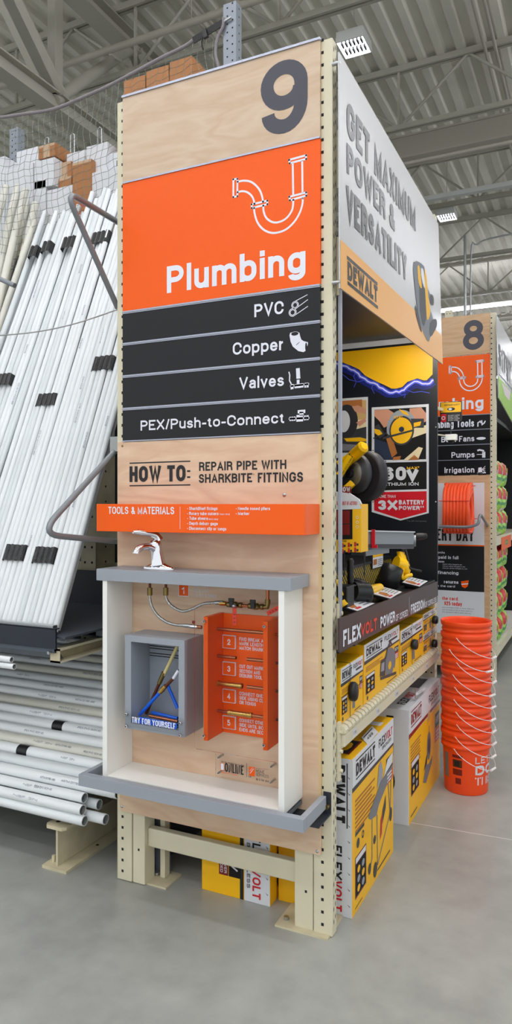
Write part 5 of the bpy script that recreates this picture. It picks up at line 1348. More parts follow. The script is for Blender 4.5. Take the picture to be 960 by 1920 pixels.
b = MB(); p0, p1 = onY(640, 925, 3.40), onY(662, 905, 3.42); b.bar(p0, p1, .03, .03, 'yellow_tool', (0, 1, 0)); p0 = onY(650, 905, 3.42); b.bar(p0-V((.12, 0, 0)), p0+V((.03, 0, 0)), .03, .025, 'black_plastic'); b.build('linkage', sv)
# table and rail of the saw
b = MB(); b.box((-1.75, 3.25, 1.4155), (-1.30, 3.75, 1.49), 'dark_grey'); b.cyl((-1.52, 3.5, 1.49), (-1.52, 3.5, 1.60), .16, 'steel', 32); b.box((-1.62, 3.46, 1.59), (-1.42, 3.54, 1.95), 'dark_grey'); b.build('base', sv)
b = MB(); r0, r1 = onY(668, 1012, 3.35), onY(768, 1013, 3.75)
b.bar(r0, r1, .05, .085, 'steel'); b.bar(r0+V((0, 0, .044)), r1+V((0, 0, .044)), .07, .006, 'zinc'); b.bar(r0-V((0, 0, .03)), r1-V((0, 0, .03)), .058, .02, 'dark_grey'); b.build('rail', sv)
b = MB(); c = onY(772, 1014, 3.77); b.cyl(c-V((.02, 0, 0)), c+V((.02, .01, 0)), .03, 'steel', 16); c2 = onY(786, 1006, 3.80); b.lathe([(0, -.04), (.016, -.036), (.02, -.01), (.018, .02), (.012, .04), (0, .044)], c2, (1, .15, .1), 'black_plastic', 14); b.build('knob', sv)
b = MB(); c = onY(700, 1010, 3.42); b.box(c+V((-.008, -.01, -.03)), c+V((.010, 0, .045)), 'red'); b.box(c+V((-.006, -.012, -.045)), c+V((.022, 0, -.03)), 'red'); b.build('lock_lever', sv)
b = MB(); p0, p1 = onY(672, 1036, 3.45), onY(716, 1030, 3.6); b.bar(p0, p1, .1, .03, 'steel'); b.build('fence', sv)

# ---- yellow sample box with a dark window
YX = 2.99; FXb = FY(YX)
sb = thing('sample_carton', (-1.0, YX, 1.55), 'yellow display carton with a dark window beside the corner post', 'carton')
zA = FXb.px(677, 1036)[1]; zT = FXb.px(670, 945)[1]; xr = FXb.px(677.5, 1000)[0]
b = MB(); b.box((-1.30, YX, zA), (xr, YX+.10, zT), 'yellow_card')
b.fpx([(630,938),(650,932),(664,934),(672,940),(677,950),(677,954),(630,956)], FXb, 'boxwhite', .0008)
b.T('FLEXVOLT IN ACTION', FXb, 630, 670, 947, 940, 'red_ink', .02, lift=.0012)
b.fpx([(620,956),(661,955),(661,1011),(620,1012)], FXb, 'shadow_black', .0009); b.fpx([(620,958),(656,957),(656,1003),(620,1003)], FXb, 'dark_red', .0012)
b.stroke([(620, 984), (658, 982)], FXb, .004, 'black_ink', .0016)
for k in range(6):
    x_, y_ = 641+(k % 3)*12, 1024-(k % 3)*1.2+(k//3)*10.5; a, z = FXb.px(x_+3, y_-1)
    b.flat([(a-.009, z-.010), (a+.0, z-.010), (a+.0, z+.010), (a-.009, z+.010)], FXb, 'red_ink', .001); b.flat([(a+.001, z-.006), (a+.010, z-.006), (a+.010, z+.004), (a+.001, z+.004)], FXb, 'dark_grey', .001)
b.T('PUSH', FXb, 642, 650, 1016, 1013, 'black_ink', .02)
for k in range(3): b.disc(FXb, FXb.px(670, 979)[0], FXb.px(670, 979)[1]-.02+k*.02, .007, 'lumber_pale', .001, 10, r_in=.004)
b.build('body', sb, bevel=.002)
b = MB(); b.prism([(-1.30, zT+.0005), (xr, zT+.0005), (xr-.01, zT+.02), (xr-.05, zT+.045), (xr-.12, zT+.055), (-1.30, zT+.055)], FXb, -.012, 0, 'boxwhite'); b.build('header_card', sb)
b = MB(); b.cyl((-1.25, YX+.05, 1.4155), (-1.25, YX+.05, zA), .008, 'dark_grey', 8); b.box((-1.28, YX+.0, 1.4155), (-1.2, YX+.1, 1.42), 'dark_grey'); b.build('stand', sb)
F_ = FY(3.3); p = F_.px(676, 966); q = F_.px(688, 1002); b = MB(); b.box((p[0], 3.3, q[1]), (q[0], 3.302, p[1]), 'boxwhite'); b.fpx([(677,975),(688,974),(688,990),(677,991)], F_, 'yellow_card', .001); b.fpx([(677,967),(688,967),(688,973),(677,973)], F_, 'dark_red', .001)
b.box((p[0]+.015, 3.3021, 1.4155), (p[0]+.02, 3.306, q[1]+.02), 'dark_grey'); tag(b.build('price_card'), 'little yellow and red shelf tag right of the yellow display carton', 'card')
F_ = FY(3.25); b = MB(); p = F_.px(636, 912); q = F_.px(658, 935); b.box((p[0], 3.25, q[1]), (q[0], 3.253, p[1]), 'dark_red'); b.T('POW', F_, 637, 657, 922, 913, 'white_ink', .05, lift=.001); b.T('RUN', F_, 637, 657, 933, 924, 'white_ink', .05, lift=.001); b.box((p[0]+.02, 3.2531, 1.4155), (p[0]+.025, 3.256, q[1]+.02), 'dark_grey')
tag(b.build('sign_card'), 'small dark red lettered card under the saw arm', 'card')

# ---- demo tools on the tray
def YT_(x, y, Y): return onY(x, y, Y)
# cordless tool at left with upright black grip
tl_ = thing('rotary_hammer', (-1.1, 3.15, 1.2625), 'yellow cordless tool with an upright black side grip beside the corner post', 'power tool')
c = YT_(650, 1110, 3.10); b = MB(); b.box(c+V((-.12, -.05, -.065)), c+V((.02, .05, .03)), 'black_plastic', None); b.bar(c+V((-.10, -.05, .03)), c+V((.0, -.056, -.05)), .012, .018, 'yellow_tool', (0, 1, 0)); b.bar(c+V((.0, -.052, -.01)), c+V((-.03, -.052, .06)), .01, .022, 'yellow_tool', (0, 1, 0)); b.build('battery', tl_, bevel=.008)
b = MB(); p = YT_(657, 1095, 3.2); q = YT_(657, 1050, 3.2); b.lathe([(.012, 0), (.016, .01), (.014, .02), (.0165, .03), (.0145, .05), (.0165, .07), (.0145, .09), (.017, .105), (.012, .118), (0, .12)], p, (0, 0, 1), 'black_plastic', 16); b.lathe([(.022, -.012), (.03, -.004), (.012, 0)], p, (0, 0, 1), 'black_plastic', 16); b.build('side_grip', tl_)
b = MB(); p = YT_(660, 1108, 3.22); b.cyl(p, p+V((.045, .08, -.01)), .045, 'black_plastic', 18); b.build('gear_case', tl_)
b = MB(); p = YT_(676, 1115, 3.3); b.tube(smoothed([p+V((-.03, 0, .065)), p+V((.02, 0, .05)), p+V((.045, 0, 0)), p+V((.03, 0, -.06))], 4), .016, 'black_plastic', 10); b.build('guard', tl_)
b = MB(); p = YT_(640, 1128, 3.05); b.tube([p, p+V((.015, 0, -.02))], .02, 'yellow_tool', 10); b.build('trigger_housing', tl_)
# grinder between the placards
tg = thing('angle_grinder', (-1.12, 3.7, 1.2625), 'small yellow and black grinder lying behind the middle placard', 'power tool')
b = MB(); p, q = YT_(695, 1108, 3.62), YT_(712, 1102, 3.75); b.tube([p-(q-p)*.5, p, q], .03, 'yellow_tool', 14, radii=[.022, .03, .024]); b.build('body', tg)
b = MB(); p = YT_(689, 1106, 3.58); b.cyl(p+V((-.03, -.03, 0)), p, .028, 'black_plastic', 14); b.cyl(p+V((-.04, -.035, 0)), p+V((-.03, -.03, 0)), .018, 'yellow_tool', 12); b.build('head', tg)
b = MB(); p = YT_(678, 1112, 3.45); b.cyl(p+V((0, -.02, 0)), p+V((.005, .02, 0)), .055, 'black_plastic', 20); b.build('disc_guard', tg)
# cut-out tool with a black cone
tc_ = thing('dust_shroud_tool', (-1.1, 4.1, 1.2625), 'yellow tool standing over a big black cylinder shroud on the tray', 'power tool')
b = MB(); p, q = YT_(738, 1062, 4.05), YT_(722, 1102, 4.0); b.lathe([(.045, 0), (.062, .004), (.064, .04), (.066, (q-p).length), (.05, (q-p).length+.004)], p, (q-p), 'black_plastic', 24); b.build('shroud', tc_)
b = MB(); b.tube(smoothed([YT_(751, 1034, 4.1), YT_(753, 1048, 4.1), YT_(757, 1060, 4.1), YT_(760, 1080, 4.12)], 4), .03, 'yellow_tool', 14, radii=[.022]*3+[.03]*4+[.034]*4+[.028]*2); b.cyl(YT_(742, 1056, 4.07), YT_(755, 1060, 4.1), .045, 'yellow_tool', 16); b.build('motor_body', tc_)
b = MB(); b.cyl(YT_(754, 1034, 4.1), YT_(755, 1029, 4.1), .02, 'black_plastic', 12); b.tube(smoothed([YT_(760, 1030, 4.1), YT_(765, 1050, 4.1), YT_(768, 1065, 4.1), YT_(790, 1071, 4.15)], 4), .007, 'black_plastic', 8); b.build('cord', tc_)
b = MB(); b.tube(smoothed([YT_(756, 1066, 4.06), YT_(753, 1076, 4.05), YT_(756, 1085, 4.05), YT_(764, 1080, 4.06), YT_(772, 1078, 4.08)], 4), .011, 'yellow_tool', 10); b.build('handle', tc_)
b = MB(); b.box((-1.2, 4.0, 1.2625), (-1.05, 4.2, 1.28), 'black_plastic'); b.cyl((-1.12, 4.1, 1.28), YT_(757, 1082, 4.12), .02, 'black_plastic', 10); b.build('stand', tc_)

# ---- lettered strip along the tray
QS = Quad(onX(636, 1224, -.958), onX(821, 1116, -.958), onX(821, 1089, -.958), onX(636, 1161, -.958))
QS = Quad(onX(637, 1223, -.958), onX(820, 1129, -.958), onX(820, 1090, -.958), onX(637, 1160, -.958))
sp = thing('lettered_strip', QS.P(.5, 0), 'dark strip with red and white lettering along the front of the tool tray', 'sign strip')
b = MB(); vs = [QS.P(a, c, d) for d in (0, -.01) for a, c in ((0, 0), (1, 0), (1, 1), (0, 1))]
b.add(vs, [(0, 1, 2, 3), (7, 6, 5, 4), (0, 4, 5, 1), (1, 5, 6, 2), (2, 6, 7, 3), (3, 7, 4, 0)], 'flex_strip')
def ST(s, xl, ybl, ytl, xr, ybr, m, bold):
    a0, b0 = QS.px(xl, ybl); _, bt = QS.px(xl, ytl); a1, _ = QS.px(xr, ybr); b.text(s, QS, a0, a1, b0, bt, m, bold, .001)
ST('FLEX', 643, 1213, 1182, 676, 1194, 'white_ink', .05); ST('VOLT', 676.5, 1194, 1171, 706, 1180, 'tag_red', .05)
ST('POWER', 713, 1178, 1157, 740, 1167, 'white_ink', .05); ST('OF CORDED.', 742, 1165, 1153, 765, 1155, 'white_ink', .02)
ST('FREEDOM', 770, 1152, 1134, 796, 1140, 'white_ink', .05); ST('OF CORDLESS', 797, 1139, 1129, 818, 1130, 'white_ink', .02)
a0 = QS.px(767, 1150)[0]; b.add([QS.P(a0, .2, .001), QS.P(a0+.002, .2, .001), QS.P(a0+.002, .8, .001), QS.P(a0, .8, .001)], [(0, 1, 2, 3)], 'white_ink')
b.build('strip', sp)
b = MB()
for y in (3.0, 3.8, 4.6): b.box((-.985, y, 1.145), (-.969, y+.04, 1.2), 'dark_grey')
b.build('bracket', sp)

# ---- wire deck shelf
sh = thing('deck_shelf', (-1.4, 3.77, .75), 'cream shelf with ribbed deck carrying the small yellow tool boxes', 'shelf')
b = MB(); b.box((-.995, 2.847, .755), (-.962, 4.744, .806), 'cream'); b.box((-.995, 2.847, .735), (-.985, 4.744, .755), 'cream'); 
for y in zrange(2.95, 4.7, .35): b.flat([(y, .765), (y+.05, .765), (y+.05, .797), (y, .797)], FX(-.962), 'boxwhite', .0008); b.text('7.99', FX(-.962), y+.006, y+.044, .773, .788, 'grey_ink', .02, .0015)
b.build('beam', sh, bevel=.003)
b = MB(); y = 2.86
while y < 4.72:
    b.prism([(-1.93, .807), (-.972, .807), (-.958, .813), (-.956, .826), (-.964, .838), (-.98, .842), (-1.93, .842)], Frame((0, y, 0), (1, 0, 0), (0, 0, 1)), -.017, .017, 'cream'); y += .047
b.build('deck_ribs', sh)
b = MB(); b.box((-1.95, 2.847, .755), (-1.93, 4.744, .84), 'cream'); b.build('beam', sh)
# dark lining behind the shelves
b = MB(); b.box((-1.97, 2.87, .0), (-1.955, 4.744, 1.125), 'slate'); tag(b.build('divider_panel'), 'dark panel at the back of the lower tool shelves', 'divider')

# ---- boxes
def tool_box(x0, x1, y0_, y1_, z0, z1, label, side, front=None, top=None, body='yellow_card', name='tool_box', group=None):
    t = MB(); t.box((x0, y0_, z0), (x1, y1_, z1), body)
    if side: side(t, FX(x1), y0_, y1_, z0, z1)
    if front: front(t, FY(y0_), x0, x1, z0, z1)
    if top: top(t, FZ(z1), x0, x1, y0_, y1_)
    return tag(t.build(name, bevel=.002), label, 'box', group)
def R4(b, F, m, a0, a1, c0, c1, l=.0007): b.flat([(a0, c0), (a1, c0), (a1, c1), (a0, c1)], F, m, l)
def dewalt(b, F, a0, a1, c0, c1, ink='black_ink', l=.0014):
    h = c1-c0; b.text('DeWALT'.upper(), F, a0, a1, c0+h*.18, c0+h*.82, ink, .07, l); R4(b, F, ink, a0, a1, c0, c0+h*.07, l); R4(b, F, ink, a0, a1, c1-h*.07, c1, l)
def flex(b, F, a0, a1, c0, c1, l=.0014):
    m = a0+(a1-a0)*.49; b.text('FLEX', F, a0, m-.003, c0, c1, 'black_ink', .03, l); b.text('VOLT', F, m+.002, a1, c0, c1, 'red_ink', .03, l)
def lines(b, F, a0, a1, c0, c1, n, m='tawny'):
    for k in range(n):
        c = c0+(c1-c0)*k/n; R4(b, F, m, a0, a0+(a1-a0)*random.uniform(.75, 1), c, c+(c1-c0)/n*.45, .0009)
def sq_art(b, F, a0, a1, c0, c1):
    R4(b, F, 'dark_red', a0, a1, c0, c1, .0008); w, h = a1-a0, c1-c0; R4(b, F, 'boxwhite', a0+w*.05, a1-w*.05, c1-h*.16, c1-h*.03, .0012); R4(b, F, 'shadow_black', a0+w*.05, a1-w*.05, c0+h*.04, c1-h*.18, .0012)
    for k in range(3):
        for j in range(2): b.disc(F, a0+w*(.3+.4*j), c0+h*(.18+.23*k), w*.13, ('yellow_card', 'grey_paint')[(k+j) % 2], .0017, 8, rb=h*.09)
def vlabel(b, F, a0, a1, c0, c1):
    h = c1-c0; R4(b, F, 'dark_grey', a0, a1, c0+h*.5, c1, .0009); b.text('60V', F, a0+.1*(a1-a0), a1-.1*(a1-a0), c0+h*.65, c0+h*.9, 'boxwhite', .05, .0014); R4(b, F, 'red', a0, a1, c0, c0+h*.48, .0009)
    for k in range(3): R4(b, F, 'boxwhite', a0+.15*(a1-a0), a1-.15*(a1-a0), c0+h*(.06+.13*k), c0+h*(.13+.13*k), .0014)
def circ_saw(b, F, a, c, s):
    b.disc(F, a+.02*s, c, .12*s, 'grey_paint_dark', .0010, 24, rb=.082*s, a0=-.6, a1=3.4, r_in=.05*s); b.disc(F, a+.02*s, c-.01*s, .085*s, 'grey_ink', .0012, 20, rb=.062*s); b.disc(F, a+.02*s, c-.01*s, .03*s, 'yellow_card', .0018, 12, rb=.022*s)
    b.flat([(a-.17*s, c-.03*s), (a-.07*s, c-.045*s), (a-.06*s, c+.05*s), (a-.15*s, c+.045*s)], F, 'dark_grey', .0014); b.flat([(a-.15*s, c-.01*s), (a-.09*s, c-.015*s), (a-.085*s, c+.03*s), (a-.14*s, c+.03*s)], F, 'grey_paint', .0018)
    b.flat([(a-.16*s, c-.05*s), (a+.15*s, c-.085*s), (a+.15*s, c-.07*s), (a-.16*s, c-.035*s)], F, 'dark_grey', .0022); b.stroke([(a-.06*s, c+.04*s), (a-.03*s, c+.085*s), (a+.03*s, c+.115*s), (a+.06*s, c+.09*s)], F, .018*s, 'dark_grey', .0021, px=False)
# big saw box near the post
def s1(b, F, y0_, y1_, z0, z1):
    L, H = y1_-y0_, z1-z0
    R4(b, F, 'boxwhite', y0_, y1_, z1-.125, z1-.001, .0006); b.flat([(y0_, z1-.145), (y1_, z1-.125-.012), (y1_, z1-.125), (y0_, z1-.125)], F, 'dark_grey', .0010)
    dewalt(b, F, y0_+.05, y0_+.335, z1-.105, z1-.02); flex(b, F, y0_+.40, y0_+.64, z1-.075, z1-.035); b.text('BRUSHLESS', F, y0_+.46, y0_+.62, z1-.10, z1-.083, 'dark_grey', .02, .0014)
    vlabel(b, F, y0_+.53, y0_+.65, z1-.30, z1-.17); lines(b, F, y0_+.04, y0_+.36, z1-.33, z1-.18, 8); lines(b, F, y0_+.04, y0_+.30, z1-.42, z1-.36, 4, 'yellow_card')
    sq_art(b, F, y0_+.04, y0_+.20, z0+.06, z0+.24); R4(b, F, 'dark_grey', y0_+.04, y0_+.17, z0+.33, z0+.345, .001); b.disc(F, y0_+.08, z0+.29, .022, 'dark_grey', .001, 10); b.disc(F, y0_+.15, z0+.30, .018, 'dark_grey', .001, 10, r_in=.008)
    # table saw drawing
    P = lambda a, c: (y0_+a, z0+c)
    b.flat([P(.235,.335),P(.44,.42),P(.66,.45),P(.60,.40),P(.40,.335),P(.36,.30),P(.27,.315)], F, 'grey_ink', .0012); b.flat([P(.235,.335),P(.42,.405),P(.63,.445),P(.66,.45),P(.44,.435),P(.24,.352)], F, 'grey_paint_dark', .0018)
    b.flat([P(.37,.42),P(.46,.44),P(.47,.475),P(.44,.53),P(.40,.52)], F, 'grey_paint', .0018); b.flat([P(.48,.44),P(.64,.46),P(.645,.51),P(.55,.50)], F, 'boxwhite', .0018)
    for q in ([P(.29,.31),P(.29,.13),P(.25,.09)], [P(.37,.30),P(.38,.06)], [P(.38,.06),P(.60,.22),P(.62,.40)], [P(.60,.22),P(.56,.40)]): b.stroke(q, F, .010, 'grey_ink', .0016, px=False)
    b.disc(F, y0_+.34, z0+.055, .03, 'dark_grey', .002, 14, rb=.035); b.disc(F, y0_+.25, z0+.10, .022, 'dark_grey', .002, 12, rb=.025); b.disc(F, y0_+.61, z0+.21, .024, 'dark_grey', .002, 12, rb=.035)
    b.flat([P(.42,.16),P(.45,.18),P(.46,.27),P(.43,.25)], F, 'red_ink', .0018); b.flat([P(.46,.22),P(.52,.28),P(.52,.34),P(.46,.28)], F, 'dark_grey', .0018); b.disc(F, y0_+.33, z0+.20, .02, 'dark_grey', .0018, 10)
    lines(b, F, y0_+.38, y0_+.62, z0+.03, z0+.05, 1, 'dark_grey'); lines(b, F, y0_+.04, y0_+.16, z0+.02, z0+.03, 1, 'dark_grey')
def f1(b, F, x0, x1, z0, z1):
    xw = x1-.125; R4(b, F, 'boxwhite', xw, x1-.0005, z0+.001, z1-.001, .0006); R4(b, F, 'black_ink', xw-.022, xw-.004, z0+.001, z1-.001, .0009)
    FV = Frame(F.P(0, 0), -F.v, F.u, F.n)      # lettering that reads downwards: along = -z, up = +x
    b.text('FLEX', FV, -(z0+.30), -(z0+.155), x1-.085, x1-.045, 'black_ink', .04, .0014); b.text('VOLT', FV, -(z0+.150), -(z0+.02), x1-.085, x1-.045, 'red_ink', .04, .0014)
    b.text('DEWALT', FV, -(z1-.03), -(z0+.40), x1-.085, x1-.030, 'black_ink', .07, .0014); R4(b, F, 'black_ink', x1-.0245, x1-.0195, z0+.38, z1-.02, .0012)
    b.text('BRUSHLESS', FV, -(z0+.26), -(z0+.06), x1-.112, x1-.096, 'dark_grey', .03, .0014)
    for k in range(9): c = z0+.05+k*.068; b.flat([(x1-.022, c+.008), (x1-.012, c-.004), (x1-.008, c+.0)], F, 'grey_ink', .0012)
    R4(b, F, 'shadow_black', x0+.14, x0+.20, z0+.09, z0+.23, .0012); b.text('60V', FV, -(z0+.22), -(z0+.12), x0+.155, x0+.185, 'boxwhite', .06, .0017); R4(b, F, 'dark_red', x0+.09, x0+.137, z0+.09, z0+.23, .0012)
    for k in range(2): b.text(('the POWER', 'of CORDED')[k], FV, -(z0+.22), -(z0+.10), x0+.117-.02*k, x0+.130-.02*k, 'boxwhite', .03, .0017)
    for (a, c, r_) in ((.05, .40, .03), (.10, .44, .035), (.16, .43, .04), (.12, .36, .03), (.19, .46, .03), (.06, .31, .02)): b.disc(F, x0+a, z0+c, r_, 'dark_grey', .0011+a*.004, 12); b.disc(F, x0+a, z0+c, r_*.5, 'grey_paint', .0024, 8)
def t1_(b, F, x0, x1, y0_, y1_):
    R4(b, F, 'dark_red', x1-.20, x1-.03, y0_+.05, y0_+.24, .0008); R4(b, F, 'shadow_black', x1-.19, x1-.04, y0_+.06, y0_+.23, .0012)
    for k in range(3): b.disc(F, x1-.16+.045*k, y0_+.145, .02, 'yellow_card', .0016, 8, rb=.06)
    R4(b, F, 'boxwhite', x1-.10, x1-.02, y0_+.50, y0_+.56, .0008); R4(b, F, 'dark_red', x1-.16, x1-.1, y0_+.56, y0_+.64, .0008)
tool_box(-1.302, -.960, 2.935, 3.60, 0, .677, 'largest yellow box on the floor, with a table saw drawing, beside the corner post', s1, f1, t1_)
def s1b(b, F, y0_, y1_, z0, z1):
    for k in range(5): b.disc(F, y0_+.1, z0+.08+.1*k, .03, 'dark_grey', .001, 8, rb=.04)
tool_box(-1.655, -1.312, 2.868, 3.50, 0, .677, 'yellow and white box on the floor seen between the feet of the rack', s1b, f1)
# price tag clipped on the big box
tg0 = onX(687, 1382, -.955); b = MB(); P_ = [onX(672, 1377, -1.03), onX(689, 1396, -.958), onX(709, 1373, -.958), onX(694, 1358, -1.03)]
F = Frame(P_[1], P_[2]-P_[1], P_[0]-P_[1]); W = (P_[2]-P_[1]).length; Hh = .078
b.prism([(0, 0), (W, 0), (W, Hh), (0, Hh)], F, .0, .002, 'boxwhite'); b.text('499', F, W*.2, W*.7, Hh*.25, Hh*.55, 'black_ink', .04, .003); R4(b, F, 'dark_grey', W*.08, W*.9, Hh*.75, Hh*.85, .003)
tag(b.build('price_tag'), 'white price tag lying on top of the big floor box', 'price tag')
# second floor box
def s2(b, F, y0_, y1_, z0, z1):
    R4(b, F, 'boxwhite', y0_, y1_, z1-.135, z1-.001, .0006); b.flat([(y0_, z1-.16), (y1_, z1-.15), (y1_, z1-.135), (y0_, z1-.135)], F, 'dark_red', .001)
    dewalt(b, F, y0_+.05, y0_+.30, z1-.11, z1-.02, 'dark_red'); flex(b, F, y0_+.50, y0_+.80, z1-.085, z1-.04); b.text('BRUSHLESS', F, y0_+.56, y0_+.80, z1-.115, z1-.098, 'dark_red', .02, .0014)
    vlabel(b, F, y0_+.68, y0_+.80, z1-.38, z1-.20); lines(b, F, y0_+.04, y0_+.30, z1-.34, z1-.2, 8); sq_art(b, F, y0_+.05, y0_+.24, z0+.14, z0+.33)
    P = lambda a, c: (y0_+a, z0+c)
    b.disc(F, y0_+.50, z0+.29, .055, 'grey_ink', .0012, 20, rb=.085); b.disc(F, y0_+.50, z0+.29, .03, 'dark_grey', .0018, 14, rb=.05); b.flat([P(.34,.12),P(.42,.09),P(.58,.16),P(.60,.20),P(.50,.18),P(.42,.20)], F, 'grey_ink', .0016); b.flat([P(.36,.18),P(.44,.2),P(.46,.26),P(.42,.24)], F, 'dark_grey', .0019); b.stroke([P(.50,.34), P(.51,.41)], F, .012, 'grey_ink', .0016, px=False); b.flat([P(.46,.43),P(.53,.45),P(.53,.50),P(.47,.50)], F, 'lumber', .0014)
    lines(b, F, y0_+.04, y0_+.20, z0+.03, z0+.05, 1, 'dark_grey')
def f2(b, F, x0, x1, z0, z1):
    R4(b, F, 'black_ink', x1-.125, x1-.085, z1-.26, z1-.04, .0008); b.disc(F, x1-.095, z1-.40, .018, 'black_ink', .001, 14, rb=.05); R4(b, F, 'red_ink', x1-.125, x1-.11, z0+.08, z0+.16, .0008)
def t2_(b, F, x0, x1, y0_, y1_):
    FV = Frame(F.P(0, 0), (0, 1, 0), (-1, 0, 0), (0, 0, 1)); b.text('FLEX', FV, y0_+.10, y0_+.24, -(x1-.045), -(x1-.095), 'black_ink', .04, .0014); b.text('VOLT', FV, y0_+.245, y0_+.38, -(x1-.045), -(x1-.095), 'red_ink', .04, .0014)
    R4(b, F, 'dark_grey', x1-.16, x1-.06, y0_+.5, y0_+.75, .001)
tool_box(-1.26, -.958, 3.915, 4.735, 0, .632, 'second large box on the floor, white topped with a mitre saw drawing', s2, f2, t2_, body='boxwhite')
b = None
def side_yellow(y0_, y1_, z0, z1): pass
bb_ = MB(); R4(bb_, FX(-.958), 'yellow_card', 3.917, 4.733, .002, .63-.158, .0003)
o_ = bpy.data.objects.get('tool_box.002')
# (yellow lower print of the second box)
bb_.build('printed_sleeve', o_)
b = MB(); P_ = [onX(780, 1290, -1.0), onX(780, 1304, -.955), onX(797, 1293, -.955), onX(795, 1277, -1.0)]; F = Frame(P_[1], P_[2]-P_[1], P_[0]-P_[1]); W = (P_[2]-P_[1]).length
b.prism([(0, 0), (W, 0), (W, .06), (0, .06)], F, 0, .002, 'boxwhite'); b.text('599', F, W*.2, W*.7, .015, .035, 'dark_red', .03, .003); b.box((P_[1].x-.02, P_[1].y+.05, .634), (P_[1].x-.015, P_[1].y+.06, P_[1].z+.03), 'zinc')
tag(b.build('price_tag'), 'white price tag above the second floor box', 'price tag')

# shelf boxes
def sideA(saw):
    def f(b, F, y0_, y1_, z0, z1):
        L, H = y1_-y0_, z1-z0
        R4(b, F, 'boxwhite', y0_, y1_, z1-H*.28, z1-.001, .0006); b.flat([(y0_, z1-H*.34), (y1_, z1-H*.31), (y1_, z1-H*.28), (y0_, z1-H*.28)], F, 'dark_grey', .001)
        dewalt(b, F, y0_+L*.05, y0_+L*.47, z1-H*.25, z1-H*.05); flex(b, F, y0_+L*.54, y0_+L*.96, z1-H*.15, z1-H*.07); R4(b, F, 'dark_grey', y0_+L*.66, y0_+L*.93, z1-H*.22, z1-H*.18, .001)
        vlabel(b, F, y0_+L*.84, y0_+L*.97, z0+H*.38, z0+H*.62); sq_art(b, F, y0_+L*.04, y0_+L*.27, z0+H*.14, z0+H*.46); lines(b, F, y0_+L*.04, y0_+L*.5, z0+H*.52, z0+H*.62, 4)
        if saw: circ_saw(b, F, y0_+L*.66, z0+H*.38, H/.27*.95)
        else:
            b.flat([(y0_+L*.5, z0+H*.12), (y0_+L*.62, z0+H*.10), (y0_+L*.60, z0+H*.6), (y0_+L*.52, z0+H*.6)], F, 'grey_ink', .001)
        lines(b, F, y0_+L*.6, y0_+L*.95, z0+H*.04, z0+H*.08, 1, 'dark_grey'); b.disc(F, y0_+L*.08, z0+H*.07, H*.04, 'dark_grey', .001, 8)
    return f
XF = -.985
def shelf_box(y0_, y1_, z0, z1, label, saw=False, xb=-1.35):
    return tool_box(xb, XF, y0_, y1_, z0, z1, label, sideA(saw), None, None)
shelf_box(2.86, 3.165, .8425, 1.075, 'yellow tool box with a black tag on the shelf, nearest the corner post')
shelf_box(3.185, 3.815, .8425, 1.115, 'yellow and white box with a circular saw drawing on the shelf', True)
shelf_box(3.84, 4.365, .8425, 1.075, 'third yellow box along the shelf, with a black puck tag')
shelf_box(4.385, 4.735, .8425, .965, 'lower of two small boxes at the far end of the shelf')
shelf_box(4.385, 4.735, .966, 1.09, 'upper of two small boxes at the far end of the shelf')
def puck(px_, py_, w, h, y0_, y1_, z0, z1, label):
    t = thing('security_tag', onX(px_, py_, XF), label, 'security tag'); c = onX(px_, py_, XF+.004)
    b = MB(); b.lathe([(0, 0), (w*.9, .0), (w, .006), (w, .022), (w*.8, .03), (0, .032)], c, (1, 0, 0), 'black_plastic', 20)
    for v in b.v: v.z = c.z+(v.z-c.z)*h/w
    b.build('puck', t)
    b = MB(); e = XF+.0035
    b.tube([(e, y0_-.002, c.z), (e, y1_+.002, c.z)], .0012, 'black_plastic', 5); b.tube([(e, c.y, z0+.003), (e, c.y, z1+.001), (e-.2, c.y, z1+.003)], .0012, 'black_plastic', 5); b.build('cable', t)
puck(657, 1296, .030, .042, 2.86, 3.165, .8425, 1.075, 'black security puck on the shelf box nearest the corner post')
puck(773, 1208, .034, .030, 3.84, 4.365, .8425, 1.075, 'black security puck on the third shelf box')
puck(812, 1162, .030, .026, 4.385, 4.735, .966, 1.09, 'black security puck on the upper small shelf box')
puck(811, 1206, .030, .026, 4.385, 4.735, .8425, .965, 'black security puck on the lower small shelf box')
# ================================================================ aisle 8 end
Y8 = 7.435; F8 = FY(Y8); DX = .028
r8 = thing('rack_end_frame', (-1.5, Y8, 0), 'cream rack frame of the smaller, farther aisle sign with the 8', 'rack')
b = MB(); b.box((-1.045, Y8+.013, .003), (-.955, Y8+.065, 3.652), 'cream')
for z in zrange(.045, 3.65): b.flat([(-1.005, z-.006), (-.993, z-.006), (-.993, z+.006), (-1.005, z+.006)], FY(Y8+.013), 'hole', .0006)
teardrops(b, FX(-.955), Y8+.03, .06, 3.6)
b.build('post', r8, bevel=.003)
b = MB(); b.box((-2.03, Y8+.013, .003), (-1.95, Y8+.065, 3.64), 'cream'); b.build('post', r8, bevel=.003)
b = MB(); b.box((-1.13, Y8+.02, .003), (-1.047, Y8+.11, 1.2), 'cream'); b.build('inner_post', r8, bevel=.003)
b = MB(); b.box((-1.95, Y8+.02, .2), (-1.131, Y8+.06, .28), 'cream'); b.build('cross_beam', r8)
def pan8(name, z0, z1, m, label):
    t = thing(name, (-1.5, Y8, z0), label, 'sign panel'); b = MB(); b.box((PX0+DX, Y8, z0), (PX1+DX, Y8+.0125, z1), m); return t, b
t, b = pan8('aisle_number_panel', 3.2545, 3.65, 'veneer_far', 'wood-look panel with a dark 8 on the farther aisle sign')
b.T('8', F8, 868, 907.5, 656, 600, 'num_grey', .035, xref=888); b.build('board', t)
t, b = pan8('department_panel', 2.655, 3.247, 'orange', 'orange Plumbing panel with drain trap on the farther rack under the 8')
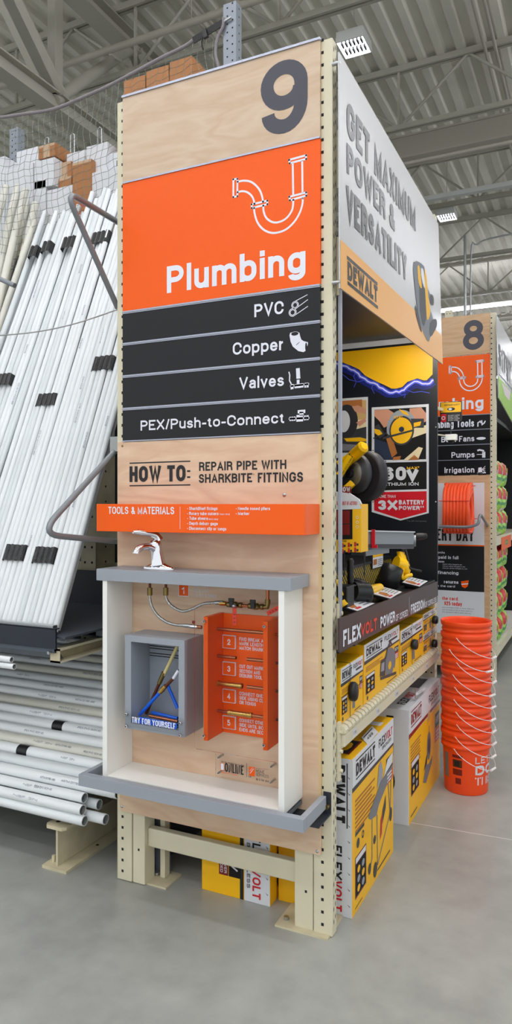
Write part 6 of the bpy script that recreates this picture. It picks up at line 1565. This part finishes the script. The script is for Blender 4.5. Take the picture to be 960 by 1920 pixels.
a0, b0 = F0.px(313, 550); a1, _ = F0.px(573, 550); b1 = F0.px(313, 500)[1]; b.text('Plumbing', F8, a0+DX, a1+DX, b0, b1, 'white_ink', .035); trap(b, F8, DX, 0, .011); b.build('board', t)
r8w = [('Plumbing Tools', 797, 889, 804, 790.5, 889), ('Bath Fans', 827.5, 889.5, 829.5, 819, 889), ('Pumps', 846.5, 890, 858.5, 848, 889), ('Irrigation', 833.5, 889.5, 887, 876.5, 889)]
for i, (z0, z1, *_r) in enumerate(rows):
    s, xl, xr, yb_, yt_, xf = r8w[i]
    t, b = pan8('product_panel', z0, z1, 'panel_black', 'black %s panel on the farther aisle sign' % s)
    b.T(s, F8, xl, xr, yb_, yt_, 'white_ink', .025)
    P = lambda x, y: F8.px(x, y)
    if i == 0:
        b.stroke([(896, 800), (896, 793), (900, 790), (902, 793)], F8, .012, 'white_ink'); b.stroke([(903, 788), (904, 796), (908, 793), (910, 789)], F8, .012, 'white_ink')
    elif i == 1: a, z = P(902, 822); b.disc(F8, a, z, .045, 'white_ink', .0006, 18, rb=.014)
    elif i == 2: b.stroke([(895, 845), (899, 843.5), (906, 845), (907, 848)], F8, .016, 'white_ink'); b.fpx([(904, 847), (910, 847), (910, 858), (904, 858)], F8, 'white_ink'); b.stroke([(894, 852), (904, 852)], F8, .006, 'white_ink')
    else: b.fpx([(897, 877), (903, 876), (905, 888), (896, 888)], F8, 'white_ink'); b.stroke([(895, 887), (911, 886)], F8, .012, 'white_ink'); [b.stroke([(904, 880), (910, 874+4*k)], F8, .005, 'white_ink') for k in range(4)]
    b.build('board', t)
    b = MB(); b.box((PX0+DX, Y8-.005, z1-.001), (PX1+DX, Y8+.0125, z1+.006), 'silver'); b.build('rail', t)
b = MB(); b.box((-2.0, Y8, .12), (-1.010, Y8+.0125, 2.047), 'veneer_far'); tag(b.build('end_board'), 'light wood board below the farther aisle sign behind the bucket stack', 'sign board')
# credit poster
yp8 = Y8-.006; FQ = FY(yp8); b = MB(); x0_, zt8 = FQ.px(800, 903); x1_, _ = FQ.px(908, 905)
b.box((-1.95, yp8, .45), (x1_, Y8-.0005, 1.972), 'boxwhite')
za, zb_ = FQ.px(880, 1024)[1], FQ.px(880, 1109)[1]; zo = FQ.px(880, 1021.5)[1]
b.flat([(-1.949, zb_), (x1_, zb_), (x1_, za), (-1.949, za)], FQ, 'bay_black'); b.flat([(-1.949, za), (x1_, za), (x1_, zo), (-1.949, zo)], FQ, 'orange', .001)
b.T('EVERY DAY', FQ, 798, 888.5, 1013, 991, 'black_ink', .05); b.fpx([(833.5, 925), (838, 925), (838, 950), (833.5, 950)], FQ, 'black_ink')
for s, xl, xr, yb_, h in (('paid in full', 822, 859.5, 1047.5, 6), ('financing', 821, 859.5, 1076, 6), ('returns', 832.5, 859.5, 1093.5, 6)): b.T(s, FQ, xl, xr, yb_, yb_-h, 'white_ink', .035)
for s, xl, xr, yb_ in (('for 24 months', 800, 834, 1037), ('on purchases', 808, 833, 1054), ('with the card', 810, 853, 1099.5)): b.T(s, FQ, xl, xr, yb_, yb_-4, 'white_ink', .02)
for k, (xl, xr) in enumerate(((830, 866), (830, 872), (830, 876))): b.T('interest will be charged to you', FQ, xl, xr, 1058.5+k*3.7, 1056.5+k*3.7, 'white_ink', .0)
b.fpx([(864.5, 1090), (879, 1088), (877, 1099), (872, 1103), (866, 1100)], FQ, 'orange', .001); b.stroke([(865, 1095.5), (878, 1094.5)], FQ, .01, 'white_ink', .0016)
b.T('the card,', FQ, 829, 860, 1124.5, 1118, 'tag_red', .03); b.T('$25 today', FQ, 833, 866, 1134.5, 1127, 'tag_red', .03)
for k in range(3): b.T('your purchase of $25 or more when you', FQ, 829, 889-3*k, 1139.5+4.3*k, 1137+4.3*k, 'grey_ink', .0)
tag(b.build('credit_poster'), 'white and black credit card poster behind the orange coil', 'poster')
# orange coil on its hook
c = onY(868, 953, 7.17)
xa, xb = onY(836, 953, 7.17).x, onY(884, 953, 7.17).x
cn = thing('pipe_coil', V(((xa+xb)/2+.02, 7.17, c.z-.25)), 'glossy orange coil of pipe hung on a steel hook under the farther sign', 'coil')
b = MB(); nT = 8
for lay in range(3):
    Rr = .228-.034*lay; pts = []
    for k in range(nT*28+1):
        a = 2*math.pi*k/28; pts.append(V((xa+(xb-xa)*k/(nT*28)+.006*math.sin(a*3+lay), 7.17+Rr*math.sin(a)*1.0, c.z+Rr*1.02*math.cos(a))))
    b.tube(pts, .0185, 'cable_orange', 8)
b.build('winding', cn)
for k in range(4):
    b = MB(); a = .5+k*1.5; rr = .228+.0215
    b.tube([V((xa-.02+(xb-xa+.04)*t/6, 7.17+rr*math.sin(a), c.z+rr*math.cos(a))) for t in range(7)], .004, 'tag_red', 5); b.build('binding_strap', cn)
b = MB(); zk = onY(880, 988, 6.9).z
xl_ = -1.42; xr_ = onY(898, 970, 6.9).x
b.tube(smoothed([(xl_, 7.43, zk), (xl_, 7.1, zk), (xl_+.02, 6.93, zk), (xl_+.1, 6.90, zk), (xr_-.1, 6.90, zk), (xr_-.01, 6.90, zk+.03), (xr_, 6.92, zk+.09), (xr_, 7.0, zk+.11), (xr_, 7.15, zk+.08), (xr_, 7.43, zk)], 5), .0135, 'steel', 12)
tag(b.build('coil_hook'), 'bent steel hook rod carrying the orange coil', 'hook')
# bay of aisle 8 with bags
sh8 = thing('display_bay', (-1.4, 8.5, 0), 'dark bay of shelves beyond the corner post of the farther sign', 'display bay')
b = MB(); b.box((-2.0, 7.52, .0), (-1.98, 10.4, 3.4), 'bay_black'); b.build('back_wall', sh8)
b = MB(); b.box((-1.98, 7.52, 2.62), (-1.0, 10.4, 2.66), 'bay_black'); b.build('canopy', sh8)
b = MB(); b.box((-1.98, 10.4, 0), (-.99, 10.43, 3.4), 'bay_black'); b.build('end_wall', sh8)
b = MB(); b.box((-1.98, 7.55, 1.39), (-.99, 10.4, 1.42), 'cream'); b.box((-.989, 7.52, 1.34), (-.965, 10.4, 1.43), 'cream'); b.build('shelf_beam', sh8)
b = MB(); b.box((-1.98, 7.55, .27), (-.99, 10.4, .30), 'cream')
for k in range(40): b.box((-1.9, 7.58+k*.07, .301), (-.975, 7.6+k*.07, .315), 'wire_white')
b.box((-.989, 7.52, .22), (-.965, 10.4, .31), 'cream'); b.build('shelf_beam', sh8)
b = MB(); b.bar((-1.30, 7.62, 2.2), (-1.30, 8.5, 2.60), .02, .05, 'cream_old'); b.build('brace', sh8)
post(-1.36, -1.28, 8.42, 8.48, 3.6, 'cream post in the far bay behind the green bags')
post(-1.62, -1.54, 8.3, 8.36, 3.95, 'cream perforated post top showing over the farther aisle sign')
b = MB(); p = onX(940, 1008, -.963); q = onX(958, 1024, -.963); F = FX(-.963); b.prism([(p.y, q.z), (q.y, q.z), (q.y, p.z), (p.y, p.z)], F, 0, .003, 'orange'); b.disc(F, (p.y+q.y)/2, (p.z+q.z)/2, .14, 'green_dark', .0036, 10, rb=.03); b.text('SPECIAL', F, (p.y+q.y)/2-.1, (p.y+q.y)/2+.1, (p.z+q.z)/2-.01, (p.z+q.z)/2+.012, 'yellow', .04, .0045)
tag(b.build('shelf_tag'), 'orange and green shelf tag under the upper green bags', 'tag')
def bag(y, z, w, h, k, lab, tilt=0):
    """soft flat pack lying upright against its neighbours"""
    b = MB(); N = 8; vs = []; X0 = -1.03
    for i in range(N+1):
        for j in range(N+1):
            u, v = i/N, j/N; e = (1-(2*u-1)**4)*(1-(2*v-1)**4)
            vs.append(V((X0+.05*e**.6, y+w*u+.01*math.sin(v*9+k), z+h*v+.012*math.sin(u*7+k))))
    n0 = len(vs); fs = [(i*(N+1)+j, (i+1)*(N+1)+j, (i+1)*(N+1)+j+1, i*(N+1)+j+1) for i in range(N) for j in range(N)]
    for (m, cond) in (('green', lambda i, j: not ((i < 4 and j > 3) or j == 2 or j == 0 and k % 2)), ('red', lambda i, j: i < 4 and j > 3), ('green_dark', lambda i, j: j == 2), ('pink_white', lambda i, j: j == 0 and k % 2 == 1)):
        sel = [fs[i*N+j] for i in range(N) for j in range(N) if cond(i, j)]
        if sel: b.add(vs, sel, m, True)
    bk = [V((2*X0-v.x, v.y, v.z)) for v in vs]; b.add(bk, [f[::-1] for f in fs], 'pink_white', True)
    F = Frame((X0+.053, y, z), (0, 1, 0), (0, 0, 1)); b.flat([(w*.35, h*.45), (w*.75, h*.5), (w*.7, h*.62), (w*.3, h*.58)], F, 'pink_white', .001); b.disc(F, w*.65, h*.68, .035, 'yellow', .0015, 10); b.text('FUN', F, w*.35, w*.7, h*.48, h*.58, 'red_ink', .05, .002)
    if tilt:
        M = Matrix.Translation((X0, y, z)) @ Matrix.Rotation(tilt, 4, 'X') @ Matrix.Translation((-X0, -y, -z)); b.v = [M @ v for v in b.v]
    return tag(b.build('snack_bag'), lab, 'bag', 'green and red bags in the far bay')
for c_ in range(3):
    for r_ in range(3): bag(7.56+.37*c_, 1.425+.265*r_, .36, .26, r_+c_, 'green and red bag stacked on the upper shelf of the far bay')
    for r_ in range(4): bag(7.56+.37*c_, .318+.25*r_, .36, .245, r_+c_+1, 'green and red bag piled on the lower shelf of the far bay')
# its price banner
QB8 = Quad(onX(935, 746, -.93), onX(985, 836, -.93), onX(985, 691, -.93), onX(931, 590, -.93))
b = MB(); vs = [QB8.P(a, c, d) for d in (0, -.008) for a, c in ((0, 0), (1, 0), (1, 1), (0, 1))]; b.add(vs, [(0, 1, 2, 3), (7, 6, 5, 4), (0, 4, 5, 1), (1, 5, 6, 2), (2, 6, 7, 3), (3, 7, 4, 0)], 'banner')
def Q8(pts, m, l): b.add([QB8.P(*QB8.px(*p), l) for p in pts], [tuple(range(len(pts)))], m)
Q8([(935, 746), (985, 836), (985, 770), (934, 705)], 'green', .001)
a0, c0 = QB8.px(935, 685); _, c1 = QB8.px(935, 640); a1, _ = QB8.px(958, 700); b.text('$1797', QB8, a0, a1, c0, c1, 'grey_ink', .04, .002)
Q8([(935, 700), (985, 757), (985, 759), (935, 702)], 'grey_ink', .002); Q8([(940, 717), (957, 735), (955, 752), (946, 741)], 'pink_white', .002)
tag(b.build('price_banner'), 'white banner with a big price beside the farther aisle sign', 'banner')

# small sign and dome camera on arms at the end of the tool display
ya = 4.93; FA2 = FY(ya)
cs = thing('warning_sign', onY(845, 790, ya), 'small yellow and black warning sign jutting out over the buckets', 'sign')
b = MB(); p0_, p1_ = FA2.px(825, 791), FA2.px(866, 752)
b.prism(rrect(p0_[0], p0_[1], p1_[0], p1_[1], .006), FA2, -.006, 0, 'black_plastic')
b.fpx([(826.5, 755), (864.5, 753.5), (864.5, 772), (826.5, 774)], FA2, 'yellow_card', .001); b.T('CUSTOMER SAFETY', FA2, 833, 862, 761.5, 758.5, 'black_ink', .02, lift=.0014)
a, z = FA2.px(846, 767); b.disc(FA2, a, z, .026, 'black_ink', .0014, 14, rb=.011); b.disc(FA2, a-.006, z, .012, 'boxwhite', .0018, 12, rb=.008)
b.fpx([(827, 776.5), (837, 776), (837, 791), (827, 791.5)], FA2, 'red', .001); a, z = FA2.px(831.5, 784); b.disc(FA2, a, z, .013, 'boxwhite', .0015, 14, r_in=.008)
for k in range(4): b.T('SECURITY NOTICE', FA2, 840, 862-3*(k % 2), 780.5+3*k, 778.5+3*k, 'boxwhite', .0, lift=.0012)
b.build('plate', cs); b = MB(); b.bar((-1.0, 4.80, p1_[1]-.05), (p0_[0]+.02, ya+.012, p1_[1]-.05), .01, .02, 'cream'); b.build('arm', cs)
cc = thing('dome_camera', onY(846, 830, ya), 'little white box with a dark dome hanging below the small warning sign', 'camera')
b = MB(); q0, q1 = FA2.px(835, 826), FA2.px(856.5, 814); b.box((q0[0], ya-.02, q0[1]), (q1[0], ya+.03, q1[1]), 'white_lam'); b.build('housing', cc, bevel=.003)
b = MB(); b.lathe([(0, -.022), (.015, -.018), (.024, 0)], ((q0[0]+q1[0])/2, ya, q0[1]), (0, 0, 1), 'black_plastic', 18); b.build('dome', cc)
b = MB(); b.bar((-1.0, 4.80, q1[1]-.008), (q0[0]+.01, ya, q1[1]-.008), .012, .008, 'cream'); b.cyl((q0[0]+.035, ya+.01, q1[1]), (q0[0]+.035, ya+.01, p0_[1]), .003, 'dark_grey', 6); b.build('arm', cc)

# ================================================================ bucket stack
BC = V((-.768, 4.60, 0)); PIT = .0745
def bucket(z, ang, label, first=False):
    o = BC+V((0, 0, z)); t = thing('bucket', o, label, 'bucket', None)
    b = MB()
    prof = [(.0, .004), (.118, .004), (.128, .0), (.1305, .006), (.1395, .268), (.1395, .272), (.1500, .274), (.1510, .292), (.1425, .296), (.1430, .312), (.1470, .313), (.1475, .322), (.1435, .325), (.1440, .340), (.1500, .342), (.1520, .352), (.1540, .368), (.1520, .372), (.1475, .370), (.1455, .355), (.1370, .27), (.1275, .012), (0, .010)]
    b.lathe(prof, o, (0, 0, 1), 'bucket', 48)
    if first:
        Rb = lambda zz: .1305+(.1395-.1305)*(zz-.006)/.262
        def cyl_text(s, a0, a1, z0, z1, m, pen):
            st, W = lettering(s, pen, (a1-a0)*.135/(z1-z0)); H = z1-z0
            for si, (q, cl) in enumerate(st):
                n = len(q); vs = []; P = [V(p) for p in q]
                for i in range(n):
                    pa = P[(i-1) % n] if cl else P[max(i-1, 0)]; pc = P[(i+1) % n] if cl else P[min(i+1, n-1)]; d = (pc-pa).normalized(); nn = V((-d.y, d.x))
                    for sg in (1, -1):
                        r = P[i]+nn*(sg*pen/2); th = a0+(a1-a0)*r.x/W; zz = z0+r.y*H; R_ = Rb(zz)+.0008+.0001*(si % 3); vs.append(o+V((R_*math.cos(th), R_*math.sin(th), zz)))
                b.add(vs, [(2*i, 2*i+1, (2*i+3) % (2*n), (2*i+2) % (2*n)) for i in range(n if cl else n-1)], m)
        def patch(a0, a1, z0, z1, m, l=.0006):
            n = 8; vs = []
            for i in range(n+1):
                th = a0+(a1-a0)*i/n
                for zz in (z0, z1): vs.append(o+V(((Rb(zz)+l)*math.cos(th), (Rb(zz)+l)*math.sin(th), zz)))
            b.add(vs, [(2*i, 2*i+2, 2*i+3, 2*i+1) for i in range(n)], m)
        tc = math.atan2(-BC.y, -BC.x)        # towards the viewer
        cyl_text("LET'S", tc+.40, tc+1.65, .195, .235, 'boxwhite', .17); cyl_text('DO', tc+.40, tc+1.5, .125, .185, 'boxwhite', .25); cyl_text('THIS', tc+.40, tc+1.55, .065, .112, 'boxwhite', .17)
        patch(tc-.62, tc-.15, .222, .240, 'dark_red'); patch(tc-.60, tc-.17, .165, .212, 'copper_dark'); patch(tc-.52, tc-.28, .172, .205, 'black_ink', .0010); patch(tc-.60, tc-.17, .118, .155, 'dark_red'); patch(tc-.48, tc-.22, .065, .10, 'dark_red'); patch(tc-1.15, tc-.85, .09, .24, 'grey_ink')
    b.build('body', t)
    d = V((math.cos(ang), math.sin(ang), 0)); s_ = V((-d.y, d.x, 0)); zr = .283
    for sg in (-1, 1):
        b = MB(); b.cyl(o+s_*(sg*.148)+V((0, 0, zr)), o+s_*(sg*.159)+V((0, 0, zr)), .011, 'bucket', 12); b.build('ear', t)
    b = MB(); pts = []
    for k in range(25):
        th = math.pi*k/24; r = .163+.012*math.sin(th)
        pts.append(o+s_*(math.cos(th)*.160)+d*(math.sin(th)*r)+V((0, 0, zr-.125*math.sin(th)**.8)))
    b.tube(pts, .0021, 'wire_white', 6); b.build('handle', t)
    b = MB(); m = pts[12]; b.cyl(m-s_*.030+V((0, 0, .001)), m+s_*.030+V((0, 0, .001)), .0075, 'wire_white', 12); b.build('grip', t)
    return t
base_dir = math.atan2(-.21, .832)
words_ = ['lowest', 'second lowest', 'third lowest', 'fourth lowest', 'fifth lowest', 'sixth lowest', 'fourth highest', 'third highest', 'second highest', 'topmost']
offs = [-.05, .0, .06, .03, -.05, -.02, -.10, .06, -.25, .05]
for i in range(10):
    bucket(PIT*i, base_dir+offs[i], 'orange bucket, %s in the nested stack beside the tool display' % words_[i] if i else 'lowest orange bucket of the stack, with white lettering on its side', first=(i == 0))
# ================================================================ camera, world, render look
cam = bpy.data.cameras.new('camera'); co = bpy.data.objects.new('camera', cam); C.objects.link(co)
cam.sensor_fit = 'AUTO'; cam.sensor_width = 36; cam.lens = FPX*36/1920; cam.shift_y = (CY-960)/1920; cam.clip_end = 200
co.location = EYE; co.rotation_euler = (math.pi/2, 0, math.atan2(.4336, .9011))
bpy.context.scene.camera = co
w = bpy.data.worlds.new('store_light'); w.use_nodes = True; bpy.context.scene.world = w
bg = w.node_tree.nodes['Background']; bg.inputs[0].default_value = (.93, .97, 1, 1); bg.inputs[1].default_value = 1.2
sc = bpy.context.scene
sc.view_settings.view_transform = 'Standard'; sc.view_settings.look = 'None'; sc.view_settings.gamma = 1; sc.view_settings.exposure = -0.08
sc.view_settings.use_curve_mapping = False
sc.cycles.use_denoising = True; sc.cycles.max_bounces = 8; sc.cycles.transparent_max_bounces = 12; sc.cycles.caustics_reflective = False; sc.cycles.caustics_refractive = False
